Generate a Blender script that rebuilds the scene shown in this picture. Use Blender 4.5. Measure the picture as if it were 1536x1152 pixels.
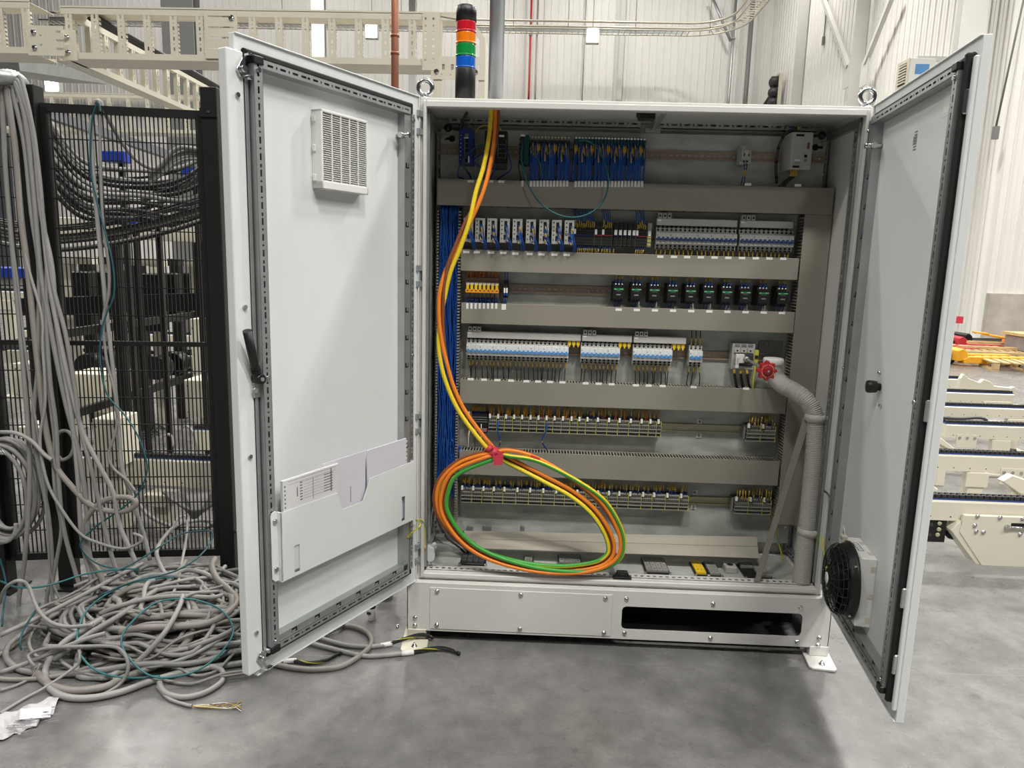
import bpy, bmesh, math, random
from mathutils import Vector, Matrix
random.seed(7)
for o in list(bpy.data.objects): bpy.data.objects.remove(o)
scene = bpy.context.scene
COL = scene.collection
PI = math.pi

# ---------------- camera ----------------
CAM = Vector((0.4411, -2.6771, 1.5076))
PITCH, YAW, ROLL, FPX = -0.1676, 0.0313, 0.0275, 1074.63
_cy, _sy, _cp, _sp, _cr, _sr = math.cos(YAW), math.sin(YAW), math.cos(PITCH), math.sin(PITCH), math.cos(ROLL), math.sin(ROLL)
_right = Vector((_cy, _sy, 0)); FWD = Vector((-_sy*_cp, _cy*_cp, _sp)); _up = _right.cross(FWD)
RIGHT = _right*_cr + _up*_sr; UP = _up*_cr - _right*_sr
cam_data = bpy.data.cameras.new('camera'); cam = bpy.data.objects.new('camera', cam_data); COL.objects.link(cam)
cam_data.sensor_fit = 'HORIZONTAL'; cam_data.sensor_width = 36.0; cam_data.lens = FPX/1536*36
cam_data.clip_start = 0.05; cam_data.clip_end = 200
M4 = Matrix((RIGHT, UP, -FWD)).transposed().to_4x4(); M4.translation = CAM
cam.matrix_world = M4
scene.camera = cam

# ---------------- world, exposure, lamp levels ----------------
world = bpy.data.worlds.new('hall_air'); scene.world = world; world.use_nodes = True
world.node_tree.nodes['Background'].inputs[0].default_value = (0.95, 0.98, 1.0, 1)
world.node_tree.nodes['Background'].inputs[1].default_value = 0.05
LAMP_WATTS = 900
LAMP_SPREAD = 2.7
# unseen hall lamps: x, y, height, share of full power (high far row added to light the back wall)
LAMPS = [(6.0,-4.2,10.5,.45),(2.6,-5.6,10.5,.50),(-1.2,-5.2,10.5,.30),(-5.5,-5.6,10.5,.28),(10.5,-4.0,10.5,.5),(4.8,-9.0,10.5,.30),(-9.0,2.0,10.5,.45),(-3.0,3.6,10.5,.28),(1.8,5.0,10.5,.35),(6.5,4.5,10.5,.7),(12.5,4.0,10.5,.7),  # the foremost lamp is added to lift the left door
         (-9.0,13.0,11.0,.7),(0.0,13.0,11.0,.7),(7.0,12.0,11.0,.6),(14.5,10.5,10.5,.6),(-9.0,21.0,12.0,.7),(0.0,21.0,12.0,.45),(8.0,20.0,12.0,.5),(-17.0,14.0,11.0,.9),(-17.0,23.0,12.0,.9),  # far-left pair added to brighten the dim end of the back wall
         (-19.0,28.0,16.4,.40),(-11.0,28.0,16.4,.42),(-4.0,28.0,16.4,.48),(3.0,28.0,16.4,.55),(8.5,26.0,16.4,.55)]
scene.view_settings.view_transform = 'Standard'; scene.view_settings.look = 'None'
scene.view_settings.gamma = 1; scene.view_settings.use_curve_mapping = False
scene.view_settings.exposure = 0.0

# ---------------- measuring helpers: a pixel of the photo to a point on a real plane ----------------
def _ray(px, py): return RIGHT*((px-768)/FPX) - UP*((py-576)/FPX) + FWD
def aty(px, py, y): d = _ray(px, py); return CAM + d*((y-CAM.y)/d.y)
def atz(px, py, z=0.0): d = _ray(px, py); return CAM + d*((z-CAM.z)/d.z)
def atx(px, py, x): d = _ray(px, py); return CAM + d*((x-CAM.x)/d.x)
def pxx(px, y, py=500): return aty(px, py, y).x

# ---------------- materials ----------------
def s2l(c): return tuple(((v/255)/12.92 if v/255 <= 0.04045 else ((v/255+0.055)/1.055)**2.4) for v in c)
MATS = {}
def mat(name, rgb, rough=0.5, metal=0.0, var=0.0, scale=8.0, bump=0.0, bscale=60.0, stretch=(1,1,1), rgb2=None, spec=0.5, emit=0.0, trans=0.0, coat=0.0):
    m = bpy.data.materials.new(name); m.use_nodes = True
    nt = m.node_tree; b = nt.nodes['Principled BSDF']
    c = s2l(rgb) + (1,)
    b.inputs['Base Color'].default_value = c
    b.inputs['Roughness'].default_value = rough
    b.inputs['Metallic'].default_value = metal
    b.inputs['Specular IOR Level'].default_value = spec
    if coat: b.inputs['Coat Weight'].default_value = coat
    if emit:
        b.inputs['Emission Color'].default_value = c; b.inputs['Emission Strength'].default_value = emit
    if trans: b.inputs['Transmission Weight'].default_value = trans
    if var or bump or rgb2:
        tc = nt.nodes.new('ShaderNodeTexCoord'); mp = nt.nodes.new('ShaderNodeMapping')
        mp.inputs['Scale'].default_value = stretch
        nt.links.new(tc.outputs['Object'], mp.inputs['Vector'])
    if var or rgb2:
        n = nt.nodes.new('ShaderNodeTexNoise'); n.inputs['Scale'].default_value = scale; n.inputs['Detail'].default_value = 5
        nt.links.new(mp.outputs[0], n.inputs['Vector'])
        r = nt.nodes.new('ShaderNodeValToRGB')
        c2 = s2l(rgb2)+(1,) if rgb2 else tuple(max(0, v*(1-var)) for v in c[:3])+(1,)
        c1 = c if rgb2 else tuple(min(1, v*(1+var*0.5)) for v in c[:3])+(1,)
        r.color_ramp.elements[0].position = 0.32; r.color_ramp.elements[1].position = 0.68
        r.color_ramp.elements[0].color = c2; r.color_ramp.elements[1].color = c1
        nt.links.new(n.outputs['Fac'], r.inputs['Fac']); nt.links.new(r.outputs['Color'], b.inputs['Base Color'])
    if bump:
        n2 = nt.nodes.new('ShaderNodeTexNoise'); n2.inputs['Scale'].default_value = bscale; n2.inputs['Detail'].default_value = 3
        nt.links.new(mp.outputs[0], n2.inputs['Vector'])
        bp = nt.nodes.new('ShaderNodeBump'); bp.inputs['Strength'].default_value = bump; bp.inputs['Distance'].default_value = 0.002
        nt.links.new(n2.outputs['Fac'], bp.inputs['Height']); nt.links.new(bp.outputs['Normal'], b.inputs['Normal'])
    MATS[name] = m
    return m
mat('light_grey_paint', (222,225,224), 0.42, var=0.03, scale=3, bump=0.05, bscale=400)
mat('cabinet_paint', (214,213,208), 0.4, var=0.03, scale=3, bump=0.04, bscale=400)
mat('plinth_paint', (216,215,210), 0.4, var=0.04, scale=4)
mat('zinc', (178,182,182), 0.42, metal=0.75, var=0.10, scale=14)
mat('zinc_dark', (150,153,152), 0.45, metal=0.7, var=0.10, scale=14)
mat('galvanised_plate', (192,194,188), 0.48, metal=0.10, rgb2=(160,163,157), scale=9, stretch=(1,1,2.6), bump=0.15, bscale=40)
mat('rail_steel', (176,158,140), 0.4, metal=0.3, rgb2=(146,128,112), scale=6, stretch=(.5,1,6))
mat('rail_yellow', (184,180,150), 0.4, metal=0.3, var=0.12, scale=9)
mat('chrome', (215,217,218), 0.18, metal=1.0)
mat('duct_grey', (140,136,125), 0.48, var=0.03, scale=2)
mat('duct_light', (168,163,150), 0.5, var=0.03, scale=2)
mat('gasket_black', (20,20,20), 0.7)
mat('black_plastic', (24,24,25), 0.4, var=0.08)
mat('black_paint', (21,21,21), 0.45, var=0.15, scale=4)
mat('wire_black', (16,16,17), 0.5)
mat('dark_grey', (58,58,60), 0.5)
mat('mid_grey', (120,120,118), 0.5)
mat('device_grey', (178,178,172), 0.5)
mat('device_grey_dark', (128,128,122), 0.5)
mat('device_white', (226,226,222), 0.45)
mat('label_white', (236,236,232), 0.6)
mat('toggle_blue', (92,150,205), 0.4)
mat('toggle_navy', (34,56,100), 0.4)
mat('wire_blue', (22,78,160), 0.45, var=0.18, scale=30)
mat('wire_navy', (20,52,120), 0.45)
mat('ferrule_yellow', (200,166,60), 0.45, var=0.25, scale=50)
mat('wire_orange', (190,92,40), 0.45)
mat('wire_white', (225,225,220), 0.5)
mat('cable_teal', (42,106,110), 0.4)
mat('cable_teal_dark', (26,78,84), 0.4)
mat('teal_dark', (12,66,74), 0.45)
mat('switch_blue', (28,44,122), 0.35)
mat('cable_orange', (236,134,40), 0.4)
mat('cable_brown', (132,74,44), 0.4)
mat('cable_yellow', (232,204,44), 0.4)
mat('cable_green', (66,158,60), 0.4)
mat('tape_red', (206,62,82), 0.4)
mat('knob_red', (176,34,40), 0.35)
mat('knob_red_deep', (140,24,30), 0.35)
mat('contactor_green', (24,128,72), 0.4)
mat('fuse_orange', (240,158,32), 0.4)
mat('fuse_yellow', (226,190,40), 0.4)
mat('fuse_brown', (110,82,72), 0.5)
mat('yellow_green', (196,196,64), 0.45)
mat('terminal_grey', (150,150,140), 0.5)
mat('terminal_dark', (70,70,66), 0.5)
mat('slot_dark', (14,14,14), 0.8)
mat('entry_yellow', (236,196,30), 0.45)
mat('grommet_grey', (150,148,142), 0.55)
mat('conduit_grey', (190,187,180), 0.45)
mat('paper', (214,213,212), 0.7, var=0.03, scale=12)
mat('paper_lilac', (212,210,218), 0.7)
mat('litter_paper', (182,180,182), 0.7, var=0.06, scale=14)
mat('print_grey', (120,120,124), 0.7)
mat('print_dark', (60,60,64), 0.7)
mat('cable_grey', (132,131,128), 0.5, var=0.08, scale=7)
mat('cable_grey_warm', (134,129,123), 0.5, var=0.08, scale=7)
mat('cable_grey_light', (146,145,142), 0.5, var=0.06, scale=7)
mat('cable_charcoal', (52,51,51), 0.5, var=0.1)
mat('cream_paint', (216,211,193), 0.42, var=0.03, scale=3)
mat('cream_shade', (204,198,180), 0.5, var=0.04, scale=3)
mat('copper', (158,104,82), 0.38, metal=0.5, var=0.18, scale=7, stretch=(1,1,.4))
mat('steel_pipe', (160,163,168), 0.38, metal=0.55, var=0.12, scale=9)
mat('lamp_red', (200,22,40), 0.22, spec=0.6, coat=0.4)
mat('lamp_orange', (244,130,10), 0.22, spec=0.6, coat=0.4)
mat('lamp_green', (12,140,62), 0.22, spec=0.6, coat=0.4)
mat('lamp_blue', (14,92,198), 0.22, spec=0.6, coat=0.4)
mat('jack_orange', (232,110,36), 0.5, var=0.1)
mat('jack_yellow', (226,160,40), 0.5, var=0.1)
mat('jack_red', (172,40,52), 0.5, var=0.1)
mat('wood', (204,178,132), 0.6, rgb2=(176,146,100), scale=5, stretch=(1,8,8))
mat('chain_dark', (62,62,64), 0.45, metal=0.5)
mat('chain_blue', (56,84,150), 0.5)
mat('wall_white', (232,230,224), 0.45, var=0.02, scale=1)
mat('column_grey', (208,207,202), 0.5, var=0.03, scale=2)
mat('red_pipe', (180,40,40), 0.45)
mat('lamp_lens', (255,252,244), 0.3, emit=14.0)
mat('tray_wire', (206,200,184), 0.4, metal=0.3)
mat('wire_yellow_green', (206,200,58), 0.4)
mat('blue_box', (24,58,160), 0.4)
mat('bag_clear', (200,204,204), 0.25, spec=0.6)

# concrete floor: mottled, with a polished sheen that varies
def floor_mat():
    m = bpy.data.materials.new('polished_concrete'); m.use_nodes = True; nt = m.node_tree; b = nt.nodes['Principled BSDF']
    tc = nt.nodes.new('ShaderNodeTexCoord')
    def noise(sc, det, ro=0.6):
        n = nt.nodes.new('ShaderNodeTexNoise'); n.inputs['Scale'].default_value = sc; n.inputs['Detail'].default_value = det; n.inputs['Roughness'].default_value = ro
        nt.links.new(tc.outputs['Object'], n.inputs['Vector']); return n
    def ramp(src, p0, c0, p1, c1):
        r = nt.nodes.new('ShaderNodeValToRGB'); r.color_ramp.elements[0].position = p0; r.color_ramp.elements[1].position = p1
        r.color_ramp.elements[0].color = c0; r.color_ramp.elements[1].color = c1; nt.links.new(src, r.inputs['Fac']); return r
    def mix(kind, fac, a, bb):
        x = nt.nodes.new('ShaderNodeMixRGB'); x.blend_type = kind; x.inputs[0].default_value = fac
        nt.links.new(a, x.inputs[1]); nt.links.new(bb, x.inputs[2]); return x
    g = lambda v: s2l((v, v-1, v-3))+(1,)
    big = ramp(noise(1.4, 6).outputs['Fac'], 0.3, g(102), 0.72, g(136))
    mid = ramp(noise(9, 8, 0.7).outputs['Fac'], 0.34, (0.70,)*3+(1,), 0.66, (1.10,)*3+(1,))
    fine = ramp(noise(70, 4, 0.7).outputs['Fac'], 0.3, (0.88,)*3+(1,), 0.7, (1.05,)*3+(1,))
    vor = nt.nodes.new('ShaderNodeTexVoronoi'); vor.inputs['Scale'].default_value = 3.1; nt.links.new(tc.outputs['Object'], vor.inputs['Vector'])
    spots = ramp(vor.outputs['Distance'], 0.05, (0.66,)*3+(1,), 0.085, (1,1,1,1))
    x = mix('MULTIPLY', 1, big.outputs[0], mid.outputs[0]); x = mix('MULTIPLY', 1, x.outputs[0], fine.outputs[0]); x = mix('MULTIPLY', 0.75, x.outputs[0], spots.outputs[0])
    nt.links.new(x.outputs[0], b.inputs['Base Color'])
    rr = nt.nodes.new('ShaderNodeMapRange'); rr.inputs['To Min'].default_value = 0.15; rr.inputs['To Max'].default_value = 0.42
    nt.links.new(noise(5, 6).outputs['Fac'], rr.inputs['Value']); nt.links.new(rr.outputs[0], b.inputs['Roughness'])
    bp = nt.nodes.new('ShaderNodeBump'); bp.inputs['Strength'].default_value = 0.05; bp.inputs['Distance'].default_value = 0.004
    nt.links.new(noise(40, 5).outputs['Fac'], bp.inputs['Height']); nt.links.new(bp.outputs[0], b.inputs['Normal'])
    b.inputs['Specular IOR Level'].default_value = 0.5
    MATS['polished_concrete'] = m
floor_mat()
mat('concrete_wall', (196,188,176), 0.8, rgb2=(172,164,152), scale=3, bump=0.2, bscale=30)

# ---------------- mesh builder ----------------
def catmull(pts, n=6, closed=False):
    P = [Vector(p) for p in pts]
    if len(P) < 3: return P
    out = []
    L = len(P)
    rng = range(L if closed else L-1)
    for i in rng:
        if closed: p0,p1,p2,p3 = P[i-1],P[i],P[(i+1)%L],P[(i+2)%L]
        else:
            p1,p2 = P[i],P[i+1]; p0 = P[i-1] if i>0 else p1*2-p2; p3 = P[i+2] if i+2<L else p2*2-p1
        for k in range(n):
            t = k/n
            out.append(0.5*((2*p1)+(p2-p0)*t+(2*p0-5*p1+4*p2-p3)*t*t+(3*p1-p0-3*p2+p3)*t**3))
    if not closed: out.append(P[-1])
    return out
class MB:
    def __init__(s): s.v=[]; s.f=[]; s.m=[]; s.s=[]
    def quad(s, idx, m=0, sm=False): s.f.append(tuple(idx)); s.m.append(m); s.s.append(sm)
    def box(s, x0,x1,y0,y1,z0,z1, m=0, T=None):
        b=len(s.v)
        c=[(x0,y0,z0),(x1,y0,z0),(x1,y1,z0),(x0,y1,z0),(x0,y0,z1),(x1,y0,z1),(x1,y1,z1),(x0,y1,z1)]
        s.v += [tuple(T@Vector(p)) for p in c] if T is not None else c
        for f in ((3,2,1,0),(4,5,6,7),(0,1,5,4),(1,2,6,5),(2,3,7,6),(3,0,4,7)): s.quad([b+i for i in f], m)
        return s
    def bar(s, p0, p1, w, h, m=0, up=(0,0,1)):
        p0=Vector(p0); p1=Vector(p1); d=p1-p0; L=d.length; d.normalize(); u=Vector(up)
        if abs(d.dot(u))>0.98: u=Vector((1,0,0))
        a=d.cross(u).normalized(); c=a.cross(d)
        T=Matrix((d,a,c)).transposed().to_4x4(); T.translation=p0
        return s.box(0,L,-w/2,w/2,-h/2,h/2,m,T)
    def cyl(s, p0, p1, r0, r1=None, n=12, m=0, caps=True, sm=True):
        r1=r0 if r1 is None else r1
        p0=Vector(p0); p1=Vector(p1); d=(p1-p0).normalized(); u=Vector((0,0,1)) if abs(d.z)<0.95 else Vector((1,0,0))
        a=d.cross(u).normalized(); c=a.cross(d); b=len(s.v)
        for p,r in ((p0,r0),(p1,r1)):
            for i in range(n):
                t=2*PI*i/n; s.v.append(tuple(p+a*(r*math.cos(t))+c*(r*math.sin(t))))
        for i in range(n):
            j=(i+1)%n; s.quad((b+i,b+j,b+n+j,b+n+i),m,sm)
        if caps:
            s.quad([b+i for i in reversed(range(n))],m); s.quad([b+n+i for i in range(n)],m)
        return s
    def lathe(s, prof, origin, axis=(0,0,1), n=20, m=0, sm=True):
        # prof: list of (r, h)
        o=Vector(origin); d=Vector(axis).normalized(); u=Vector((0,0,1)) if abs(d.z)<0.95 else Vector((1,0,0))
        a=d.cross(u).normalized(); c=a.cross(d); b=len(s.v)
        for r,h in prof:
            for i in range(n):
                t=2*PI*i/n; s.v.append(tuple(o+d*h+a*(r*math.cos(t))+c*(r*math.sin(t))))
        for k in range(len(prof)-1):
            for i in range(n):
                j=(i+1)%n; s.quad((b+k*n+i,b+k*n+j,b+(k+1)*n+j,b+(k+1)*n+i),m,sm)
        s.quad([b+i for i in reversed(range(n))],m); e=b+(len(prof)-1)*n; s.quad([e+i for i in range(n)],m)
        return s
    def tube(s, path, r, n=6, m=0, caps=True, mfun=None, closed=False):
        P=[Vector(p) for p in path]; L=len(P); b=len(s.v)
        rad=(lambda i: r[i]) if isinstance(r,(list,tuple)) else (lambda i: r)
        t=(P[1]-P[0]).normalized(); u=Vector((0,0,1)) if abs(t.z)<0.9 else Vector((0,1,0))
        a=(u-t*u.dot(t)).normalized()
        for i in range(L):
            if closed: t=(P[(i+1)%L]-P[i-1])
            else: t=(P[min(i+1,L-1)]-P[max(i-1,0)])
            if t.length<1e-9: t=Vector((0,0,1))
            t.normalize(); a=a-t*a.dot(t)
            if a.length<1e-6: a=t.orthogonal()
            a.normalize(); c=t.cross(a)
            for k in range(n):
                th=2*PI*k/n; s.v.append(tuple(P[i]+a*(rad(i)*math.cos(th))+c*(rad(i)*math.sin(th))))
        for i in range(L if closed else L-1):
            i2=(i+1)%L
            for k in range(n):
                j=(k+1)%n; s.quad((b+i*n+k,b+i*n+j,b+i2*n+j,b+i2*n+k), mfun(i,k) if mfun else m, True)
        if caps and not closed:
            s.quad([b+k for k in reversed(range(n))],m if not mfun else mfun(0,0)); e=b+(L-1)*n; s.quad([e+k for k in range(n)],m if not mfun else mfun(L-2,0))
        return s
    def prism(s, poly, y0, y1, m=0, axis='y', T=None):
        # poly in (x,z) extruded along y (axis 'y'), or (y,z) along x ('x'), or (x,y) along z ('z')
        mk3={'y':lambda a,b_,t:(a,t,b_),'x':lambda a,b_,t:(t,a,b_),'z':lambda a,b_,t:(a,b_,t)}[axis]
        b=len(s.v); n=len(poly)
        for t in (y0,y1):
            for p in poly:
                q=mk3(p[0],p[1],t); s.v.append(tuple(T@Vector(q)) if T is not None else q)
        s.quad([b+i for i in range(n)],m); s.quad([b+n+i for i in reversed(range(n))],m)
        for i in range(n):
            j=(i+1)%n; s.quad((b+j,b+i,b+n+i,b+n+j),m)
        return s
    def holed(s, x0,x1,z0,z1, y0,y1, holes, m=0, T=None):
        # rectangular plate in x/z with rectangular holes (hx0,hx1,hz0,hz1)
        xs=sorted(set([x0,x1]+[v for h in holes for v in h[:2]])); zs=sorted(set([z0,z1]+[v for h in holes for v in h[2:]]))
        for i in range(len(xs)-1):
            run=None
            for k in range(len(zs)-1):
                cx=(xs[i]+xs[i+1])/2; cz=(zs[k]+zs[k+1])/2
                hole=any(h[0]<cx<h[1] and h[2]<cz<h[3] for h in holes)
                if not hole and run is None: run=zs[k]
                if hole and run is not None: s.box(xs[i],xs[i+1],y0,y1,run,zs[k],m,T); run=None
            if run is not None: s.box(xs[i],xs[i+1],y0,y1,run,zs[-1],m,T)
        return s
    def sphere(s, c, r, n=10, k=6, m=0, squash=(1,1,1)):
        c=Vector(c); b=len(s.v)
        for i in range(k+1):
            ph=PI*i/k
            for j in range(n):
                th=2*PI*j/n; s.v.append((c.x+squash[0]*r*math.sin(ph)*math.cos(th), c.y+squash[1]*r*math.sin(ph)*math.sin(th), c.z+squash[2]*r*math.cos(ph)))
        for i in range(k):
            for j in range(n):
                l=(j+1)%n; s.quad((b+i*n+j,b+(i+1)*n+j,b+(i+1)*n+l,b+i*n+l),m,True)
        return s
    def mesh(s, name, mats, off=None):
        me=bpy.data.meshes.new(name)
        v=s.v if off is None else [(p[0]-off[0],p[1]-off[1],p[2]-off[2]) for p in s.v]
        me.from_pydata(v,[],s.f)
        for mm in (mats if isinstance(mats,(list,tuple)) else [mats]): me.materials.append(MATS[mm])
        me.polygons.foreach_set('material_index', s.m); me.polygons.foreach_set('use_smooth', s.s)
        bm=bmesh.new(); bm.from_mesh(me); bmesh.ops.recalc_face_normals(bm, faces=bm.faces); bm.to_mesh(me); bm.free()
        me.update(); return me
OFF={}
def tag(o, label=None, cat=None, group=None, kind=None):
    if label: o['label']=label
    if cat: o['category']=cat
    if group: o['group']=group
    if kind: o['kind']=kind
    return o
def thing(name, label, cat, loc=(0,0,0), group=None, rz=0.0, kind=None):
    o=bpy.data.objects.new(name,None); COL.objects.link(o); o.location=loc; o.rotation_euler=(0,0,rz); o.empty_display_size=0.05
    OFF[o.name]=Vector(loc)
    return tag(o,label,cat,group,kind)
def part(name, mb, mats, parent=None, world=True, bevel=0.0, label=None, seg=1, kind=None):
    """a mesh object; under a parent its vertices are given in world axes (world=True) or already local"""
    off=None
    if parent is not None and world: off=OFF[parent.name]
    me=mb.mesh(name,mats,off) if isinstance(mb,MB) else mb
    o=bpy.data.objects.new(name,me); COL.objects.link(o)
    if parent is not None:
        o.parent=parent; OFF[o.name]=OFF.get(parent.name,Vector((0,0,0)))
    if bevel:
        bv=o.modifiers.new('edge','BEVEL'); bv.width=bevel; bv.segments=seg; bv.limit_method='ANGLE'; bv.angle_limit=math.radians(40)
    if label: o['label']=label
    if kind: o['kind']=kind
    return o
def solo(name, mb, mats, label, cat, group=None, loc=None, bevel=0.0, kind=None, seg=1):
    """a thing that is a single mesh; origin at loc (world vertices)"""
    off=Vector(loc) if loc is not None else None
    me=mb.mesh(name,mats,off); o=bpy.data.objects.new(name,me); COL.objects.link(o)
    if off is not None: o.location=off
    OFF[o.name]=off or Vector((0,0,0))
    if bevel:
        bv=o.modifiers.new('edge','BEVEL'); bv.width=bevel; bv.segments=seg; bv.limit_method='ANGLE'; bv.angle_limit=math.radians(40)
    return tag(o,label,cat,group,kind)
def struct(name, mb, mats, label=None, loc=None):
    o=solo(name,mb,mats,label,None,loc=loc); o['kind']='structure'; return o
def dup(root, loc=None, label=None, rz=None):
    r=root.copy(); COL.objects.link(r)
    if loc is not None: r.location=loc
    if rz is not None: r.rotation_euler=(0,0,rz)
    if label: r['label']=label
    OFF[r.name]=Vector(r.location)
    for ch in root.children:
        c=ch.copy(); COL.objects.link(c); c.parent=r
        for g in ch.children:
            d=g.copy(); COL.objects.link(d); d.parent=c
    return r
ORD=['first','second','third','fourth','fifth','sixth','seventh','eighth','ninth','tenth','eleventh','twelfth','thirteenth','fourteenth','fifteenth','sixteenth','seventeenth','eighteenth','nineteenth','twentieth','twenty-first','twenty-second','twenty-third','twenty-fourth','twenty-fifth','twenty-sixth','twenty-seventh','twenty-eighth','twenty-ninth','thirtieth']
def slotted(mb, u0,u1, c, w, face, depth, pattern, place, m=0, slotw=0.4):
    """a channel rail: a front skin with real slots plus side walls. place(u, v, n) -> point. u runs along, v across (c centre, w width), n out (0..face)"""
    def blk(ua,ub,va,vb,na,nb):
        b=len(mb.v)
        for n_ in (na,nb):
            for (uu,vv) in ((ua,va),(ub,va),(ub,vb),(ua,vb)): mb.v.append(tuple(place(uu,vv,n_)))
        for f in ((3,2,1,0),(4,5,6,7),(0,1,5,4),(1,2,6,5),(2,3,7,6),(3,0,4,7)): mb.quad([b+i for i in f],m)
    t=0.0015; h=w*slotw/2
    blk(u0,u1,c-w/2,c-w/2+t,0,face); blk(u0,u1,c+w/2-t,c+w/2,0,face)
    blk(u0,u1,c-w/2,c-h,face-t,face); blk(u0,u1,c+h,c+w/2,face-t,face)
    u=u0; i=0
    while u<u1:
        solid,gap=pattern[i%len(pattern)]; i+=1
        blk(u,min(u+solid,u1),c-h,c+h,face-t,face); u+=solid+gap
    return mb

# =====================================================================
# THE SETTING
# =====================================================================
YB, XS, YR = 33.5, 11.2, 15.0        # back wall, side wall, nearer wall on the right
fl = struct('floor', MB().box(-26,26,-12,34,-0.2,0), 'polished_concrete', 'polished grey concrete floor with mottled stains')
mb = MB()
pa, pb = atz(640,988), atz(1190,1004)
d = (pb-pa).normalized()
mb.bar(pa-d*2.5+Vector((0,0,-.0008)), pb+d*5+Vector((0,0,-.0008)), 0.004, 0.002)
part('floor_joint', mb, 'mid_grey', fl, label='thin saw-cut joint in the concrete')
RIBP = 1/3
def panel_mesh(name, h):
    m = MB(); m.box(-.5,.5,0,.02,0,h)
    for k in (-1,0,1):
        c = k*RIBP
        m.prism([(c-.035,0),(c-.018,-.03),(c+.018,-.03),(c+.035,0)],0,h,axis='z')
        m.prism([(c+RIBP/2-.012,0),(c+RIBP/2-.006,-.008),(c+RIBP/2+.006,-.008),(c+RIBP/2+.012,0)],0,h,axis='z')
    return m.mesh(name,'wall_white')
pm_full = panel_mesh('wall_panel', 17.0); pm_up = panel_mesh('wall_panel_upper', 15.9)
wb = struct('wall_back', MB().box(-26,XS+.3,YB+.02,YB+.3,0,17), 'wall_white', 'far white ribbed metal wall behind the machinery')
for k in range(37):
    o = part('wall_panel', pm_full, None, wb); o.location = (XS-.5-k, YB, 0)
ws = struct('wall_side', MB().box(XS+.02,XS+.3,YR+.3,YB+.02,0,17), 'wall_white', 'white ribbed metal side wall receding to the far corner')
for k in range(18):
    o = part('wall_panel', pm_full, None, ws); o.location = (XS, YB-.5-k, 0); o.rotation_euler = (0,0,-PI/2)
wr = struct('wall_right', MB().box(XS+.02,26,YR+.02,YR+.3,0,17), 'wall_white', 'white ribbed metal wall above a concrete base')
for k in range(12):
    o = part('wall_panel', pm_up, None, wr); o.location = (XS+.5+k, YR, 1.1)
wd = struct('baseboard_right', MB().box(XS,26,YR-.12,YR+.02,0,1.1), 'concrete_wall', 'bare concrete wall base behind the pallets')

# =====================================================================
# THE CABINET
# =====================================================================
W, ZT, ZB, DEP = 1.6, 2.083, 0.25, 0.40
cab = thing('electrical_cabinet', 'large light grey electrical cabinet with both doors swung open', 'cabinet', (0.8,0.2,ZB))
cb = 'cabinet_paint'
part('side_wall', MB().box(0,.004,.012,DEP,ZB,ZT), cb, cab)
part('side_wall', MB().box(W-.004,W,.012,DEP,ZB,ZT), cb, cab)
part('roof', MB().box(0,W,.012,DEP,ZT-.004,ZT), cb, cab)
part('back_wall', MB().box(.004,W-.004,DEP-.004,DEP,ZB,ZT-.004), cb, cab)
part('base_frame', MB().box(.004,W-.004,.03,DEP-.004,ZB,ZB+.012), cb, cab)
m = MB()
# rain channel: recessed outer ring, raised inner ring
for a,b_,y0,y1 in ((0,.012,.010,.03),(.012,.024,-.002,.03)):
    m.box(a,b_,y0,y1,ZB+a,ZT-a); m.box(W-b_,W-a,y0,y1,ZB+a,ZT-a)
    m.box(b_,W-b_,y0,y1,ZT-b_-(.010 if a else 0),ZT-a); m.box(b_,W-b_,y0,y1,ZB+a,ZB+b_+(.006 if a else 0))
part('front_frame', m, cb, cab, bevel=.0025)
m = MB()
slotted(m, .03,W-.03, .046, .040, .008, 0, [(.012,.013)], lambda u,v,n: (u,v,ZB+.026+n), slotw=.3)
part('sill_rail', m, cb, cab, label='perforated lip along the cabinet sill')
part('gland_plate', MB().box(.04,W-.04,.07,DEP-.06,ZB+.010,ZB+.022), 'galvanised_plate', cab, label='zinc cable entry plate in the cabinet floor')
part('mounting_plate', MB().box(.032,1.572,.340,.343,.33,2.033), 'galvanised_plate', cab, label='galvanised mounting plate')
# slotted frame profiles inside
PAT = [(.012,.022),(.012,.006)]
for x,sg in ((.012,1),(W-.012,-1)):
    m = MB(); slotted(m, ZB+.04,ZT-.05, .05,.030,.022,0,PAT, lambda u,v,n: (x+sg*n,v,u), slotw=.26); part('frame_profile', m, 'zinc', cab)
    m = MB(); slotted(m, ZB+.04,ZT-.05, x+sg*.012,.026,.022,0,PAT, lambda u,v,n: (v,.37-n,u), slotw=.26); part('frame_profile', m, 'zinc_dark', cab)
    m = MB(); slotted(m, .05,.36, ZT-.045,.030,.02,0,[(.010,.007)], lambda u,v,n: (x+sg*(n-.008),u,v), slotw=.55); part('frame_profile', m, 'zinc', cab)
    m = MB(); slotted(m, .05,.36, ZB+.045,.030,.02,0,[(.012,.014)], lambda u,v,n: (x+sg*(n-.008),u,v), slotw=.4); part('frame_profile', m, 'zinc', cab)
zc = (aty(720,177,.36).z+aty(720,185,.36).z)/2
for (u0,u1) in ((.06,.835),(.895,W-.06)):
    m = MB(); slotted(m, u0,u1, zc,.028,.022,0,PAT, lambda u,v,n: (u,.382-n,v), slotw=.28); part('frame_profile', m, 'zinc', cab)
    m = MB(); slotted(m, u0,u1, zc-.036,.020,.022,0,PAT, lambda u,v,n: (u,.392-n,v), slotw=.3); part('frame_profile', m, 'zinc_dark', cab)
m = MB(); p0 = aty(996,171,.03); p1 = aty(979,195,.33)
m.bar(p0,p1,.018,.006); m.cyl(p0+Vector((0,-.004,0)),p0+Vector((0,.004,0)),.008); m.box(p1.x-.03,p1.x+.03,.325,.338,p1.z-.012,p1.z+.006)
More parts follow.
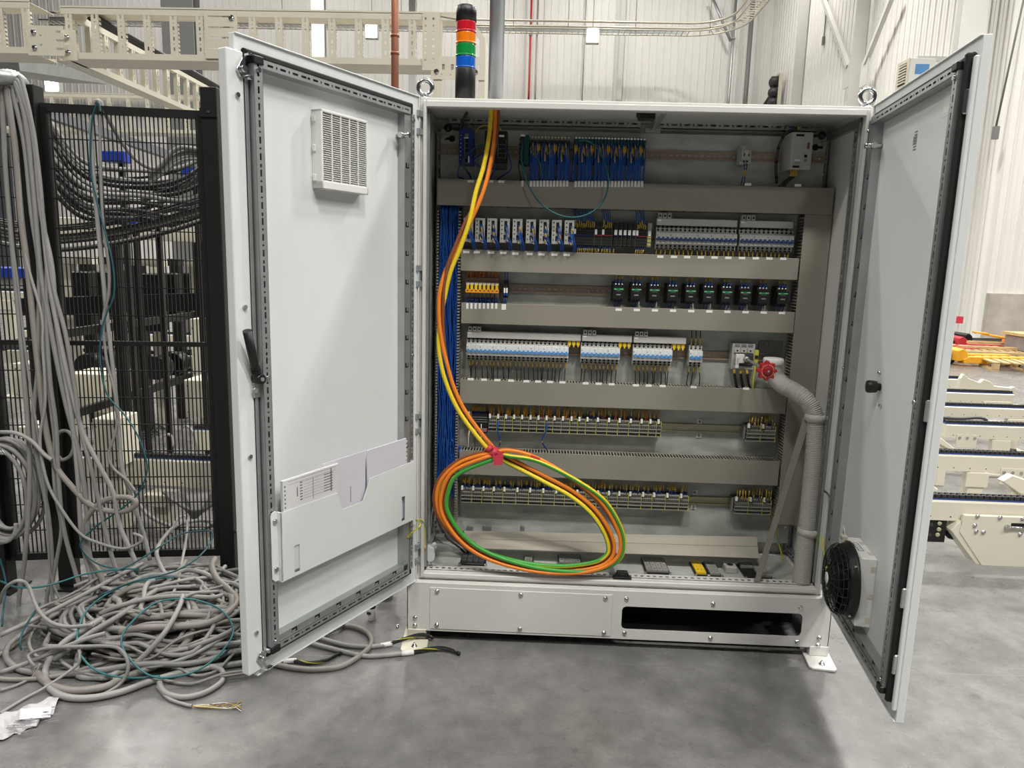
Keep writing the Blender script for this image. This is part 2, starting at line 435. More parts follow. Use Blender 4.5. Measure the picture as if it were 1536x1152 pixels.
part('roof_strut', m, 'zinc', cab)
m = MB(); p = aty(972,175,.05); m.box(p.x-.035,p.x+.025,.035,.07,p.z-.012,p.z+.014); m.box(p.x-.042,p.x-.03,.04,.06,p.z-.004,p.z+.016)
part('door_switch', m, 'black_plastic', cab, bevel=.003, label='black door contact switch under the roof')
# mounting plate fixings
m = MB()
for (px,py) in ((667,204),(1236,215)):
    p = aty(px,py,.338); m.cyl((p.x,.332,p.z),(p.x,.341,p.z),.011,n=8); m.cyl((p.x,.330,p.z),(p.x,.333,p.z),.006,n=6)
part('plate_bolt', m, 'zinc', cab,kind='stuff')
m = MB()
for (px,py,s) in ((678,208,-1),(1223,221,1)):
    p = aty(px,py,.339); m.cyl((p.x,.3392,p.z),(p.x,.3412,p.z),.013,n=14); m.box(min(p.x,p.x+s*.03),max(p.x,p.x+s*.03),.3392,.3412,p.z-.005,p.z+.005)
part('keyhole', m, 'slot_dark', cab,kind='stuff')
m = MB()
for (px,py,s) in ((672,192,1),(1233,203,-1)):
    p = aty(px,py,.31); m.sphere((p.x,.31,p.z),.016,8,5); m.bar((p.x,.31,p.z),(p.x+s*.07,.325,p.z-.006),.01,.01)
part('plate_clamp', m, 'black_plastic', cab,kind='stuff')
# lifting eyes on the roof
for ex in (.012,1.592):
    m = MB(); c = Vector((ex,.05,ZT+.042)); ring = [c+Vector((.025*math.cos(t*PI/12),0,.025*math.sin(t*PI/12))) for t in range(24)]
    m.tube(ring,.0085,8,closed=True); m.lathe([(.02,0),(.02,.006),(.012,.012),(.010,.02)],(ex,.05,ZT),n=14)
    part('lifting_eye', m, 'chrome', cab)

def clip_marks(m, place, T=None):
    pass
# ---------------- doors (parts of the cabinet) ----------------
def build_door(sgn, rz, hx, label):
    """closed door: local x from the hinge (sgn), y inward, z world-up from zero"""
    X = lambda u: sgn*u
    def bx(m,u0,u1,y0,y1,z0,z1,mi=0): m.box(min(X(u0),X(u1)),max(X(u0),X(u1)),y0,y1,z0,z1,mi)
    m = MB(); bx(m,.006,.80,-.022,0,ZB,ZT)
    # thin folded lip round the skin
    bx(m,.006,.80,0,.006,ZT-.004,ZT); bx(m,.006,.80,0,.006,ZB,ZB+.004); bx(m,.006,.010,0,.006,ZB,ZT)
    me = m.mesh('door','light_grey_paint'); dr = bpy.data.objects.new('door',me); COL.objects.link(dr); dr.parent = cab
    dr.location = Vector((hx,0,0))-OFF[cab.name]; dr.rotation_euler = (0,0,rz); dr['label'] = label; OFF[dr.name] = Vector((0,0,0))
    bv = dr.modifiers.new('edge','BEVEL'); bv.width=.003; bv.segments=2; bv.limit_method='ANGLE'
    P = lambda n,mm,ma,**k: part(n,mm,ma,dr,world=False,**k)
    # gasket ring
    m = MB()
    g0,g1,h0,h1,t = .052,.782,.298,2.048,.016
    bx(m,g0,g1,0,.013,h1-t,h1); bx(m,g0,g1,0,.013,h0,h0+t+.004); bx(m,g0,g0+t,0,.013,h0,h1); bx(m,g1-t,g1,0,.013,h0,h1)
    P('gasket',m,'gasket_black',bevel=.004)
    RP = [(.010,.018),(.010,.005),(.010,.018),(.010,.005),(.010,.018),(.006,.009)]
    RT = [(.012,.020),(.010,.005),(.010,.020),(.010,.005),(.010,.020),(.012,.010),(.004,.020)]
    dz = .030
    m = MB(); slotted(m,.335,2.012,.753,.030,.034,0,RP,lambda u,v,n:(X(v),n,u),slotw=.2); P('door_rail',m,'zinc')
    m = MB(); slotted(m,.095,.738,2.014,.024,.034,0,RT,lambda u,v,n:(X(u),n,v),slotw=.26); P('door_rail',m,'zinc')
    m = MB(); slotted(m,.095,.738,.331,.022,.034,0,RT,lambda u,v,n:(X(u),n,v),slotw=.26); bx(m,.10,.738,.0,.030,.342,.362); P('door_rail',m,'zinc')
    m = MB(); slotted(m,.335,2.005,.081,.016,.034,0,RP,lambda u,v,n:(X(v),n,u),slotw=.3); bx(m,.090,.124,0,.030,.335,2.005); P('door_rail',m,'zinc')
    m = MB()
    for z in [.73+.1*k for k in range(12)]+([] if sgn>0 else [.43,.53,.63]):
        if sgn>0 and abs(z-1.53)<.01: pass
        bx(m,.100,.118,.0302,.0306,z-.009,z+.009); bx(m,.103,.111,.0304,.0310,z-.004,z+.010,1)
    for u in [.18+.0985*k for k in range(6)]:
        bx(m,u-.011,u+.011,.0302,.0306,.346,.360); bx(m,u-.004,u+.010,.0304,.0310,.346,.354,1)
    P('rail_clip',m,['slot_dark','zinc'],kind='stuff')
    m = MB()
    bx(m,.737,.770,0,.040,2.010,2.030); bx(m,.737,.770,0,.040,.316,.337); P('rail_cap',m,'black_plastic',bevel=.002,kind='stuff')
    m = MB()
    for z in (1.995,1.165,.352): m.cyl((X(.753),.034,z),(X(.753),.040,z),.007,n=10)
    for z in (1.985,1.165): m.cyl((X(.082),.034,z),(X(.082),.039,z),.006,n=8)
    m.cyl((X(.128),.0,1.928),(X(.128),.055,1.928),.008,n=10); m.cyl((X(.128),.03,1.928),(X(.150),.03,1.928),.010,n=10)
    P('rail_screw',m,'chrome',kind='stuff')
    # hinges
    for (z0,z1) in ((1.951,2.035),(1.41,1.49),(.851,.93),(.325,.403)):
        m = MB(); zm=(z0+z1)/2
        m.cyl((X(-.004),-.004,z0),(X(-.004),-.004,z1),.0085,n=10)
        bx(m,-.012,.018,-.006,.010,z0,z0+.022); bx(m,-.012,.018,-.006,.010,z1-.022,z1); bx(m,-.016,-.002,-.012,.004,zm-.018,zm+.018)
        P('hinge',m,'zinc',bevel=.0015)
    return dr, P, bx, X
AL, AR = math.radians(-117.758), math.radians(82.598)
doorL, PL, bxL, XL = build_door(1, AL, 0.0, 'left cabinet door opened wide with its inner face showing')
doorR, PR, bxR, XR = build_door(-1, AR, W, 'right cabinet door opened towards the viewer')
# left door: closing strip, lock rod, hooks, lever
m = MB(); bxL(m,.784,.838,-.018,.014,.272,2.036); PL('closing_strip',m,'light_grey_paint',bevel=.004,seg=2)
m = MB(); bxL(m,.772,.783,.013,.017,.33,1.975); PL('lock_rod',m,'zinc',bevel=.001)
for zz,s in ((1.99,1),(.312,-1)):
    m = MB()
    pts = [(.775,zz+s*.040),(.793,zz+s*.028),(.812,zz-s*.003),(.800,zz-s*.022),(.778,zz-s*.022),(.774,zz-s*.010),(.786,zz+s*.004)]
    m.prism(pts,.018,.022); bxL(m,.764,.784,.018,.036,zz+s*.038-.003,zz+s*.038+.003)
    m.cyl((.793,.022,zz),(.793,.032,zz),.009,n=10); m.cyl((.776,.017,zz-s*.018),(.776,.034,zz-s*.018),.007,n=10)
    PL('locking_hook',m,'chrome',bevel=.001)
m = MB()
a = Vector((.782,.028,1.165)); b_ = Vector((.834,.052,1.306)); dd=(b_-a)
for k in range(0,10):
    t0=k/10; t1=(k+1)/10
m.tube([a,a+dd*.08,a+dd*.2,a+dd*.3,b_],[.0125,.0135,.011,.0125,.0125],10)
m.cyl((.782,.016,1.165),(.782,.046,1.165),.014,n=14)
for t in (.14,.17,.20,.23): m.cyl(a+dd*t,a+dd*(t+.012),.0138,n=10)
PL('lever_handle',m,'black_plastic',label='black lever handle')
m = MB(); bxL(m,.766,.790,.014,.022,1.11,1.21); m.cyl((.790,.022,1.133),(.790,.03,1.133),.008,n=10); m.cyl((.782,.046,1.165),(.782,.049,1.165),.006,n=8)
PL('lever_bracket',m,'zinc')
m = MB()
for z in (1.923,1.367,.942,.40): m.cyl((.808,.014,z),(.808,.020,z),.0065,n=10)
PL('strip_screw',m,'chrome',kind='stuff')
# right door: grey rim, black sealing profile, latch catches, knob, labels
m = MB(); bxR(m,.786,.800,0,.012,.285,2.036); PR('closing_strip',m,'light_grey_paint',bevel=.003)
m = MB(); bxR(m,.769,.784,0,.026,.300,2.046); PR('sealing_profile',m,'gasket_black',bevel=.004)
m = MB()
for z in (1.93,1.15,.62,.42): bxR(m,.783,.792,.006,.022,z-.03,z+.03); 
PR('latch_catch',m,'chrome',bevel=.003,kind='stuff')
m = MB(); m.lathe([(.012,0),(.012,.008),(.019,.012),(.021,.034),(.019,.040),(.004,.042)],(XR(.37),0,1.146),axis=(0,1,0),n=18)
PR('control_knob',m,'black_plastic',label='small black knob on the right door')
m = MB(); 
for dz_,du in ((.045,-.012),(-.055,.03)): m.cyl((XR(.37+du),0,1.146+dz_),(XR(.37+du),.008,1.146+dz_),.005,n=8)
PR('door_stud',m,'chrome',kind='stuff')
m = MB()
for k in range(7): bxR(m,.418,.440,.0,.0005,1.868+k*.0085,1.8725+k*.0085,0)
for k in range(4): bxR(m,.412+k*.008,.416+k*.008,.0,.0005,1.885,1.91,0)
PR('rating_print',m,'print_grey',kind='stuff')
m = MB(); bxR(m,.60,.68,0,.0006,1.925,2.000,0); bxR(m,.61,.67,.0005,.0009,1.935,1.99,1)
PR('clear_sticker',m,['light_grey_paint','label_white'])

# ---------------- plinth ----------------
pl = thing('cabinet_plinth', 'light grey steel plinth on feet beneath the cabinet', 'plinth', (0.8,0.2,0))
pp = 'plinth_paint'
XA, XZ, PY = -.036, 1.632, -.022
m = MB(); m.holed(XA,XZ,.045,.246,PY,PY+.003,[(.817,1.522,.088,.184)])
for (hx,sx) in ((.817,1),(1.522,-1)):
    for (hz,sz) in ((.088,1),(.184,-1)):
        a_=.016; m.prism([(hx,hz),(hx+sx*a_,hz),(hx+sx*a_*.3,hz+sz*a_*.3),(hx,hz+sz*a_)],PY,PY+.003)
part('front_plate', m, pp, pl)
m = MB(); m.box(XA,XA+.003,PY,.42,.045,.246); m.box(XZ-.003,XZ,PY,.42,.045,.246); part('side_plate', m, pp, pl)
part('rear_plate', MB().box(XA,XZ,.417,.42,.045,.246), pp, pl)
m = MB(); m.box(XA,XZ,PY,.05,.246,.249); m.box(XA,XZ,.37,.42,.246,.249); part('top_flange', m, pp, pl, bevel=.0015)
part('inner_tray', MB().box(XA+.01,XZ-.01,.02,.41,.047,.052), 'dark_grey', pl)
part('inner_beam', MB().box(.8,1.55,.16,.19,.052,.11), 'black_paint', pl)
m = MB(); m.box(.055,.777,PY-.003,PY,.055,.231); part('cover_plate', m, pp, pl, bevel=.0012, label='bolted blank cover on the plinth front')
bolts = [(.084,.216),(.416,.216),(.749,.216),(.084,.073),(.416,.071),(.750,.070),(.832,.216),(1.171,.210),(1.509,.210),(.832,.071),(1.171,.066),(1.510,.065),(-.004,.098),(-.004,.066),(1.594,.086),(1.592,.055)]
bm_ = MB().lathe([(.0095,0),(.0095,.0015),(.0075,.002),(.0075,.0055),(.004,.0075)],(0,0,0),axis=(0,-1,0),n=10).mesh('bolt','chrome')
for (x,z) in bolts:
    o = part('bolt', bm_, None, pl); o.location = Vector((x,PY-(.003 if x<.78 and x>0 else 0),z))-OFF[pl.name]
for fx,rz in ((.0,.06),(1.595,-.12)):
    for fy in (-.02,.36):
        m = MB(); m.box(fx-.035,fx+.04,fy-.005,fy+.07,.010,.05)
        T = Matrix.Translation((fx,fy,0))@Matrix.Rotation(rz,4,'Z')
        m.prism([(-.052,.09),(.05,.09),(.05,-.085),(.040,-.098),(-.042,-.098),(-.052,-.085)],0,.010,axis='z',T=T)
        f = part('foot', m, 'cream_paint' if fx<0.5 else pp, pl, bevel=.002)
        mm = MB(); q_ = T@Vector((0,-.065,.010)); mm.lathe([(.012,0),(.012,.002),(.008,.002),(.008,.009),(.004,.010),(.004,.016)],q_,n=8)
        part('anchor_bolt', mm, 'chrome', f)

# ---------------- things mounted on the doors ----------------
def door_thing(name,label,cat,hx,rz,u,z,sgn):
    c,s = math.cos(rz),math.sin(rz); t = thing(name,label,cat,(hx+c*sgn*u, s*sgn*u, z),rz=rz); return t
# ventilation grille: local origin at its lower hinge-side corner
gr = door_thing('ventilation_grille','white louvred ventilation grille high on the left door','grille',0,AL,.322,1.712,1)
gw,gh,gd = .208,.228,.040
m = MB()
m.box(0,.008,.0,gd,0,gh); m.box(gw-.008,gw,0,gd,0,gh); m.box(0,gw,0,gd,gh-.008,gh); m.box(0,gw,0,gd,0,.022)
for z in (.03,.115,.2): m.box(gw-.001,gw+.004,.004,.018,z-.008,z+.012)
part('grille_frame',m,'device_white',gr,world=False,bevel=.0015)
part('filter_mat',MB().box(.006,gw-.006,.001,.006,.02,gh-.006),'dark_grey',gr,world=False)
sl = MB(); T = Matrix.Rotation(math.radians(-28),4,'X'); sl.box(.008,gw-.008,-.007,.007,-.0011,.0011,0,T)
slm = sl.mesh('slat','device_white')
for k in range(31):
    o = part('slat',slm,None,gr); o.location=(0,gd-.009,.026+k*.00635)
vb = MB().box(-.0015,.0015,gd-.006,gd-.001,.02,gh-.008).mesh('mullion','device_white')
for k in range(1,5):
    o = part('mullion',vb,None,gr); o.location=(.008+k*(gw-.016)/5,0,0)
# document pocket
dp = door_thing('document_pocket','pale grey sheet metal document pocket low on the left door','pocket',0,AL,0,0,1)
m = MB(); y0,y1=.052,.0545
m.holed(.094,.738,.545,.694,y0,y1,[(.666,.688,.552,.640),(.148,.168,.556,.650)])
m.prism([(.738,.694),(.738,.760),(.500,.757),(.476,.694)],y0,y1); m.prism([(.094,.694),(.376,.694),(.339,.765),(.094,.771)],y0,y1)
part('pocket_front',m,'light_grey_paint',dp,world=False)
m = MB(); m.box(.094,.738,.034,.0545,.542,.545); part('pocket_base',m,'light_grey_paint',dp,world=False)
m = MB(); m.prism([(.735,.545),(.735,.760),(.745,.765),(.757,.762),(.762,.752),(.762,.556),(.752,.546)],.0385,.041)
m.box(.733,.738,.038,.0545,.545,.760)
br = part('side_bracket',m,'light_grey_paint',dp,world=False)
m = MB(); m.box(.075,.094,.036,.038,.60,.70); m.box(.092,.095,.036,.0545,.545,.771); part('side_bracket',m,'light_grey_paint',dp,world=False)
m = MB()
for z in (.735,.585): m.cyl((.749,.041,z),(.749,.047,z),.0075,n=10)
part('bracket_screw',m,'chrome',br,world=False,kind='stuff')
# papers in the pocket
def paper(name,label,cat,u0,u1,z0,z1,y0,y1,mt,prints,lean=0):
    t = door_thing(name,label,cat,0,AL,0,0,1); m = MB(); m.box(u0,u1,y0,y1,z0,z1); part('sheets',m,mt,t,world=False,bevel=.001)
    m = MB()
    for (a,b2,c,d_) in prints: m.box(a,b2,y1,y1+.0004,c,d_)
    if prints: part('print',m,'print_grey',t,world=False,kind='stuff')
    return t
pr = [(.50,.70,.845,.846),(.50,.70,.835,.8356),(.52,.525,.77,.845)]
for k in range(7): pr += [(.515,.555,.775+k*.009,.778+k*.009),(.560,.640,.777+k*.009,.7775+k*.009),(.645,.655,.775+k*.009,.779+k*.009)]
for k in range(6): pr += [(.712,.717,.765+k*.013,.771+k*.013)]
pr += [(.664,.668,.79,.82),(.60,.602,.765,.835)]
bk = paper('document_booklet','thick folded booklet of wiring diagrams at the left of the pocket','booklet',.487,.722,.56,.852,.0388,.050,'paper',pr)
paper('document_envelope','plain white envelope between booklet and folder in the pocket','envelope',.345,.545,.56,.862,.0355,.0378,'paper_lilac',[(.418,.421,.70,.755)])
fo = paper('document_folder','clear punched folder sticking out at the hinge end of the pocket','folder',.126,.338,.56,.862,.036,.042,'paper_lilac',[])
m = MB()
for k in range(10): m.box(.118,.128,.038,.040,.70+k*.016,.709+k*.016)
part('punched_edge',m,'paper',fo,world=False,kind='stuff')
# fan unit on the right door; local x grows away from the hinge along -x before rotation
fu = door_thing('filter_fan','cream filter fan with a round black wire guard on the right door','fan',W,AR,.435,.52,-1)
hs=.092
m = MB(); m.box(-hs,hs,0,.048,-.125,.105); part('fan_housing',m,'device_white',fu,world=False,bevel=.003)
m = MB()
for z in (.07,-.02,-.10): m.box(-hs-.0012,-hs,.004,.018,z-.009,z+.009)
for x in (-.05,.04): m.box(x-.012,x+.012,.004,.016,.105,.1062)
part('housing_clip',m,'cream_shade',fu,world=False,kind='stuff')
m = MB(); m.box(-.03,.04,.022,.040,.105,.1056,0); 
for k in range(5): m.box(-.026+k*.013,-.018+k*.013,.025,.037,.1055,.1059,1)
part('fan_label',m,['print_grey','label_white'],fu,world=False)
FC = Vector((.0,.048,-.008))
m = MB(); m.lathe([(.100,0),(.126,.002),(.126,.010),(.120,.012),(.116,.024),(.113,.028)],FC,axis=(0,1,0),n=32); part('fan_shroud',m,'black_plastic',fu,world=False)
m = MB(); prof=[(.113,.028),(.115,.036),(.110,.048),(.096,.059),(.070,.066),(.040,.070)]
for r,h in prof: m.tube([FC+Vector((r*math.cos(t*PI/20),h,r*math.sin(t*PI/20))) for t in range(40)],.0016,5,closed=True)
for k in range(24):
    t0=2*PI*k/24; m.tube([FC+Vector((r*math.cos(t0+h*3),h,r*math.sin(t0+h*3))) for r,h in prof],.0016,5)
part('wire_guard',m,'black_plastic',fu,world=False)
m = MB(); m.lathe([(.046,.01),(.046,.058),(.036,.064),(.004,.066)],FC,axis=(0,1,0),n=20)
for k in range(7):
    T = Matrix.Translation(FC+Vector((0,.032,0)))@Matrix.Rotation(2*PI*k/7,4,'Y')@Matrix.Rotation(.6,4,'X'); m.box(.035,.105,-.002,.002,-.026,.026,0,T)
part('fan_rotor',m,'slot_dark',fu,world=False)
m = MB(); m.lathe([(.019,.070),(.019,.0715),(.002,.072)],FC,axis=(0,1,0),n=16); part('hub_sticker',m,'label_white',fu,world=False)
m = MB()
for t0 in (.7,2.4,3.9,5.5): m.cyl(FC+Vector((.121*math.cos(t0),.010,.121*math.sin(t0))),FC+Vector((.121*math.cos(t0),.019,.121*math.sin(t0))),.005,n=8)
part('guard_screw',m,'chrome',fu,world=False,kind='stuff')
m = MB(); m.box(.055,.085,.05,.066,.098,.118,0)
for k in range(3): m.cyl((.06+k*.01,.067,.108),(.06+k*.01,.0665,.108),.003,n=6,m=1)
tb = part('terminal_block',m,['cream_paint','slot_dark'],fu,world=False,bevel=.001)
m = MB(); m.tube(catmull([(.078,.058,.118),(.082,.056,.135),(.092,.055,.140),(.105,.05,.13)],5),.0016,5,0); m.tube(catmull([(.07,.058,.118),(.07,.058,.132),(.08,.06,.145),(.10,.058,.138)],5),.0016,5,1)
part('lead',m,['wire_blue','wire_white'],fu,world=False,kind='stuff')

# =====================================================================
# INSIDE THE CABINET
# =====================================================================
PLY = .340          # face of the mounting plate
# ---------------- trunking ----------------
def duct_h(name_label, x0,x1,z0,z1, yf, markers, mt='duct_grey', finger=True):
    t = thing('cable_duct', name_label, 'duct', ((x0+x1)/2,PLY,z0), 'grey slotted cable ducts')
    part('duct_cover', MB().box(x0,x1,yf,yf+.003,z0,z1), mt, t, bevel=.001)
    m = MB(); m.box(x0,x1,PLY-.004,PLY-.001,z0+.003,z1-.003); part('duct_back', m, mt, t)
    if finger:
        m = MB(); n = int((x1-x0)/.0125)
        for k in range(n):
            x = x0+.002+k*.0125
            m.box(x,x+.0062,yf+.003,PLY-.02,z1-.0042,z1-.002); m.box(x,x+.0062,yf+.003,PLY-.02,z0+.002,z0+.0042)
        m.box(x0,x1,PLY-.02,PLY-.002,z1-.0042,z1-.002); m.box(x0,x1,PLY-.02,PLY-.002,z0+.002,z0+.0042)
        part('slotted_sides', m, mt, t, kind='stuff')
    m = MB()
    for (yy,zz) in ((.30,.35),(.285,.62),(.31,.75),(.30,.2)): m.tube([(x0+.01,yy,z0+(z1-z0)*zz),(x1-.01,yy,z0+(z1-z0)*zz)],.012,6)
    part('duct_dark_fill', m, 'wire_black', t, kind='stuff')  # straight black tubes added as wire fill so the slots read dark
    for (px,py,vert) in markers:
        p = aty(px,py,yf-.0006); w,h = (.0045,.0115) if vert else (.0125,.0048)
        m = MB(); m.box(p.x-w,p.x+w,yf-.0008,yf,p.z-h,p.z+h) if not vert else m.box(p.x-w,p.x+w,yf-.0008,yf,p.z-h,p.z+h)
        part('marker', m, 'label_white', t)
    return t
mk1 = [(706,272,0),(735,272,0),(752,272.5,0),(783.5,275.5,1)]
mk1 += [(796.5+k*4.95,275.5,1) for k in range(12)] + [(863.5+k*4.98,276,1) for k in range(21)] + [(1122,276.5,0),(1197,278,0)]
duct_h('widest grey cable duct across the top of the mounting plate', .030,1.588,1.727,1.829,.250, mk1)
duct_h('grey cable duct under the row of relay modules', .128,1.480,1.470,1.556,.258, [(699.5,378,0),(715,378.3,0),(736.5,378.8,0),(755,379.4,0),(773,380.4,0),(794.5,381,0),(812,381.5,0),(831.5,382,0),(850,382.3,0)]+[(990.5+k*20.6-(k>1)*1,385+k*.35,0) for k in range(10)])
duct_h('grey cable duct under the row of contactors', .133,1.483,1.257,1.342,.258, [(701+k*6.2,459,1) for k in range(8)]+[(754,460.5,1),(757.3,460.5,1)]+[(928+k*27.2,464.5+k*.55,0) for k in range(10)])
duct_h('grey cable duct under the white breakers', .132,1.481,.923,1.024,.258, [(706,568.8,0),(726,569.6,0),(746,570.2,0),(766.5,571,0),(789.5,572,0),(807,572.4,0),(825,573,0),(843.5,573.5,0),(878.5,575,0),(898,575.6,0),(917.5,576.4,0),(954,578,0),(973,578.4,0),(994,579,0),(1040.5,580.6,0),(1119,583,0)])
duct_h('lowest grey cable duct above the bottom terminal row', .134,1.477,.614,.720,.258, [])
t = thing('cable_duct','tall vertical grey cable duct along the right of the plate','duct',(1.535,PLY,.44),'grey slotted cable ducts')
part('duct_cover', MB().box(1.484,1.592,.254,.257,.445,1.727), 'duct_grey', t, bevel=.001)
m = MB()
for k in range(102):
    z = .448+k*.0125; m.box(1.486,1.488,.257,PLY-.02,z,z+.0062); m.box(1.588,1.590,.257,PLY-.02,z,z+.0062)
m.box(1.486,1.488,PLY-.02,PLY-.001,.445,1.727); m.box(1.588,1.590,PLY-.02,PLY-.001,.445,1.727)
part('slotted_sides', m, 'duct_grey', t, kind='stuff')
t = thing('cable_duct','open vertical duct on the left filled with blue wires','duct',(.08,PLY,.40),'grey slotted cable ducts')
m = MB()
for k in range(105):
    z = .40+k*.0125
    m.box(.030,.032,.262,PLY-.02,z,z+.0062); m.box(.030,.037,.260,.263,z,z+.0062); m.box(.124,.126,.262,PLY-.02,z,z+.0062); m.box(.116,.126,.260,.263,z,z+.0062)
m.box(.030,.032,PLY-.02,PLY-.001,.40,1.725); m.box(.124,.126,PLY-.02,PLY-.001,.40,1.725)
part('slotted_sides', m, 'duct_grey', t, kind='stuff')
part('duct_back', MB().box(.030,.126,PLY-.004,PLY-.001,.40,1.725), 'duct_grey', t)
# blue wires in the left duct: nobody could count them
m = MB(); R = random.Random(3)
for k in range(110):
    x0 = .040+.074*R.random(); y0 = .268+.05*R.random(); pts=[]
    zend = .60+.35*R.random()**1.4 if k%3 else .50
    z = 1.735; x=x0; y=y0
    while z>zend:
        pts.append((x,y,z)); z-=.12; x=min(.115,max(.039,x+R.uniform(-.012,.012))); y=min(.325,max(.264,y+R.uniform(-.008,.008)))
    if k%3:
        pts += [(x+.005,y,zend),(.105,.285,zend-.055-.02*R.random()),(.150,.300,zend-.075)]
        if zend-.075<.61 or zend-.075>.73:
            zz=.64+.07*R.random(); pts[-2:]=[(.095,.280,zz+.03),(.150,.300,zz)]
    else: pts.append((x-.005,y,zend))
    m.tube(catmull(pts,4),.0021,5)
solo('blue_wire_bundle',m,'wire_blue','dense bundle of blue wires in the left vertical duct','wires',kind='stuff',loc=(.08,.29,.5))
# ---------------- DIN rails ----------------
def rail(label,x0,x1,z,mt):
    t = thing('mounting_rail',label,'rail',((x0+x1)/2,PLY,z),'top-hat mounting rails')
    m = MB(); m.box(x0,x1,PLY-.0085,PLY-.0075,z+.0125,z+.0175); m.box(x0,x1,PLY-.0085,PLY-.0075,z-.0175,z-.0125)
    m.box(x0,x1,PLY-.0085,PLY-.001,z+.0115,z+.0125); m.box(x0,x1,PLY-.0085,PLY-.001,z-.0125,z-.0115)
    holes=[]; x=x0+.02
    while x<x1-.02: holes.append((x,x+.014,z-.003,z+.003)); x+=.025
    m.holed(x0,x1,z-.0115,z+.0115,PLY-.002,PLY-.001,holes); part('rail_profile',m,mt,t)
    return t
r1=rail('steel mounting rail across the top device row',.034,1.570,1.950,'rail_steel')
rail('steel mounting rail behind the relay modules and grey breakers',.134,1.470,1.630,'rail_steel')
rail('steel mounting rail between orange fuses and contactors',.140,1.470,1.402,'rail_steel')
rail('steel mounting rail behind the white breakers',.145,1.40,1.147,'rail_steel')
rail('yellow passivated rail of the upper terminal row',.140,1.46,.832,'rail_yellow')
rail('yellow passivated rail of the lower terminal row',.140,1.46,.512,'rail_yellow')
sm_ = MB().lathe([(.0075,0),(.0075,.002),(.005,.004)],(0,0,0),axis=(0,-1,0),n=10).mesh('rail_screw','chrome')
for (px,py) in ((669,227),(992,232),(1102,234),(1229,236)):
    p = aty(px,py,PLY-.002); o = part('rail_screw',sm_,None,r1); o.location = Vector((p.x,PLY-.002,1.950))-OFF[r1.name]
for (px,py) in ((812,434),(884,436)):
    p = aty(px,py,PLY); m = MB().lathe([(.0075,0),(.0075,.002),(.005,.004)],(p.x,PLY-.0015,1.402),axis=(0,-1,0),n=10)
    solo('rail_bolt',m,'chrome','%s bare steel bolt on the rail left of the contactors'%('left' if px<850 else 'right'),'bolt','bolts on the contactor rail')
for (px,py,lab) in ((1049,632,'above the upper yellow rail'),(1048,653,'below the upper yellow rail'),(1042,738,'above the lower yellow rail'),(1040,760,'below the lower yellow rail')):
    p = aty(px,py,PLY); m = MB(); m.box(p.x-.010,p.x+.010,PLY-.004,PLY,p.z-.010,p.z+.010); m.cyl((p.x,PLY-.008,p.z),(p.x,PLY-.004,p.z),.006,n=8,m=1)
    solo('plate_clip',m,['label_white','mid_grey'],'small square screwed clip '+lab,'clip','clips on the mounting plate')

# ---------------- circuit breakers ----------------
P1 = .0179
def breaker_meshes(nose, togg, tag_):
    b = MB()
    for k in range(3):
        x=k*P1+.0003; x2=(k+1)*P1-.0003; c=(x+x2)/2
        b.box(x,x2,-.048,-.006,-.043,.043,0); b.box(x,x2,-.066,-.048,-.0225,.0225,1)
        for z in (.033,-.030): b.cyl((c,-.0486,z),(c,-.0478,z),.0046,n=10,m=2)
        b.box(c-.0055,c+.0055,-.0485,-.0478,-.0425,-.037,2); b.box(c-.0045,c+.0045,-.0485,-.0478,.0395,.043,2)
        b.box(x2-.0004,x2+.0010,-.0470,-.010,-.043,.043,2)
    b.box(.003,.006,-.0664,-.066,.010,.014,2)
    for k in range(3): b.box(k*P1+.004,k*P1+.014,-.0664,-.066,-.019,-.015,3)
    tg = MB(); tg.box(.001,3*P1-.001,-.071,-.066,-.0095,-.001)
    for k in range(3): tg.box(k*P1+.0045,k*P1+.0135,-.0765,-.070,-.009,.0045)
    w = MB()
    return b.mesh('breaker_body'+tag_,['device_grey',nose,'slot_dark','label_white']), tg.mesh('breaker_toggle'+tag_,togg)
BW = breaker_meshes('device_white','toggle_blue','')
BG = breaker_meshes('device_grey','toggle_navy','_grey')
leadv=[]
for k in range(4):
    m = MB(); s=(-.004,.003,-.001,.005)[k]
    m.tube([(0,-.040,-.040),(s*.3,-.044,-.050),(s*.8,-.046,-.068)],.0026,6,0); m.tube(catmull([(s*.8,-.046,-.066),(s*1.6,-.046,-.085),(s*2,-.040,-.125)],4),.0021,6,1)
    leadv.append(m.mesh('lead',['ferrule_yellow','wire_black']))
def breaker(x,z,ms,label,group,leads=True,top=False):
    t = thing('circuit_breaker',label,'breaker',(x,PLY,z),group)
    part('breaker_body',ms[0],None,t,world=False); part('toggle',ms[1],None,t,world=False)
    if leads:
        for k in range(3):
            o = part('lead',R.choice(leadv),None,t); o.location=((k+.5)*P1,0,0)
            if top:
                o = part('lead',leadv[2],None,t); o.location=((k+.5)*P1,0,.006); o.scale=(1,1,-1)
    return t
for k in range(8): breaker(.155+k*3*P1*.985,1.147,BW,'%s white three-pole breaker from the left in the bank of eight'%ORD[k],'bank of eight white breakers')
for k in range(3): breaker(.630+k*3*P1,1.147,BW,'%s white three-pole breaker in the middle bank of three'%('left','centre','right')[k],'middle bank of three breakers')
for k in range(3): breaker(.845+k*3*P1,1.147,BW,'%s white three-pole breaker in the bank of three left of the lone breaker'%('left','centre','right')[k],'right bank of three breakers')
breaker(1.076,1.147,BW,'lone white three-pole breaker with black wires above and below',None,True,True)
for k in range(6): breaker(.911+k*3*P1,1.622,BG,'%s grey three-pole breaker from the left in the bank of six'%ORD[k],'bank of six grey breakers')
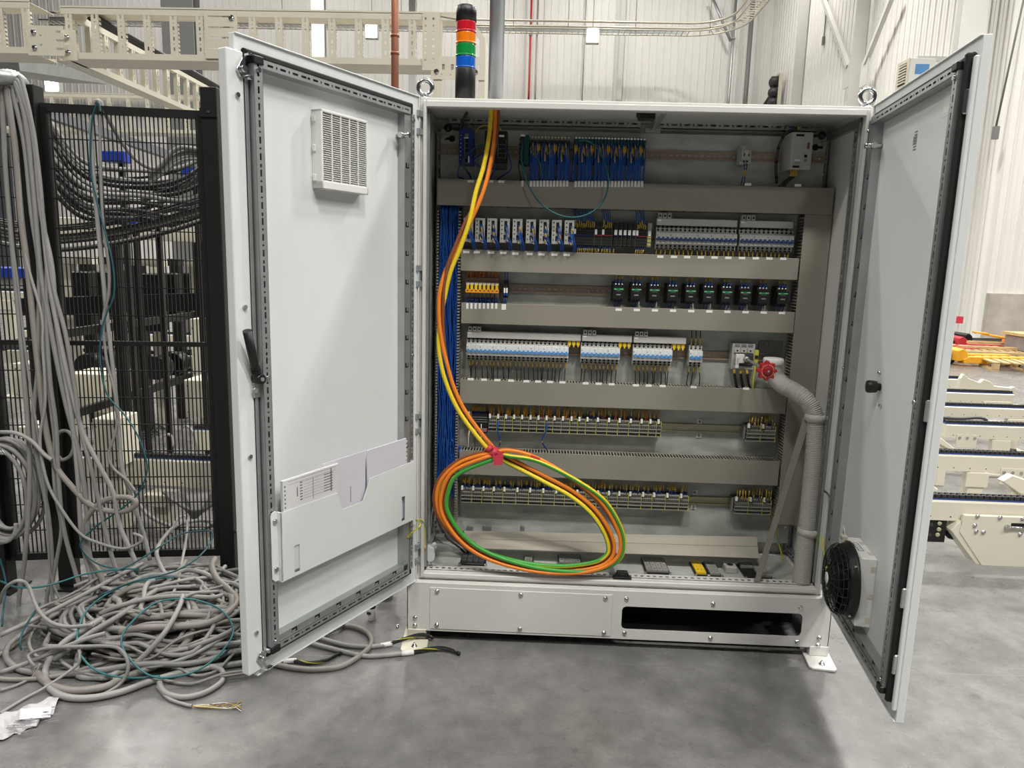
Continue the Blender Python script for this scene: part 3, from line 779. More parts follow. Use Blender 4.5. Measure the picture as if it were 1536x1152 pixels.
for k in range(4): breaker(1.243+k*3*P1,1.622,BG,'%s grey three-pole breaker from the left in the bank of four'%ORD[k],'bank of four grey breakers')
# comb busbars
fm = MB(); fm.box(-.0075,.0075,-.062,-.03,0,.020,0); fm.cyl((0,-.0625,.009),(0,-.0618,.009),.0042,n=8,m=1); fm.box(-.006,.006,-.06,-.032,.0195,.0205,1)
fm = fm.mesh('feed_terminal',['device_grey','slot_dark'])
ym = MB(); ym.box(-.0065,.0065,-.052,-.044,-.012,.010); ym.box(-.003,.003,-.053,-.044,-.020,-.010); ym = ym.mesh('spare_pin_cap','fuse_yellow')
def busbar(x0,x1,z,label,spare=0,split=None):
    t = thing('comb_busbar',label,'busbar',(x0,PLY,z),'grey comb busbars')
    m = MB(); m.box(x0,x1,PLY-.058,PLY-.040,z,z+.028); 
    if split: m.box(split-.0008,split+.0008,PLY-.0585,PLY-.04,z,z+.0285)
    part('busbar_cover',m,'device_grey',t,bevel=.0015)
    n = int((x1-x0)/P1); m = MB()
    for k in range(n): m.box(x0+(k+.35)*P1,x0+(k+.65)*P1,PLY-.050,PLY-.046,z-.008,z)
    part('busbar_teeth',m,'slot_dark',t,kind='stuff')
    m = MB(); m.box(x0+.004,x0+.018,PLY-.0586,PLY-.058,z+.017,z+.022); part('busbar_marker',m,'label_white',t)
    for k in range(3): o = part('feed_terminal',fm,None,t); o.location=(.012+k*.0185,0,.028)
    for k in range(spare): o = part('spare_pin_cap',ym,None,t); o.location=(x1-x0-.010-k*P1,0,-.006)
    return t
busbar(.911,1.232,1.672,'comb busbar over the bank of six grey breakers')
busbar(1.243,1.453,1.672,'comb busbar over the bank of four grey breakers')
busbar(.157,.628,1.196,'long comb busbar over the eight white breakers',3,.465)
busbar(.633,.838,1.196,'comb busbar over the middle three white breakers',3)
busbar(.845,1.060,1.196,'comb busbar over the three white breakers left of the lone one',3)

# ---------------- contactors ----------------
cbm = MB(); cbm.box(0,.045,-.050,-.004,-.040,.040); cbm.box(.001,.044,-.086,-.050,-.028,.022); cbm.box(.002,.043,-.060,-.050,.022,.038); cbm.box(.002,.043,-.066,-.050,-.040,-.028)
for k in range(3): cbm.box(.006+k*.013,.010+k*.013,-.061,-.058,.024,.036,1)
cbm.box(.012,.034,-.0868,-.086,.002,.0085,1)
cbm = cbm.mesh('contactor_body',['black_plastic','dark_grey'])
cst = MB(); cst.box(.003,.042,-.0866,-.0858,.009,.0155,0); cst.box(.027,.041,-.0870,-.0866,.0125,.0135,1); cst.box(.005,.012,-.0870,-.0866,.0115,.013,1); cst=cst.mesh('green_stripe',['contactor_green','label_white'])
clb = MB(); clb.box(.014,.031,-.0866,-.086,-.0125,-.0075); clb=clb.mesh('device_tag','device_grey_dark')
cwm=[]
for k in range(3):
    m = MB(); rr = random.Random(k)
    for j in range(3):
        x=.012+j*.013; dx=rr.uniform(-.003,.003)
        m.tube(catmull([(x,-.058,.030),(x+dx,-.064,.042),(x+dx,-.060,.052)],3),.0028,6,0); m.tube([(x+dx,-.060,.050),(x+dx*1.3,-.05,.072)],.0034,6,1)
        m.tube([(x,-.063,.034),(x,-.0635,.028)],.0026,6,2)
    cwm.append(m.mesh('top_wires',['wire_blue','ferrule_yellow','wire_white']))
cwb=[]
for k in range(3):
    m = MB(); rr = random.Random(k+9)
    for j in range(3):
        x=.010+j*.013; dx=rr.uniform(-.004,.003)
        m.tube(catmull([(x+.002,-.060,-.030),(x+dx*.5,-.068,-.044),(x+dx*1.8,-.060,-.066)],3),.0023,6,1 if (j==2 and k>0) else 0)
        m.tube([(x+dx*1.6,-.061,-.056),(x+dx*1.9,-.060,-.066)],.0028,6,2)
    cwb.append(m.mesh('bottom_wires',['wire_navy','wire_white','ferrule_yellow']))
ctp = [aty(px,438,.255).x for px in (919.5,946.2,973.4,1001,1028,1055,1082.5,1110,1137.5,1166.5)]
for k,x in enumerate(ctp):
    t = thing('contactor','%s black contactor with a green stripe, counted from the left'%ORD[k],'contactor',(x,PLY,1.402),'row of ten contactors')
    part('contactor_body',cbm,None,t,world=False,bevel=.001); part('green_stripe',cst,None,t,world=False); part('device_tag',clb,None,t,world=False)
    part('top_wires',cwm[k%3],None,t,world=False,kind='stuff'); part('bottom_wires',cwb[(k*2)%3],None,t,world=False,kind='stuff')

# ---------------- fuse terminals, row three left ----------------
fw=.0170
fb=MB(); fb.box(.0004,fw-.0004,-.052,-.006,-.040,.042,0); fb.box(.001,fw-.001,-.060,-.050,.012,.020,3); fb.cyl((.005,-.0525,.028),(.005,-.0518,.028),.0028,n=6,m=2); fb.cyl((.012,-.0525,.028),(.012,-.0518,.028),.0028,n=6,m=2); fb.box(.002,fw-.002,-.054,-.05,-.034,-.020,1)
fb=fb.mesh('fuse_base',['fuse_brown','mid_grey','slot_dark','device_grey'])
fy=MB(); fy.box(.003,fw-.004,-.072,-.052,-.006,.013,0); fy=fy.mesh('fuse_plug','fuse_yellow')
fo_=MB(); fo_.box(0,fw,-.074,-.052,-.019,-.006,0); fo_.box(.005,.013,-.0746,-.0738,-.013,-.008,1); fo_=fo_.mesh('fuse_lever',['fuse_orange','fuse_brown'])
fwm=[]
for k in range(3):
    m=MB(); rr=random.Random(k+40)
    for j in range(3):
        x=.003+j*.0055; m.tube(catmull([(x,-.048,.040),(x+rr.uniform(-.003,.003),-.054,.056),(x+rr.uniform(-.004,.004),-.046,.075)],3),.0013,5,0)
        m.tube([(x,-.053,.058),(x+.001,-.047,.076)],.0016,5,1)
    for j in range(3):
        x=.003+j*.0055; m.tube(catmull([(x,-.048,-.040),(x+rr.uniform(-.005,.005),-.056,-.050),(x+rr.uniform(-.003,.003),-.05,-.066)],3),.0018,5,2)
    fwm.append(m.mesh('fuse_wires',['wire_orange','ferrule_yellow','wire_navy']))
for k in range(8):
    t=thing('fuse_terminal','%s orange lever fuse terminal from the left'%ORD[k],'fuse',(.148+k*fw,PLY,1.402),'row of eight fuse terminals')
    part('fuse_base',fb,None,t,world=False); part('fuse_plug',fy,None,t,world=False,bevel=.001); part('fuse_lever',fo_,None,t,world=False,bevel=.001); part('fuse_wires',fwm[k%3],None,t,world=False,kind='stuff')
for k in range(2):
    m=MB(); x=.303+k*.0095; m.box(x,x+.0085,PLY-.05,PLY-.006,1.365,1.435,0); m.box(x+.001,x+.0075,PLY-.056,PLY-.05,1.385,1.405,1); m.box(x+.001,x+.0075,PLY-.058,PLY-.05,1.374,1.384,2)
    m.tube(catmull([(x+.004,PLY-.04,1.43),(x+.006,PLY-.05,1.45),(x+.003,PLY-.045,1.475)],3),.002,5,2); m.tube(catmull([(x+.004,PLY-.04,1.372),(x+.002,PLY-.052,1.355),(x+.005,PLY-.045,1.335)],3),.002,5,2)
    solo('blue_terminal',m,['slot_dark','label_white','wire_blue'],'%s slim blue and white terminal beside the orange fuses'%('left','right')[k],'terminal','pair of blue terminals',loc=(x,PLY,1.402))

# ---------------- terminal groups ----------------
def term_mesh(w, seed):
    m=MB(); rr=random.Random(seed)
    m.box(0,w,-.030,-.006,-.030,.036,1)
    lv=[(-.030,.052),(-.014,.058),(.002,.060),(.017,.054)]
    for z,dp_ in lv:
        m.box(0,w,-dp_,-.028,z-.0035,z,0); m.box(0,w,-dp_+.006,-.028,z,z+.0115,2)
        n=max(2,int(w/.0042))
        for k in range(n+1): x=k*(w-.0008)/n; m.box(x,x+.0009,-dp_+.001,-dp_+.008,z,z+.0115,0)
    m.box(w-.0010,w+.0014,-.056,-.010,-.033,.032,3)
    m.box(0,w,-.050,-.030,.0285,.034,0)
    return m.mesh('terminal_body',['terminal_grey','terminal_dark','slot_dark','yellow_green'])
mkm=MB().box(.0008,.0088,-.062,-.050,.026,.043).mesh('terminal_marker','label_white')
def term_wires(w, seed, cols, front):
    m=MB(); rr=random.Random(seed); n=max(2,int(w/.0066))
    for k in range(n):
        if rr.random()<.12: continue
        x=.006+k*(w-.008)/n; c=rr.choice(cols); dx=rr.uniform(-.002,.002); yy=-.040-front*rr.random()
        if c==2: m.tube(catmull([(x,yy,.032),(x+dx,yy-.004,.050),(x-dx,yy,.085)],3),.0014,5,2)
        else: m.tube([(x,yy,.032),(x+dx,yy-.003,.050)],.0019,5,c)
        m.tube([(x+dx,yy-.003,.046+.01*rr.random()),(x+dx*2,yy-.001,.072+.012*rr.random())],.0023,5,1)
    return m.mesh('terminal_wires',['wire_navy','ferrule_yellow','wire_orange'])
def term_row(pxs, z, ylab, cols, lab, group, front=.012):
    xs=[aty(p,640,.283).x if z>.7 else aty(p,745,.283).x for p in pxs]
    for k in range(len(xs)-1):
        w=xs[k+1]-xs[k]-.0025
        t=thing('terminal_block',lab%ORD[k],'terminals',(xs[k],PLY,z),group)
        part('terminal_body',term_mesh(w,k),None,t,world=False); part('terminal_marker',mkm,None,t,world=False); part('terminal_wires',term_wires(w,k*7+int(z*100),cols if k<12 else [0,0,2] if z>.7 else cols,front),None,t,world=False,kind='stuff')
T5=[733,745.3,757,769.2,781.2,793.7,805.6,817.7,829.8,842.3,855.2,867,879,894.7,911.3,927.3,944,960.3,973.5,985.6,992.5]
T6=[691.5,708,723.3,739,754.8,774.3,793.3,813,832.4,847.5,864,879.5,895.2,911.5,927,943.5,962.8,979.2,999.3,1020,1034]
term_row(T5,.832,0,[1,2],'%s grey terminal block from the left on the upper terminal row','upper terminal row')
term_row(T6,.512,0,[0,0,0],'%s grey terminal block from the left on the lower terminal row','lower terminal row')
for (pxs,z,lab,names) in (((1120.5,1141.8,1164),.832,'upper',('left','right')),((1102,1123,1144.5,1157.5),.512,'lower',('left','middle','right'))):
    xs=[aty(p,650 if z>.7 else 760,.283).x for p in pxs]
    for k in range(len(xs)-1):
        w=xs[k+1]-xs[k]-.002; t=thing('terminal_block','%s terminal block of the small cluster at the right end of the %s terminal row'%(names[k],lab),'terminals',(xs[k],PLY,z-.004),'right-hand terminal clusters')
        part('terminal_body',term_mesh(w,k+50),None,t,world=False); part('terminal_marker',mkm,None,t,world=False); part('terminal_wires',term_wires(w,k+90,[1,1,0],.03),None,t,world=False,kind='stuff')
    m=MB(); x=xs[0]-.010; m.box(x,x+.008,PLY-.04,PLY-.006,z-.03,z+.03); solo('end_stop',m,'mid_grey','grey end clamp left of the cluster on the %s terminal row'%lab,'clamp',loc=(x,PLY,z))
m=MB(); x=aty(1153,755,.285).x; m.box(x,x+.006,PLY-.045,PLY-.006,.47,.55,0); m.box(x,x+.007,PLY-.052,PLY-.04,.485,.50,1); m.box(x,x+.007,PLY-.052,PLY-.04,.52,.535,1)
solo('earth_terminal',m,['yellow_green','slot_dark'],'green and yellow earth terminal at the end of the lower row','terminal',loc=(x,PLY,.47))
# black bus module at the left of the upper terminal row
t=thing('bus_module','black bus coupler module left of the upper terminal row','module',(aty(706,630,.283).x,PLY,.832))
m=MB(); x0,x1=aty(706,640,.283).x,aty(731,640,.283).x; m.box(x0,x1,PLY-.055,PLY-.006,.79,.875,0)
for z in (.858,.848,.838): m.box(x0,x1,PLY-.0565,PLY-.054,z,z+.0025,1)
m.box(x0+.002,x1-.002,PLY-.0568,PLY-.054,.797,.812,1); m.box(x0,x1,PLY-.0572,PLY-.054,.803,.806,2)
part('module_body',m,['black_plastic','mid_grey','tape_red'],t); part('module_marker',MB().box(x0-.012,x0-.005,PLY-.062,PLY-.05,.862,.882),'label_white',t)
part('bus_end',MB().box(x0-.004,x0+.004,PLY-.06,PLY-.01,.845,.885),'fuse_brown',t)
m=MB()
for k in range(10):
    x=x0+.004+k*.006; m.tube([(x,PLY-.045,.872),(x,PLY-.046,.885)],.002,5,0); m.tube([(x,PLY-.046,.884),(x+.001,PLY-.044,.905)],.0024,5,1)
part('module_wires',m,['wire_navy','ferrule_yellow'],t,kind='stuff')
m=MB(); m.tube(catmull([(x0-.008,PLY-.05,.80),(x0-.012,PLY-.055,.77),(x0-.006,PLY-.05,.74),(x0-.012,PLY-.04,.715)],5),.002,5,0); m.tube(catmull([(x0-.004,PLY-.05,.80),(x0-.008,PLY-.058,.775),(x0-.010,PLY-.05,.72)],5),.0018,5,1); m.tube([(x0+.018,PLY-.056,.80),(x0+.018,PLY-.05,.72)],.001,5,2); m.tube([(x0+.045,PLY-.056,.83),(x0+.044,PLY-.05,.72)],.0016,5,1)
part('screen_wires',m,['wire_orange','wire_white','wire_black'],t,kind='stuff')
for k,(pts,lab) in enumerate((( [(747.5,632),(746,645),(749,655),(750.5,662),(749,668)],'left'),([(820.5,635),(819.5,645),(815,655),(813,662),(817,670),(820,674)],'right'))):
    ys=[.278,.27,.275,.28,.30,.31]; path=[aty(px,py,ys[i]) for i,(px,py) in enumerate(pts)]; m=MB(); m.tube(catmull(path,5),.0034,7,0)
    c=path[3]; m.tube([c+Vector((0,0,.006)),c-Vector((0,0,.006))],.0042,7,1)
    solo('jumper_wire',m,['wire_blue','ferrule_yellow'],'%s short thick blue jumper hanging from the upper terminal row'%lab,'wire','blue jumper wires')
# ---------------- relay modules, row two left ----------------
dm=MB(); w=.0385; dm.box(0,w,-.098,-.006,-.047,.047,0); dm.box(.017,.029,-.0986,-.0975,-.005,.038,1); dm.box(.015,.029,-.0986,-.0975,-.036,-.016,1)
for z in (.036,.020,.004,-.012): dm.box(.005,.010,-.0986,-.0975,z-.0025,z+.0025,1)
dm.box(.004,.010,-.0985,-.0975,-.035,-.027,2); dm.box(.013,.022,-.0985,-.0975,-.011,-.0095,2)
dm=dm.mesh('module_body',['device_grey','slot_dark','mid_grey'])
dws=[]
for v in range(4):
    m=MB(); rr=random.Random(v+21)
    for k in range(14):
        x=.020+.008*rr.random(); z=.030-.045*rr.random(); ex=.036+.012*rr.random()
        lo = k>9
        if lo: x=.019+.008*rr.random(); z=-.018-.012*rr.random(); ex=.036+.008*rr.random()
        a=Vector((x,-.098,z)); b1=Vector((x+.006,-.114-.006*rr.random(),z-.020)); b2=Vector((ex,-.104,-.055)); b3=Vector((ex+rr.uniform(-.004,.004),-.060,-.092))
        P_=catmull([a,b1,b2,b3],5); m.tube(P_,.0019,5,0)
        i=2+rr.randrange(3)
        if rr.random()<.6: m.tube(P_[i:i+4],.0024,5,1)
    dws.append(m.mesh('module_wires',['wire_blue','ferrule_yellow']))
for k,px in enumerate((695.2,712.7,730.8,749.9,768.9,789,808.8,827.7,846.8)):
    x=aty(px,345,.243).x; t=thing('relay_module','%s pale relay module with blue wires, counted from the left'%ORD[k],'module',(x,PLY,1.633),'row of nine relay modules')
    part('module_body',dm,None,t,world=False,bevel=.001); part('module_wires',dws[k%4],None,t,world=False,kind='stuff')
# ---------------- black slice terminals, row two middle ----------------
SL=[(861,892,0),(892.7,903,0),(903.6,919,0),(921,926.6,1),(928,933.4,1),(935,939.8,1),(941.7,947,1),(948.4,953.8,1),(954.7,971,0)]
for k,(a,b_,slim) in enumerate(SL):
    x0,x1=aty(a,350,.27).x,aty(b_,350,.27).x; z=1.633; t=thing('bus_terminal','%s black bus terminal slice from the left in row two'%ORD[k],'terminal',(x0,PLY,z),'black bus terminals in row two')
    m=MB(); m.box(x0,x1,PLY-.062,PLY-.006,z-.048,z+.046,0); m.box(x1-.0012,x1+.001,PLY-.0635,PLY-.01,z-.048,z+.046,1)
    for zz in (-.020,-.033,-.046,.024,.010): m.box(x0,x1,PLY-.0632,PLY-.06,z+zz,z+zz+.0016,1)
    n=max(2,int((x1-x0)/.0045))
    for j in range(n): xx=x0+j*(x1-x0)/n; m.box(xx,xx+.0008,PLY-.0630,PLY-.06,z-.046,z-.020,1)
    m.box(x0,x1-.0012,PLY-.0634,PLY-.06,z-.008,z-.006,2)
    part('slice_body',m,['black_plastic','terminal_dark','tape_red' if k in (1,2,8) else 'wire_navy'],t)
    part('slice_marker',MB().box(x0+(-.001 if not slim else .002),x0+(.008 if not slim else .013),PLY-.067,PLY-.06,z-.004,z+.016),'label_white',t)
    m=MB(); n=max(1,int((x1-x0)/.0075)); rr=random.Random(k)
    if not slim or k==3:
        for j in range(n):
            x=x0+.004+j*.0075; jz=rr.uniform(-.012,.008)
            if k in (0,2,8):
                P_=catmull([(x,PLY-.058,z+.018),(x+.001,PLY-.068,z+.04+jz),(x-.004,PLY-.06,z+.066+jz),(x-.008,PLY-.045,z+.095)],4); m.tube(P_,.0019,5,0); m.tube(P_[1:6],.0024,5,1)
            m.tube([(x,PLY-.055,z-.046),(x+rr.uniform(-.004,.004),PLY-.056,z-.066)],.0018,5,0); m.tube([(x,PLY-.056,z-.060),(x+rr.uniform(-.004,.004),PLY-.05,z-.082)],.0022,5,1)
        part('slice_wires',m,['wire_blue','ferrule_yellow'],t,kind='stuff')
x0,x1=aty(972,350,.27).x,aty(977.6,350,.27).x
m=MB(); m.box(x0,x1,PLY-.062,PLY-.006,1.585,1.679,0); 
for zz in (1.59,1.605,1.62): m.box(x0,x1,PLY-.064,PLY-.06,zz,zz+.006,1)
m.box(x0+.002,x1-.002,PLY-.066,PLY-.06,1.628,1.648,2)
solo('end_terminal',m,['terminal_grey','yellow_green','label_white'],'green edged end terminal beside the grey breakers','terminal',loc=(x0,PLY,1.6))

# ---------------- top row: switches, coupler, I/O modules, thermostat, power supply ----------------
t=thing('network_switch','slim blue network switch at the top left of the plate','switch',(.115,PLY,1.89))
m=MB(); m.box(.115,.170,.250,PLY-.006,1.888,2.020,0); part('switch_body',m,['switch_blue'],t,bevel=.0015)
pmh=MB(); pmh.box(-.0065,.0065,-.001,.004,-.008,.008,0); pmh.box(-.0085,-.0065,-.0016,.002,-.010,.010,1); pmh.box(-.0085,.0065,-.0016,.002,-.010,-.0085,1); pmh=pmh.mesh('port',['slot_dark','mid_grey'])
for k in range(5): o=part('port',pmh,None,t); o.location=Vector((.145,.2495,1.975-k*.0185))-Vector((.115,PLY,1.89))
m=MB(); m.box(.138,.152,.2488,.251,1.989,2.003,0); m.box(.134,.152,.2490,.251,1.984,1.988,1)
for k in range(7): m.cyl((.122,.2490,1.905+k*.015),(.122,.2505,1.905+k*.015),.0018,n=6,m=1)
m.box(.152,.157,.2488,.251,1.893,1.918,1); part('status_marks',m,['mid_grey','label_white'],t,kind='stuff')
t=thing('network_switch','black two-column network switch beside the coloured cables','switch',(.218,PLY,1.895))
part('switch_body',MB().box(.216,.304,.252,PLY-.006,1.898,2.016),'black_plastic',t,bevel=.002)
part('switch_foot',MB().box(.240,.302,.262,PLY-.01,1.876,1.898),'dark_grey',t,bevel=.003)
for c in (0,1):
    for k in range(4): o=part('port',pmh,None,t); o.location=Vector((.276+c*.016,.2515,1.973-k*.0165))-Vector((.218,PLY,1.895)); o.scale=(1 if c==0 else -1,1,1)
m=MB(); m.box(.272,.292,.2508,.253,1.993,2.000,1); m.box(.226,.232,.2508,.253,1.993,2.000,1)
for k in range(4): m.cyl((.224,.2510,1.95+k*.012),(.224,.2525,1.95+k*.012),.0022,n=6,m=1)
part('status_marks',m,['mid_grey','label_white'],t,kind='stuff')
t=thing('bus_coupler','dark teal bus coupler at the left end of the I/O modules','module',(.356,PLY,1.90))
m=MB(); m.box(.356,.370,.262,PLY-.006,1.895,2.002,1); m.box(.370,.390,.258,PLY-.006,1.893,2.004,0)
for z in (1.975,1.945,1.915): m.box(.358,.368,.2612,.263,z,z+.014,2)
for k in range(6): m.box(.352,.356,.262,.30,1.90+k*.017,1.906+k*.017,0)
part('module_body',m,['teal_dark','black_plastic','dark_grey'],t,bevel=.0008); part('module_marker',MB().box(.357,.374,.2575,.262,1.998,2.005),'label_white',t)
iob=MB(); iob.box(.0005,.0123,-.062,-.006,-.045,.055,0); iob.box(.0012,.0115,-.066,-.06,.036,.053,1); iob.box(.002,.0108,-.068,-.064,.0465,.0525,2); iob.box(.003,.0100,-.0668,-.066,.024,.040,3)
iom=[iob.mesh('module_body',['teal_dark','device_grey_dark','rail_yellow','black_plastic'])]
iob.m=[{0:0,1:0,2:2,3:0}[x] for x in iob.m]; iom.append(iob.mesh('module_body',['teal_dark','device_grey_dark','device_white','black_plastic']))
iws=[]
for v in range(5):
    m=MB(); rr=random.Random(v+70)
    for k in range(7):
        x=.002+.009*rr.random(); zt=.012-.05*rr.random()**1.5; dx=rr.uniform(-.004,.005)
        P_=catmull([(x,-.062,.030),(x,-.074-.006*rr.random(),zt),(x+dx,-.084,-.06),(x+dx*1.5,-.080,-.125)],4); m.tube(P_,.0020,5,0)
        j=1+rr.randrange(3); 
        if rr.random()<.75: m.tube(P_[j:j+4],.0024,5,1)
    if v==2: m.tube([(.006,-.088,-.02),(.007,-.09,-.045)],.003,5,1)
    iws.append(m.mesh('module_wires',['wire_blue','ferrule_yellow']))
for (n,x0,x1,va,grp,lab) in ((12,.396,.552,0,'left bank of I/O modules','%s I/O module from the left in the beige topped bank'),(22,.569,.850,1,'right bank of I/O modules','%s I/O module from the left in the wider white topped bank')):
    for k in range(n):
        x=x0+k*(x1-x0)/n; t=thing('input_module',lab%ORD[k],'module',(x,PLY,1.950),grp)
        part('module_body',iom[va],None,t,world=False); part('module_wires',iws[(k*3+va)%5],None,t,world=False,kind='stuff')
t=thing('thermostat','small grey thermostat on the top rail','thermostat',(1.222,PLY,1.915))
m=MB(); m.box(1.222,1.266,.285,PLY-.006,1.914,1.988,0); m.box(1.226,1.262,.280,.286,1.934,1.982,0); m.box(1.223,1.228,.284,.30,1.925,1.98,1); m.cyl((1.250,.284,1.926),(1.250,.2800,1.926),.004,n=8,m=2); m.cyl((1.238,.284,1.926),(1.238,.2800,1.926),.004,n=8,m=2); m.box(1.234,1.239,.2794,.281,1.945,1.957,2); m.box(1.252,1.257,.2794,.281,1.945,1.957,2)
part('thermostat_body',m,['device_grey','device_grey_dark','slot_dark'],t,bevel=.001)
part('setting_dial',MB().lathe([(.013,0),(.012,.005),(.003,.006)],(1.246,.2795,1.964),axis=(0,-1,0),n=18),'device_grey',t)
m=MB()
for dx in (-.005,.005):
    x=1.245+dx; P_=catmull([(x,.284,1.918),(x,.278,1.905),(1.243+dx*.5,.275,1.885),(1.240+dx,.28,1.85),(1.240+dx,.29,1.82)],4); m.tube(P_,.002,6,0); m.tube(P_[7:11],.0026,6,1)
part('thermostat_wires',m,['wire_navy','ferrule_yellow'],t,kind='stuff')
t=thing('power_supply','tall grey power supply unit at the top right','power supply',(1.40,PLY,1.893))
m=MB(); m.box(1.397,1.477,.220,PLY-.006,1.893,2.030); part('supply_housing',m,'device_grey',t,bevel=.002)
m=MB(); m.box(1.412,1.442,.2192,.2205,2.014,2.022,0); m.box(1.408,1.434,.2192,.2205,1.898,1.906,0); m.box(1.456,1.466,.2192,.2205,1.968,1.992,1); m.box(1.449,1.460,.2192,.2205,1.936,1.947,0); m.box(1.449,1.460,.2192,.2205,1.920,1.930,2); m.box(1.414,1.434,.2192,.2205,1.922,1.929,3)
for k in range(3): m.box(1.414,1.436,.2193,.2205,1.911+k*.004,1.9125+k*.004,2)
part('supply_marks',m,['slot_dark','fuse_brown','mid_grey','label_white'],t,kind='stuff')
m=MB()
for k in range(4):
    x=1.408+k*.0065; P_=catmull([(x,.24,1.896),(x+.002,.232,1.882),(x-.001,.235,1.868),(x-.022,.26,1.845),(x-.028,.29,1.82)],4); m.tube(P_,.0022,6,0); m.tube(P_[0:9],.0028,6,1)
part('supply_wires',m,['wire_black','ferrule_yellow'],t,kind='stuff')
p=[aty(px,py,y) for px,py,y in ((1199,192,.26),(1190,194,.26),(1179,200,.27),(1171,212,.28),(1166,230,.30),(1164,252,.31),(1165,275,.31))]
m=MB(); P_=catmull(p,6); m.tube(P_,.0055,8,0)
for i in range(4,len(P_),6): m.tube(P_[i-1:i+1],.0066,8,1)
m.tube(P_[0:5],.006,8,2)
solo('supply_cable',m,['dark_grey','slot_dark','ferrule_yellow'],'dark spiral wrapped cable arching into the power supply','cable')
# patch leads of the switches
def px_cable(pts, r, mt, name, label, cat='cable', group=None, n=7, steps=6, mfun=None):
    m=MB(); P_=catmull([aty(px,py,y) for px,py,y in pts],steps); m.tube(P_,r,n,mfun=mfun)
    return solo(name,m,mt,label,cat,group)
px_cable([(727,217,.245),(715,221,.235),(703,229,.235),(695,240,.24),(694,248,.25),(700,256,.27),(705,264,.29),(707,272,.30)],.0032,'cable_teal_dark','patch_lead','dark teal patch lead from the blue switch to the black one',group='patch leads of the switches')
px_cable([(696,235,.24),(690,247,.24),(687,258,.25),(688,266,.27),(693,267,.29),(700,271,.30)],.0030,'wire_navy','patch_lead','navy patch lead looping under the blue switch',group='patch leads of the switches')
px_cable([(729,228,.245),(716,236,.24),(711,242,.25),(716,248,.27),(724,254,.28),(726,262,.29)],.0030,'wire_navy','patch_lead','navy patch lead between the two switches',group='patch leads of the switches')
px_cable([(755,219,.245),(762,232,.235),(767,246,.235),(765,256,.25),(752,265,.28),(744,271,.30)],.0030,'wire_navy','patch_lead','navy patch lead curving right of the black switch',group='patch leads of the switches')
px_cable([(737,236,.245),(741,246,.24),(741,256,.25),(735,268,.29)],.0028,'wire_navy','patch_lead','short navy patch lead below the black switch',group='patch leads of the switches')
px_cable([(698,184,.30),(706,190,.29),(712,205,.28),(715,225,.29),(717,245,.30),(720,262,.31),(720,274,.31)],.0034,'mid_grey','sensor_cable','grey cable dropping between the two switches')
px_cable([(713,200,.29),(717,193,.28),(726,188,.27),(734,190,.26),(736,197,.26)],.0020,'wire_yellow_green','earth_wire','yellow wire arching into the top of the black switch','wire')
px_cable([(747,190,.26),(751,194,.26),(753,199,.26)],.0020,'wire_yellow_green','earth_wire','short yellow wire at the right of the black switch','wire')
px_cable([(701,168,.20),(696,178,.21),(690,192,.24)],.006,'black_plastic','aerial','black rod aerial on the blue switch','aerial')
px_cable([(794,222,.25),(803,232,.22),(810,245,.215),(812,262,.23)],.0024,'cable_teal','bus_lead','short teal bus lead drooping over the left I/O modules')
px_cable([(784,215,.25),(782,235,.23),(786,257,.22),(795,283,.22),(812,306,.21),(835,321,.205),(858,326,.20),(880,322,.20),(898,310,.20),(909,293,.20),(913,270,.205),(909,250,.21),(902,232,.22),(892,218,.235),(880,211,.25),(868,211,.26)],.0030,'cable_teal','bus_cable','teal bus cable hanging in a wide loop over the top duct',n=8)
px_cable([(779,240,.25),(778,250,.25),(780,262,.27),(782,272,.29)],.0022,'wire_black','earth_wire','short dark wire under the teal coupler','wire')

# ---------------- main switch with red knob ----------------
t=thing('main_switch','grey main switch with a long shaft to a red rotary knob','switch',(1.255,PLY,1.10))
m=MB(); m.box(1.253,1.345,.290,PLY-.006,1.098,1.205,0)
for k in range(3):
    c=1.272+k*.027; m.box(c-.012,c+.012,.284,.291,1.168,1.190,0); m.cyl((c,.2836,1.176),(c,.2843,1.176),.004,n=8,m=1); m.box(c-.010,c+.010,.286,.291,1.193,1.203,2)
m.box(1.258,1.342,.284,.291,1.100,1.112,0)
part('switch_body',m,['device_grey','slot_dark','mid_grey'],t,bevel=.0015)
part('switch_front',MB().box(1.268,1.338,.276,.290,1.115,1.163),'dark_grey',t,bevel=.002)
m=MB(); m.box(1.264,1.298,.262,.278,1.128,1.164,0); m.box(1.262,1.275,.256,.264,1.108,1.160,0); m.box(1.265,1.272,.255,.257,1.122,1.150,1); part('handle_base',m,['device_white','device_grey'],t,bevel=.002)
ka=Vector((1.303,.262,1.146)); kb=aty(1150,556,.065)
part('switch_shaft',MB().cyl(ka,kb,.0055,n=12).lathe([(.012,0),(.012,.01),(.008,.014)],ka,axis=(kb-ka),n=14),'zinc',t)
ax=(kb-ka).normalized(); ax=Vector((.10,-1,.0)).normalized()
u_=ax.cross(Vector((0,0,1))).normalized(); v_=u_.cross(ax)
m=MB(); n=64; prof=[]
def kring(sc,h): 
    out=[]
    for i in range(n):
        a=2*PI*i/n; r=sc*(.0345+.0052*math.cos(8*a)); out.append(kb+ax*h+u_*(r*math.cos(a))+v_*(r*math.sin(a)))
    return out
rings=[kring(.90,-.012),kring(1,-.009),kring(1,.006),kring(.93,.010),kring(.70,.011)]
b0=len(m.v)
for rg in rings: m.v += [tuple(p) for p in rg]
for k in range(len(rings)-1):
    for i in range(n):
        j=(i+1)%n; m.quad((b0+k*n+i,b0+k*n+j,b0+(k+1)*n+j,b0+(k+1)*n+i),0,False)
m.quad([b0+i for i in reversed(range(n))]); m.quad([b0+(len(rings)-1)*n+i for i in range(n)])
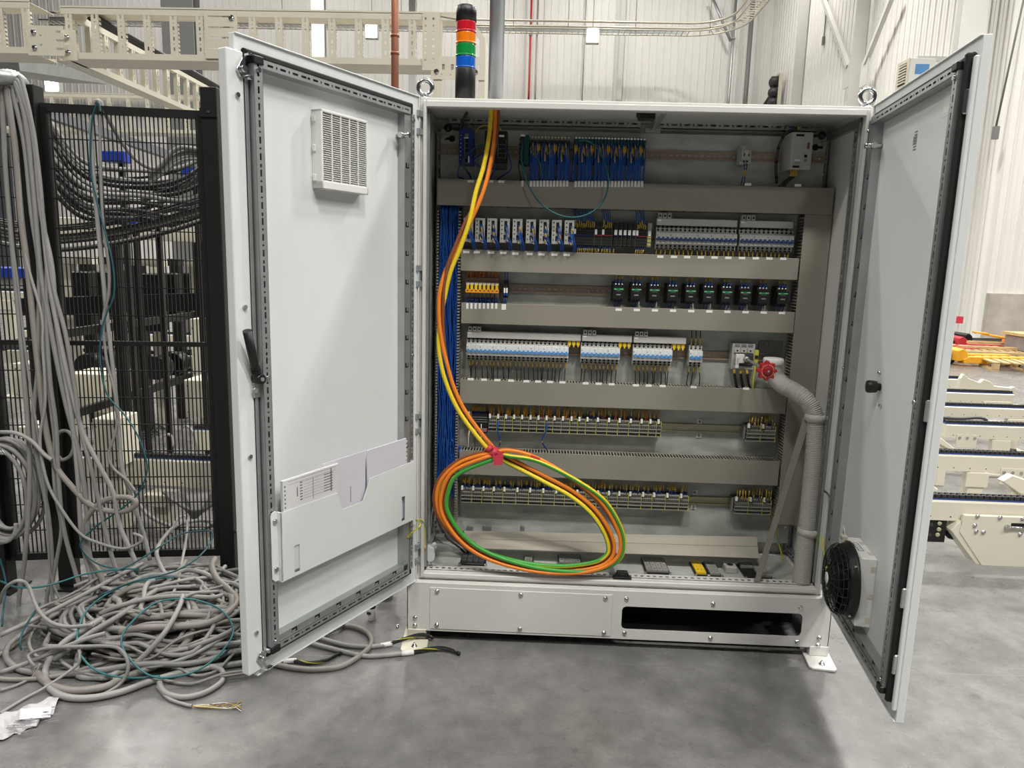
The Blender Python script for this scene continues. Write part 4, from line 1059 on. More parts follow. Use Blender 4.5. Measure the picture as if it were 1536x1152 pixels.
kn=part('rotary_knob',m,'knob_red',t,label='scalloped red rotary knob')
m=MB(); m.lathe([(.0175,.010),(.0175,.016),(.015,.018),(.003,.0182)],kb,axis=ax,n=24); part('knob_centre',m,'knob_red_deep',kn)
m=MB(); m.lathe([(.0040,.018),(.0040,.0195)],kb,axis=ax,n=10,m=0)
for i in range(40):
    a=2*PI*i/40
    if i%10 in (0,): continue
    c=kb+ax*.0112+u_*(.0235*math.cos(a))+v_*(.0235*math.sin(a)); m.cyl(c,c+ax*.0004,.0011,n=5,m=1)
for a in (.8,3.6,5.0):
    c=kb+ax*.0112+u_*(.027*math.cos(a))+v_*(.027*math.sin(a)); m.cyl(c,c+ax*.0004,.0022,n=6,m=2)
part('knob_marks',m,['chrome','label_white','ferrule_yellow'],kn,kind='stuff')
m=MB()
for k in range(3):
    x=1.267+k*.026; P_=catmull([(x,.295,1.102),(x,.284,1.085),(x+.003,.280,1.065),(x+.012,.285,1.035),(x+.022,.29,1.015)],4); m.tube(P_,.0055,8,0); m.tube(P_[0:6],.006,8,1)
for k in range(2): m.tube(catmull([(1.29+k*.012,.29,1.105),(1.295+k*.01,.282,1.09),(1.30-k*.004,.285,1.10)],4),.002,5,1)
m.tube(catmull([(1.352,.30,1.17),(1.350,.285,1.10),(1.347,.285,1.05),(1.350,.29,1.015)],4),.0035,6,2)
part('supply_leads',m,['wire_black','ferrule_yellow','wire_yellow_green'],t,kind='stuff')
m=MB(); m.box(1.346,1.362,.292,PLY-.006,1.125,1.180,0); m.box(1.348,1.360,.288,.293,1.145,1.158,1); m.cyl((1.354,.287,1.134),(1.354,.292,1.134),.005,n=8,m=0)
solo('earth_terminal',m,['yellow_green','slot_dark'],'green and yellow earth terminal beside the main switch','terminal',loc=(1.354,PLY,1.125))
# ---------------- corrugated hose ----------------
t=thing('corrugated_hose','fat grey corrugated hose running down the right side','hose',(1.56,.05,.26))
hp=[aty(px,py,y) for px,py,y in ((1160,543,.235),(1161,556,.230),(1165,568,.215),(1175,578,.185),(1190,586,.155),(1205,596,.125),(1217,611,.108),(1223,632,.098),(1222,670,.092),(1218,720,.084),(1213,770,.075),(1207,825,.062),(1202,873,.052)) ]
P_=catmull(hp,24); 
# resample at even pitch
L=[0]; 
for i in range(1,len(P_)): L.append(L[-1]+(P_[i]-P_[i-1]).length)
ns=int(L[-1]/.0017); Q=[]; j=0
for k in range(ns+1):
    s_=L[-1]*k/ns
    while j<len(L)-2 and L[j+1]<s_: j+=1
    f=(s_-L[j])/max(1e-9,L[j+1]-L[j]); Q.append(P_[j].lerp(P_[j+1],f))
m=MB(); m.tube(Q,[(.0350,.0342,.0312,.0312)[k%4] for k in range(len(Q))],20); part('hose',m,'conduit_grey',t)
c=hp[0]; m=MB(); m.lathe([(.0375,0),(.0405,.002),(.0405,.022),(.0375,.026),(.034,.027)],c-Vector((0,0,.010)),n=28); part('hose_cap',m,'device_white',t)
m=MB(); p=aty(1160,521,.33); m.holed(1.373,1.470,1.14,1.215,.332,.336,[(1.385,1.392,1.198,1.206),(1.41,1.414,1.192,1.208),(1.45,1.455,1.198,1.206)]); solo('hose_bracket',m,'mid_grey','grey angle bracket behind the hose cap','bracket')
for px,py,y,lab in ((1223,626,.098,'upper'),(1212,797,.070,'lower')):
    c=aty(px,py,y); m=MB(); m.lathe([(.0365,-.014),(.0405,-.014),(.0405,.014),(.0365,.014)],c,axis=(.04,-.03,1),n=24)
    m.box(c.x+.028,1.588,y-.006,y+.012,c.z-.014,c.z+.014); m.box(c.x+.032,1.588,y+.012,y+.03,c.z-.012,c.z+.02)
    solo('hose_clamp',m,'conduit_grey','%s grey clamp ring holding the hose'%lab,'clamp','hose clamps')

# ---------------- looped cables ----------------
desc=[(742,150,.13),(742,170,.125),(739,205,.115),(731,250,.10),(719,290,.085),(704,330,.07),(687,370,.06),(672,405,.05),(664,440,.045),(661,480,.04),(662,515,.035),(667,550,.03),(677,583,.028),(692,615,.025),(713,645,.02),(740,677,.015)]
lp1=[(756,687,.012),(785,702,.010),(818,719,.008),(857,740,.006),(888,765,.004),(908,793,.002),(917,818,.0),(912,836,-.002),(889,848,-.003),(838,853,-.003),(776,846,0),(713,825,.004),(673,790,.008),(657,757,.010),(662,723,.012),(691,695,.010),(738,681,.002)]
lp2=[(768,680,-.003),(807,690,-.004),(858,718,-.006),(901,751,-.008),(924,787,-.010),(931,814,-.012),(925,836,-.012),(900,851,-.010),(858,857,-.010),(797,852,-.010),(734,834,-.006),(693,807,-.002),(667,768,.002),(668,735,.002),(684,708,0),(728,689,-.006),(750,684,.004)]
nd,n1,n2=len(desc),len(lp1),len(lp2)
# sideways offset (in units of one cable width) and depth offset of each core along the bundle
def keyed(keys,n):
    out=[]
    for i in range(n):
        f=i/(n-1)
        for (fa,va,da),(fb,vb,db) in zip(keys,keys[1:]):
            if fa<=f<=fb: t_=(f-fa)/(fb-fa); out.append((va+(vb-va)*t_,da+(db-da)*t_)); break
    return out
ORDER={'gy':keyed([(0,-1,0),(.28,-1,-.3),(.36,.7,-.6),(.52,.9,.3),(.60,-.2,1),(.68,-.9,-.2),(1,-.6,-.6)],nd)+keyed([(0,-.6,-.6),(.45,-1,-.5),(.6,-1,-.6),(.8,-.6,.4),(1,-.3,.3)],n1)+keyed([(0,-.8,-.7),(.2,1,-.8),(.4,.9,-.2),(.6,-.9,-.6),(.8,-1,-.4),(1,-.6,-.2)],n2),
 'or':keyed([(0,0,0),(.28,.9,.2),(.36,.2,1),(.52,-.9,-.6),(.62,-.2,-.8),(.72,.9,-.3),(1,.8,0)],nd)+keyed([(0,.9,-.3),(.45,.8,-.5),(.6,.4,0),(.8,.2,-.7),(1,.5,-.7)],n1)+keyed([(0,.8,-.2),(.2,-.2,-.4),(.4,0,-.8),(.6,.9,-.4),(.8,.8,-.6),(1,.5,-.6)],n2),
 'br':keyed([(0,1,0),(.26,.9,.8),(.34,-.9,.2),(.44,-.6,-.5),(.56,.5,.1),(.75,.8,1),(.92,-.9,.5),(1,-.8,.4)],nd)+keyed([(0,-.1,.7),(.45,0,.6),(.6,.8,.4),(.8,1,-.2),(1,1,.2)],n1)+keyed([(0,1,.4),(.2,-1,.2),(.4,1,.1),(.6,.1,.6),(.8,.2,.4),(1,1,-.2)],n2)}
allp=[aty(px,py,y) for px,py,y in desc+lp1+lp2]
def core(key):
    P=[]; N=len(allp); cen=aty(790,768,0)
    for i,p in enumerate(allp):
        t_=(allp[min(i+1,N-1)]-allp[max(i-1,0)]).normalized(); side=Vector((t_.z,0,-t_.x)).normalized()   # sideways in the plane of the loop
        if i<nd:
            if side.x<0: side=-side
        elif side.dot(p-cen)<0: side=-side
        lat,dp_=ORDER[key][i]; P.append(p+side*(lat*.0135)+Vector((0,dp_*.010,0)))
    return catmull(P,8)
cc=[('or','orange single-core cable hanging in the big loop',['cable_orange'],None,.0074),('br','brown single-core cable hanging in the big loop',['cable_brown'],None,.0074),('gy','thick green and yellow earth cable hanging in the big loop',['cable_yellow','cable_green'],lambda i,k: 1 if ((k+int(i*.016)+4)%14)<6 else 0,.0084)]
for key,lab,mt,mf,r_ in cc:
    m=MB(); m.tube(core(key),r_,14,mfun=mf); solo('heavy_cable',m,mt,lab,'cable','looped heavy cables')
m=MB(); c=aty(744,681,-.006); T=Matrix.Translation(c)@Matrix.Rotation(math.radians(38),4,'Y')
ringp=[]
for k in range(16):
    a=2*PI*k/16; ringp.append((.022*math.cos(a)*(1+.15*math.sin(3*a)),.021*math.sin(a)))
for dx,w_,sc in ((-.034,.018,.62),(-.010,.022,.80),(.014,.024,.86)):
    b0=len(m.v)
    for xx in (dx-w_/2,dx+w_/2):
        for (q1,q2) in ringp: m.v.append(tuple(T@Vector((xx,q2*sc,q1*sc*1.15))))
    for k in range(16):
        j=(k+1)%16; m.quad((b0+k,b0+j,b0+16+j,b0+16+k),0,True)
    m.quad([b0+k for k in range(16)]); m.quad([b0+16+k for k in range(16)])
m.prism([(-.012,.0),(.030,.0),(.026,-.036),(-.006,-.040)],-.020,-.018,T=Matrix.Translation(c)); m.box(-.006,.012,-.019,-.016,.008,.022,0,T)
solo('red_tape','' or m,'tape_red','red tape wrapped round the crossing of the looped cables','tape',kind=None)
m=MB(); c=aty(803,686,-.012); T=Matrix.Translation(c)@Matrix.Rotation(math.radians(20),4,'Y'); m.box(-.018,.018,-.004,.006,-.003,.004,0,T); solo('red_tape',m,'tape_red','small torn strip of red tape on the loop right of the crossing','tape')

# ---------------- loose duct covers ----------------
bl,br_=aty(692,822,.150),aty(1138,838,.150); tl_,tr_=aty(697,797,.235),aty(1135,806,.235)
m=MB(); 
def slab(m,a,b,c,d,th,mi=0):
    a,b,c,d=[Vector(p) for p in (a,b,c,d)]; nrm=(b-a).cross(d-a).normalized()*th; b0=len(m.v)
    for p in (a,b,c,d): m.v.append(tuple(p))
    for p in (a,b,c,d): m.v.append(tuple(p+nrm))
    for f in ((3,2,1,0),(4,5,6,7),(0,1,5,4),(1,2,6,5),(2,3,7,6),(3,0,4,7)): m.quad([b0+i for i in f],mi)
mid_l=bl.lerp(tl_,.53); mid_r=br_.lerp(tr_,.53)
slab(m,bl,br_,mid_r,mid_l,.003); slab(m,mid_l+Vector((0,.001,.0008)),mid_r+Vector((0,.001,.0008)),tr_,tl_,.003)
solo('loose_duct_cover',m,'duct_light','pale loose duct cover leaning flat along the cabinet floor','cover')
a,b_=atz(1134,872,.287),aty(1213,613,.11); 
m=MB(); w=Vector((.022,.0,.003)); slab(m,a-w*.35,a+w*.65,b_+w*.85,b_-w*.5,.003); slab(m,a+w*.65,a+w*.65+Vector((.004,.014,0)),b_+w*.85+Vector((.004,.014,0)),b_+w*.85,.002)
solo('loose_duct_cover',m,'duct_grey','narrow duct cover strip leaning upright before the hose','cover')

# ---------------- cable entries in the floor plate ----------------
ZF=ZB+.022
def entry(label,quad,cols,rows,mt,skip=(),tall=.018,each=None):
    """quad: pixel corners near-left, near-right, far-right, far-left on the floor plate"""
    q_=[atz(px,py,ZF) for px,py in quad]; c=sum(q_,Vector())/4
    t=thing('cable_entry',label,'cable entry',(c.x,c.y,ZF)); m=MB()
    x0=(q_[0].x+q_[3].x)/2; x1=(q_[1].x+q_[2].x)/2; y0=(q_[0].y+q_[1].y)/2; y1=(q_[2].y+q_[3].y)/2
    m.box(x0,x1,y0,y1,ZF,ZF+.010); part('entry_frame',m,'black_plastic',t,bevel=.001)
    for (sx,sy) in ((x0,y0),(x1,y0),(x0,y1),(x1,y1)):
        pass
    m=MB()
    for sx in (x0,x1): m.lathe([(.006,0),(.006,.012),(.003,.014)],(sx,y0-.004,ZF),n=8)
    part('entry_screw',m,'chrome',t,kind='stuff')
    for i in range(cols):
        for k in range(rows):
            if (i,k) in skip: continue
            gx0=x0+.005+i*(x1-x0-.010)/cols; gx1=gx0+(x1-x0-.010)/cols-.0015; gy0=y0+.005+k*(y1-y0-.010)/rows; gy1=gy0+(y1-y0-.010)/rows-.0015
            mm=MB(); mm.box(gx0,gx1,gy0,gy1,ZF+.008,ZF+tall); 
            if each: each(mm,(gx0+gx1)/2,(gy0+gy1)/2,ZF+tall,min(gx1-gx0,gy1-gy0)/2)
            part('grommet',mm,mt if isinstance(mt,list) else [mt,'slot_dark'],t,bevel=.001)
    return t
def hole(mm,x,y,z,r): mm.cyl((x,y,z),(x,y,z+.0004),r*.45,n=8,m=1)
def slit(mm,x,y,z,r): mm.box(x-r*.5,x+r*.5,y-.0015,y+.0015,z,z+.0004,1)
entry('black cable entry at the left end of the floor plate',[(691,848),(731,850),(728,836),(692,834)],4,2,['dark_grey','slot_dark'],tall=.022)
entry('grey cable entry half hidden behind the cable loop',[(785,846),(801,847),(800,838),(785,837)],3,2,'grommet_grey',each=hole)
entry('grey cable entry just inside the right of the cable loop',[(837,848),(873,850),(871,836),(836,834)],4,3,'grommet_grey',each=slit)
entry('grey cable entry of eight grommets right of the cable loop',[(967,861),(1004,863),(997,841),(961,839)],4,4,'grommet_grey',each=slit)
entry('bright yellow cable entry in the floor plate',[(1042,865),(1061,866),(1052,846),(1034,845)],1,2,['entry_yellow','fuse_brown'],each=lambda mm,x,y,z,r:[mm.cyl((x+d_,y,z),(x+d_,y,z+.0004),.003,n=8,m=1) for d_ in (-.008,.006)])
entry('grey cable entry touching the yellow one',[(1062,866),(1081,867),(1073,847),(1054,846)],2,3,'grommet_grey',each=slit)
t=thing('cable_gland','single square grey cable gland on the floor plate','gland',atz(1094,858,ZF)); c=atz(1094,856,ZF)
m=MB(); m.box(c.x-.024,c.x+.024,c.y-.03,c.y+.03,ZF,ZF+.028); part('gland_block',m,'device_grey',t,bevel=.003)
m=MB(); m.cyl((c.x,c.y-.002,ZF+.028),(c.x,c.y-.002,ZF+.0285),.013,n=16); part('gland_hole',m,'slot_dark',t)
entry('half empty black and grey cable entry by the leaning strip',[(1116,869),(1158,871),(1146,850),(1106,848)],4,3,'grommet_grey',skip=((0,0),(1,0),(0,1),(1,1)),tall=.02)
# small latch on the sill, stays and door catch
m=MB(); c=atz(933,866,ZB+.036); m.box(c.x-.036,c.x+.036,c.y-.012,c.y+.012,ZB+.034,ZB+.040); m.prism([(c.x-.03,ZB+.040),(c.x+.03,ZB+.040),(c.x+.02,ZB+.062),(c.x-.02,ZB+.062)],c.y-.010,c.y+.010); m.box(c.x-.012,c.x+.008,c.y-.0108,c.y-.0100,ZB+.046,ZB+.054)
solo('sill_catch',m,'black_plastic','black plastic door catch on the cabinet sill','catch',loc=(c.x,c.y,ZB+.034),bevel=.002)
m=MB(); a=atz(921,862,ZB+.034); b_=atz(917,845,ZB+.05); m.bar(a,b_,.012,.004); m.cyl(a,a+Vector((0,0,.01)),.007,n=8); m.cyl(a+Vector((-.016,.012,-.004)),a+Vector((-.016,.012,.01)),.006,n=8)
solo('sill_stay','' or m,'zinc','small steel stay behind the black sill catch','bracket')
# bottom left corner: door earth strap, bag, cables
def earth(name,label,pts,r=.0028):
    P_=catmull(pts,8); m=MB(); m.tube(P_,r,7,0,mfun=lambda i,k:1 if ((k+i//3)%7)<2 else 0); m.tube([P_[0],P_[2]],r*1.7,7,2); m.tube([P_[-3],P_[-1]],r*1.7,7,2)
    e=P_[-1]; m.cyl(e+Vector((0,-.002,-.012)),e+Vector((0,.002,-.012)),.006,n=8,m=3)
    return solo(name,m,['wire_yellow_green','cable_green','ferrule_yellow','chrome'],label,'strap','earth straps')
c,s=math.cos(AL),math.sin(AL)
dl_=lambda u,n_,z: Vector((c*u-s*n_, s*u+c*n_, z))
earth('earth_strap','yellow-green earth strap arching from left door to frame',[dl_(.100,.030,.465),dl_(.098,.048,.490),dl_(.08,.075,.520),aty(624,780,-.06),aty(633,781,-.01),aty(637,795,.02),aty(637,826,.035)])
c,s=math.cos(AR),math.sin(AR)
dr_=lambda u,n_,z: Vector((W-c*u-s*n_, -s*u+c*n_, z))
earth('earth_strap','yellow-green earth strap at the right hinge side',[dr_(.20,.05,.43),dr_(.14,.05,.47),dr_(.08,.04,.485),aty(1234,803,.01),aty(1228,808,.03),aty(1226,830,.04),aty(1226,856,.045)])
earth('earth_strap','thin yellow-green strap behind the leaning strip',[aty(1168,790,.33),aty(1166,800,.325),aty(1167,812,.32),aty(1171,825,.31),aty(1174,842,.29)],.0022)
earth('earth_strap','thin yellow-green strap rising behind the hose',[aty(1196,840,.30),aty(1197,815,.31),aty(1194,795,.32),aty(1186,787,.33),aty(1178,787,.335)],.0020)
m=MB(); c=aty(643,828,.05); T=Matrix.Translation(c)@Matrix.Rotation(.5,4,'Y'); 
pts=[(-.018,.030),(.010,.030),(.030,.0),(.036,-.018),(.022,-.036),(.0,-.030),(-.022,-.006)]
m.prism(pts,-.012,.012,T=T); m.prism([(-.010,.026),(.004,.026),(.012,.046),(-.002,.05)],-.006,.006,T=T)
solo('plastic_bag',m,'bag_clear','crumpled clear plastic bag in the bottom left corner','bag',bevel=.005,seg=2)
px_cable([(655,760,.30),(659,785,.27),(670,806,.22),(685,818,.20),(700,832,.19)],.005,'wire_black','corner_cable','left of two black cables curving into the left cable entry',group='black cables in the corner')
px_cable([(661,765,.30),(667,790,.27),(680,808,.22),(695,820,.20),(708,834,.19)],.005,'wire_black','corner_cable','right of two black cables curving into the left cable entry',group='black cables in the corner')
px_cable([(650,760,.20),(647,780,.19),(650,800,.17),(660,812,.16),(675,818,.16),(690,824,.17)],.0028,'cable_grey','corner_cable','thin grey cable in the bottom left corner')
m=MB(); c=aty(690,800,.30)
for k,x in enumerate((.165,.235,.40)): 
    zz=aty(700+(x-.165)*320,795,.30).z; m=MB(); m.box(x,x+(.03,.04,.02)[k],.30,.32,zz-.004,zz+.012); m.cyl((x+.008,.305,zz+.012),(x+.008,.305,zz+.018),.004,n=8)
    solo('retaining_clip',m,'zinc_dark','%s small steel clip behind the pale loose cover'%('left','middle','right')[k],'clip','clips behind the loose cover')
t=thing('floor_bracket','slotted steel angle in the bottom left corner','bracket',aty(647,808,.09)); m=MB(); a=aty(646,820,.05); b_=aty(652,803,.13)
m.bar(a,b_,.006,.03); m.bar(b_,b_+Vector((.04,.0,.002)),.03,.004); part('angle',m,'zinc',t)
m=MB(); d_=(b_-a)
for k in range(4): m.bar(a+d_*(.1+k*.23)+Vector((.0036,0,0)),a+d_*(.2+k*.23)+Vector((.0036,0,0)),.001,.012)
part('slots',m,'slot_dark',t,kind='stuff')
# black cable tie strip on right door edge
px_cable([(1236,736,.0),(1243,742,-.02),(1249,755,-.05),(1252,772,-.08)],.004,'dark_grey','cable_tail','dark cable tail hanging at the right door hinge','cable')

# ---------------- on the cabinet roof ----------------
t=thing('signal_tower','black signal tower with red, orange, green and blue lenses','signal light',(.156,.25,ZT))
cx,cy=aty(699,60,.25).x,.25; r=.0385
zz=lambda py: aty(698,py,.25).z
part('tower_base',MB().lathe([(r*1.02,0),(r*1.02,zz(104)-ZT-.004),(r*.98,zz(104)-ZT)],(cx,cy,ZT),n=28),'black_plastic',t)
for a_,b2,mt in ((104,86,'lamp_blue'),(86,67,'lamp_green'),(67,50,'lamp_orange'),(50,33,'lamp_red')):
    h0,h1=zz(a_),zz(b2); hh=h1-h0
    m=MB(); m.lathe([(r*.97,0),(r,.002)]+[(r*(1 if k%2 else .965),.002+ (hh-.006)*k/8) for k in range(9)]+[(r*.97,hh)],(cx,cy,h0),n=28)
    m.lathe([(r*1.015,0),(r*1.015,.006),(r*.97,.0065)],(cx,cy,h0),n=28)
    part('tower_lens',m,mt,t,label=mt.split('_')[1]+' lens')
part('tower_cap',MB().lathe([(r*1.02,0),(r*1.02,zz(11)-zz(33)),(r*.9,zz(11)-zz(33)+.003)],(cx,cy,zz(33)),n=28),'black_plastic',t)
part('tower_sticker',MB().box(cx-.036,cx-.022,cy-r*.85,cy-r*.5,ZT+.006,ZT+.014),'label_white',t)
t=thing('conduit_pipe','grey steel conduit pipe rising from the cabinet roof','pipe',(.2555,.2,ZT))
part('pipe',MB().cyl((.2575,.2,ZT),(.2575,.2,4.4),.0285,n=24),'steel_pipe',t)
part('conduit_collar',MB().lathe([(.033,0),(.033,.016),(.031,.02),(.031,.03),(.0285,.032)],(.2575,.2,ZT),n=24),'mid_grey',t)
t=thing('copper_pipe','tall brown copper pipe standing behind the cabinet','pipe',(-.19,.52,0))
part('pipe',MB().cyl((-.192,.52,.0),(-.192,.52,4.4),.0165,n=20),'copper',t)
m=MB()
for z in (1.1,2.36,2.43): m.cyl((-.192,.52,z),(-.192,.52,z+.012),.0185,n=20)
part('pipe_collar',m,'copper',t,kind='stuff')
m=MB(); m.cyl((-.192,.46,.20),(-.192,.46,.24),.028,n=16); m.sphere((-.17,.47,.20),.03,10,6); part('pipe_elbow',m,'copper',t)
# ---------------- small things on the floor by the plinth ----------------
p=atz(558,929); t=thing('spray_can','small white and black tin standing on the floor behind the left door','tin',p)
part('can_body',MB().lathe([(.0165,0),(.0175,.002),(.0175,.05),(.016,.053)],p,n=18),'label_white',t); part('can_cap',MB().lathe([(.0165,.053),(.0165,.072),(.012,.078),(.004,.079)],p,n=18),'dark_grey',t)
m=MB(); m.box(p.x-.018,p.x+.0,p.y-.0182,p.y-.010,.030,.040); part('can_print',m,'print_dark',t)
for k,(px,py) in enumerate(((596,941),(654,976))):
    p=atz(px,py); m=MB(); m.lathe([(.007,0),(.007,.005),(.004,.006),(.004,.013)],p,n=8); solo('loose_bolt',m,'chrome',('loose steel bolt on the floor left of the plinth','loose steel bolt on the floor before the left foot')[k],'bolt',loc=p)
p=atz(585,900); m=MB(); m.box(p.x-.05,p.x+.01,p.y,p.y+.03,0,.06); solo('floor_bracket',m,'zinc_dark','small steel block on the floor behind the left door','block',loc=p,bevel=.002)

# =====================================================================
# LEFT: GUARD FENCE AND CABLES
# =====================================================================
PR_,PLp,P3_=Vector((-.945,.43,0)),Vector((-1.645,.325,0)),Vector((-1.905,.27,0))
def fence_post(c,h,label,w=.06):
    t=thing('fence_post',label,'post',c,'black fence posts'); m=MB(); m.box(c.x-w/2,c.x+w/2,c.y-w/2,c.y+w/2,.01,h); part('post',m,'black_paint',t,bevel=.003)
    m=MB(); m.box(c.x-.07,c.x+.07,c.y-.07,c.y+.07,0,.010); part('foot_plate',m,'black_paint',t)
    m=MB(); m.box(c.x-w/2-.002,c.x+w/2+.002,c.y-w/2-.006,c.y-w/2,h-.12,h-.085); m.cyl((c.x,c.y-w/2-.010,h-.10),(c.x,c.y-w/2-.006,h-.10),.006,n=8,m=1); part('panel_clip',m,['black_paint','chrome'],t)
    return t
fence_post(PR_,2.19,'black fence post beside the left cabinet door',.07)
fence_post(PLp,2.165,'black fence post behind the hanging grey cables',.065)
fence_post(P3_,2.16,'black fence post at the left edge behind the cable coil',.065)
def fence_panel(a,b,z0,z1,label,pitch,rows,mid=None):
    d=(b-a); L=d.length; d.normalize(); t=thing('guard_fence',label,'fence',(a+b)/2,'mesh fence panels')
    A=a+d*.035; B=b-d*.035
    for (p,q,w,h) in ((A+Vector((0,0,z1)),B+Vector((0,0,z1)),.025,.032),(A+Vector((0,0,z0)),B+Vector((0,0,z0)),.025,.032)): part('frame_bar',MB().bar(p,q,w,h),'black_paint',t)
    for p in (A+d*.012,B-d*.012): part('frame_bar',MB().bar(p+Vector((0,0,z0)),p+Vector((0,0,z1)),.03,.025),'black_paint',t)
    if mid: part('frame_bar',MB().bar(A+Vector((0,0,mid)),B+Vector((0,0,mid)),.02,.02),'black_paint',t)
    m=MB(); n=int((B-A).length/pitch)
    for k in range(1,n): p=A.lerp(B,k/n); m.bar(p+Vector((0,0,z0)),p+Vector((0,0,z1)),.0042,.0042)
    for k in range(1,rows): z=z0+(z1-z0)*k/rows; m.bar(A+Vector((0,-.003,z)),B+Vector((0,-.003,z)),.0042,.0042)
    part('wire_mesh',m,'wire_black',t,kind='stuff')
    return t
fence_panel(PLp,PR_,.15,2.082,'black wire mesh fence panel between the two near posts',.0165,16,1.115)
fence_panel(P3_,PLp,.15,2.08,'narrow black mesh panel behind the hanging cables',.0165,16,1.115)
fence_panel(Vector((-2.95,.12,0)),P3_,.15,2.08,'black mesh fence panel running out of view at the left',.03,16,1.115)

def cable3(pts,r,mt,label,group=None,name='grey_cable',n=8,steps=6,closed=False):
    m=MB(); m.tube(catmull(pts,steps,closed),r,n,closed=closed); return solo(name,m,mt,label,'cable',group)
def drop(pts,y0,y1,r,mt,label,group,name='grey_cable'):
    """hanging cable from pixel points; the depth runs evenly from y0 at the top to y1 at the bottom"""
    P=[]; a=pts[0][1]; b=max(p[1] for p in pts)
    for i,(px,py) in enumerate(pts):
        f=(py-a)/max(1,b-a); P.append(aty(px,py,y0+(y1-y0)*max(0,f)**1.5))
    return cable3(P,r,mt,label,group,name)
HG='grey cables hanging on the fence'
H=[([(10,122),(2,132),(3,145),(8,250),(21,400),(34,540),(44,680),(42,770),(36,850),(28,910)],.0095,'cable_grey','leftmost straight grey cable hanging down to the floor'),
([(14,126),(6,140),(9,230),(14,330),(25,410),(36,510),(47,590),(58,660),(66,730),(72,800),(76,860)],.0050,'cable_grey','thin grey cable hanging beside the leftmost straight one'),
([(18,126),(10,136),(22,215),(32,330),(41,400),(57,550),(68,640),(82,695),(105,727),(135,757),(165,767),(190,766),(203,757),(198,748),(178,746),(155,752),(135,770),(125,795),(130,830),(150,862)],.0118,'cable_grey_warm','thickest warm grey cable swinging into a loop above the heap'),
([(24,128),(20,140),(36,215),(47,320),(58,400),(58,480),(56,560),(50,630),(58,700),(72,770),(78,850),(70,905)],.0085,'cable_grey','grey cable swaying left below mid height'),
([(22,122),(30,134),(46,182),(58,260),(66,350),(75,430),(92,520),(108,590),(125,650),(150,700),(170,740),(180,790),(200,835)],.0095,'cable_grey_light','pale grey cable crossing the others towards the right'),
([(18,120),(25,131),(38,180),(50,280),(60,400),(72,470),(85,540),(100,610),(118,680),(130,760),(132,820),(145,872)],.0100,'cable_grey','grey cable in the middle of the hanging bundle'),
([(24,118),(32,130),(50,200),(62,320),(78,400),(84,480),(95,550),(108,630),(117,720),(122,800),(135,862)],.0092,'cable_grey_light','grey cable second from the right of the hanging bundle'),
([(22,116),(29,126),(47,190),(60,290),(70,380),(70,480),(75,570),(84,640),(88,720),(95,790),(112,855)],.0085,'cable_grey','grey cable hanging straight before the fence post'),
([(27,114),(34,126),(52,210),(65,330),(80,430),(98,500),(112,580),(120,640),(136,700),(150,760),(165,825)],.0085,'cable_grey','rightmost grey cable of the hanging bundle'),
([(24,128),(28,138),(44,200),(52,320),(64,430),(68,520),(75,600),(82,660),(80,690),(83,740),(92,790),(85,840),(78,890)],.0075,'cable_grey','grey cable hanging nearest the post foot'),
([(92,690),(82,676),(82,660),(90,648),(101,647),(109,657),(110,672),(104,685),(92,690),(84,684)],.0075,'cable_grey_light','small round cable loop before the fence post'),
([(12,130),(16,150),(28,260),(38,380),(62,470),(64,520),(68,600),(60,660),(70,720),(90,760),(120,800),(150,815),(185,823),(208,815),(213,806),(200,800)],.0060,'cable_grey_light','thin pale cable sweeping from the bundle into the heap')]
for pts,r,mt,lab in H:
    if pts[-1][1]>815: pts=pts+[(pts[-1][0]+14,pts[-1][1]+38),(pts[-1][0]+34,pts[-1][1]+52)]
    drop(pts,.24,.10,r,mt,lab,HG)
F2=[([(152,168),(149,152),(140,158),(137,200),(140,260),(147,340),(156,430),(161,480),(170,560),(178,640),(183,700),(196,742),(215,800),(225,840)],.0090,'cable_grey_light','grey cable hooked over the fence panel top'),
([(157,170),(151,152),(150,175),(151,260),(155,340),(163,400),(163,440),(155,480),(160,540),(172,590),(175,640),(163,680),(170,702),(190,720),(203,737)],.0062,'cable_grey','thin grey cable hooked over the fence panel top')]
for pts,r,mt,lab in F2: drop(pts,.36,.20,r,mt,lab,HG)
drop([(150,168),(147,154),(139,175),(136,215),(137,262),(150,320),(168,390),(171,440),(160,470),(152,500),(150,540),(160,590),(185,620),(205,650),(218,685),(220,710),(207,740),(180,765),(150,785),(125,808),(122,822),(145,845),(190,856),(212,856)],.35,.08,.0036,'cable_teal_dark','thin teal cable hanging from the fence top into the heap','teal cables','teal_cable')
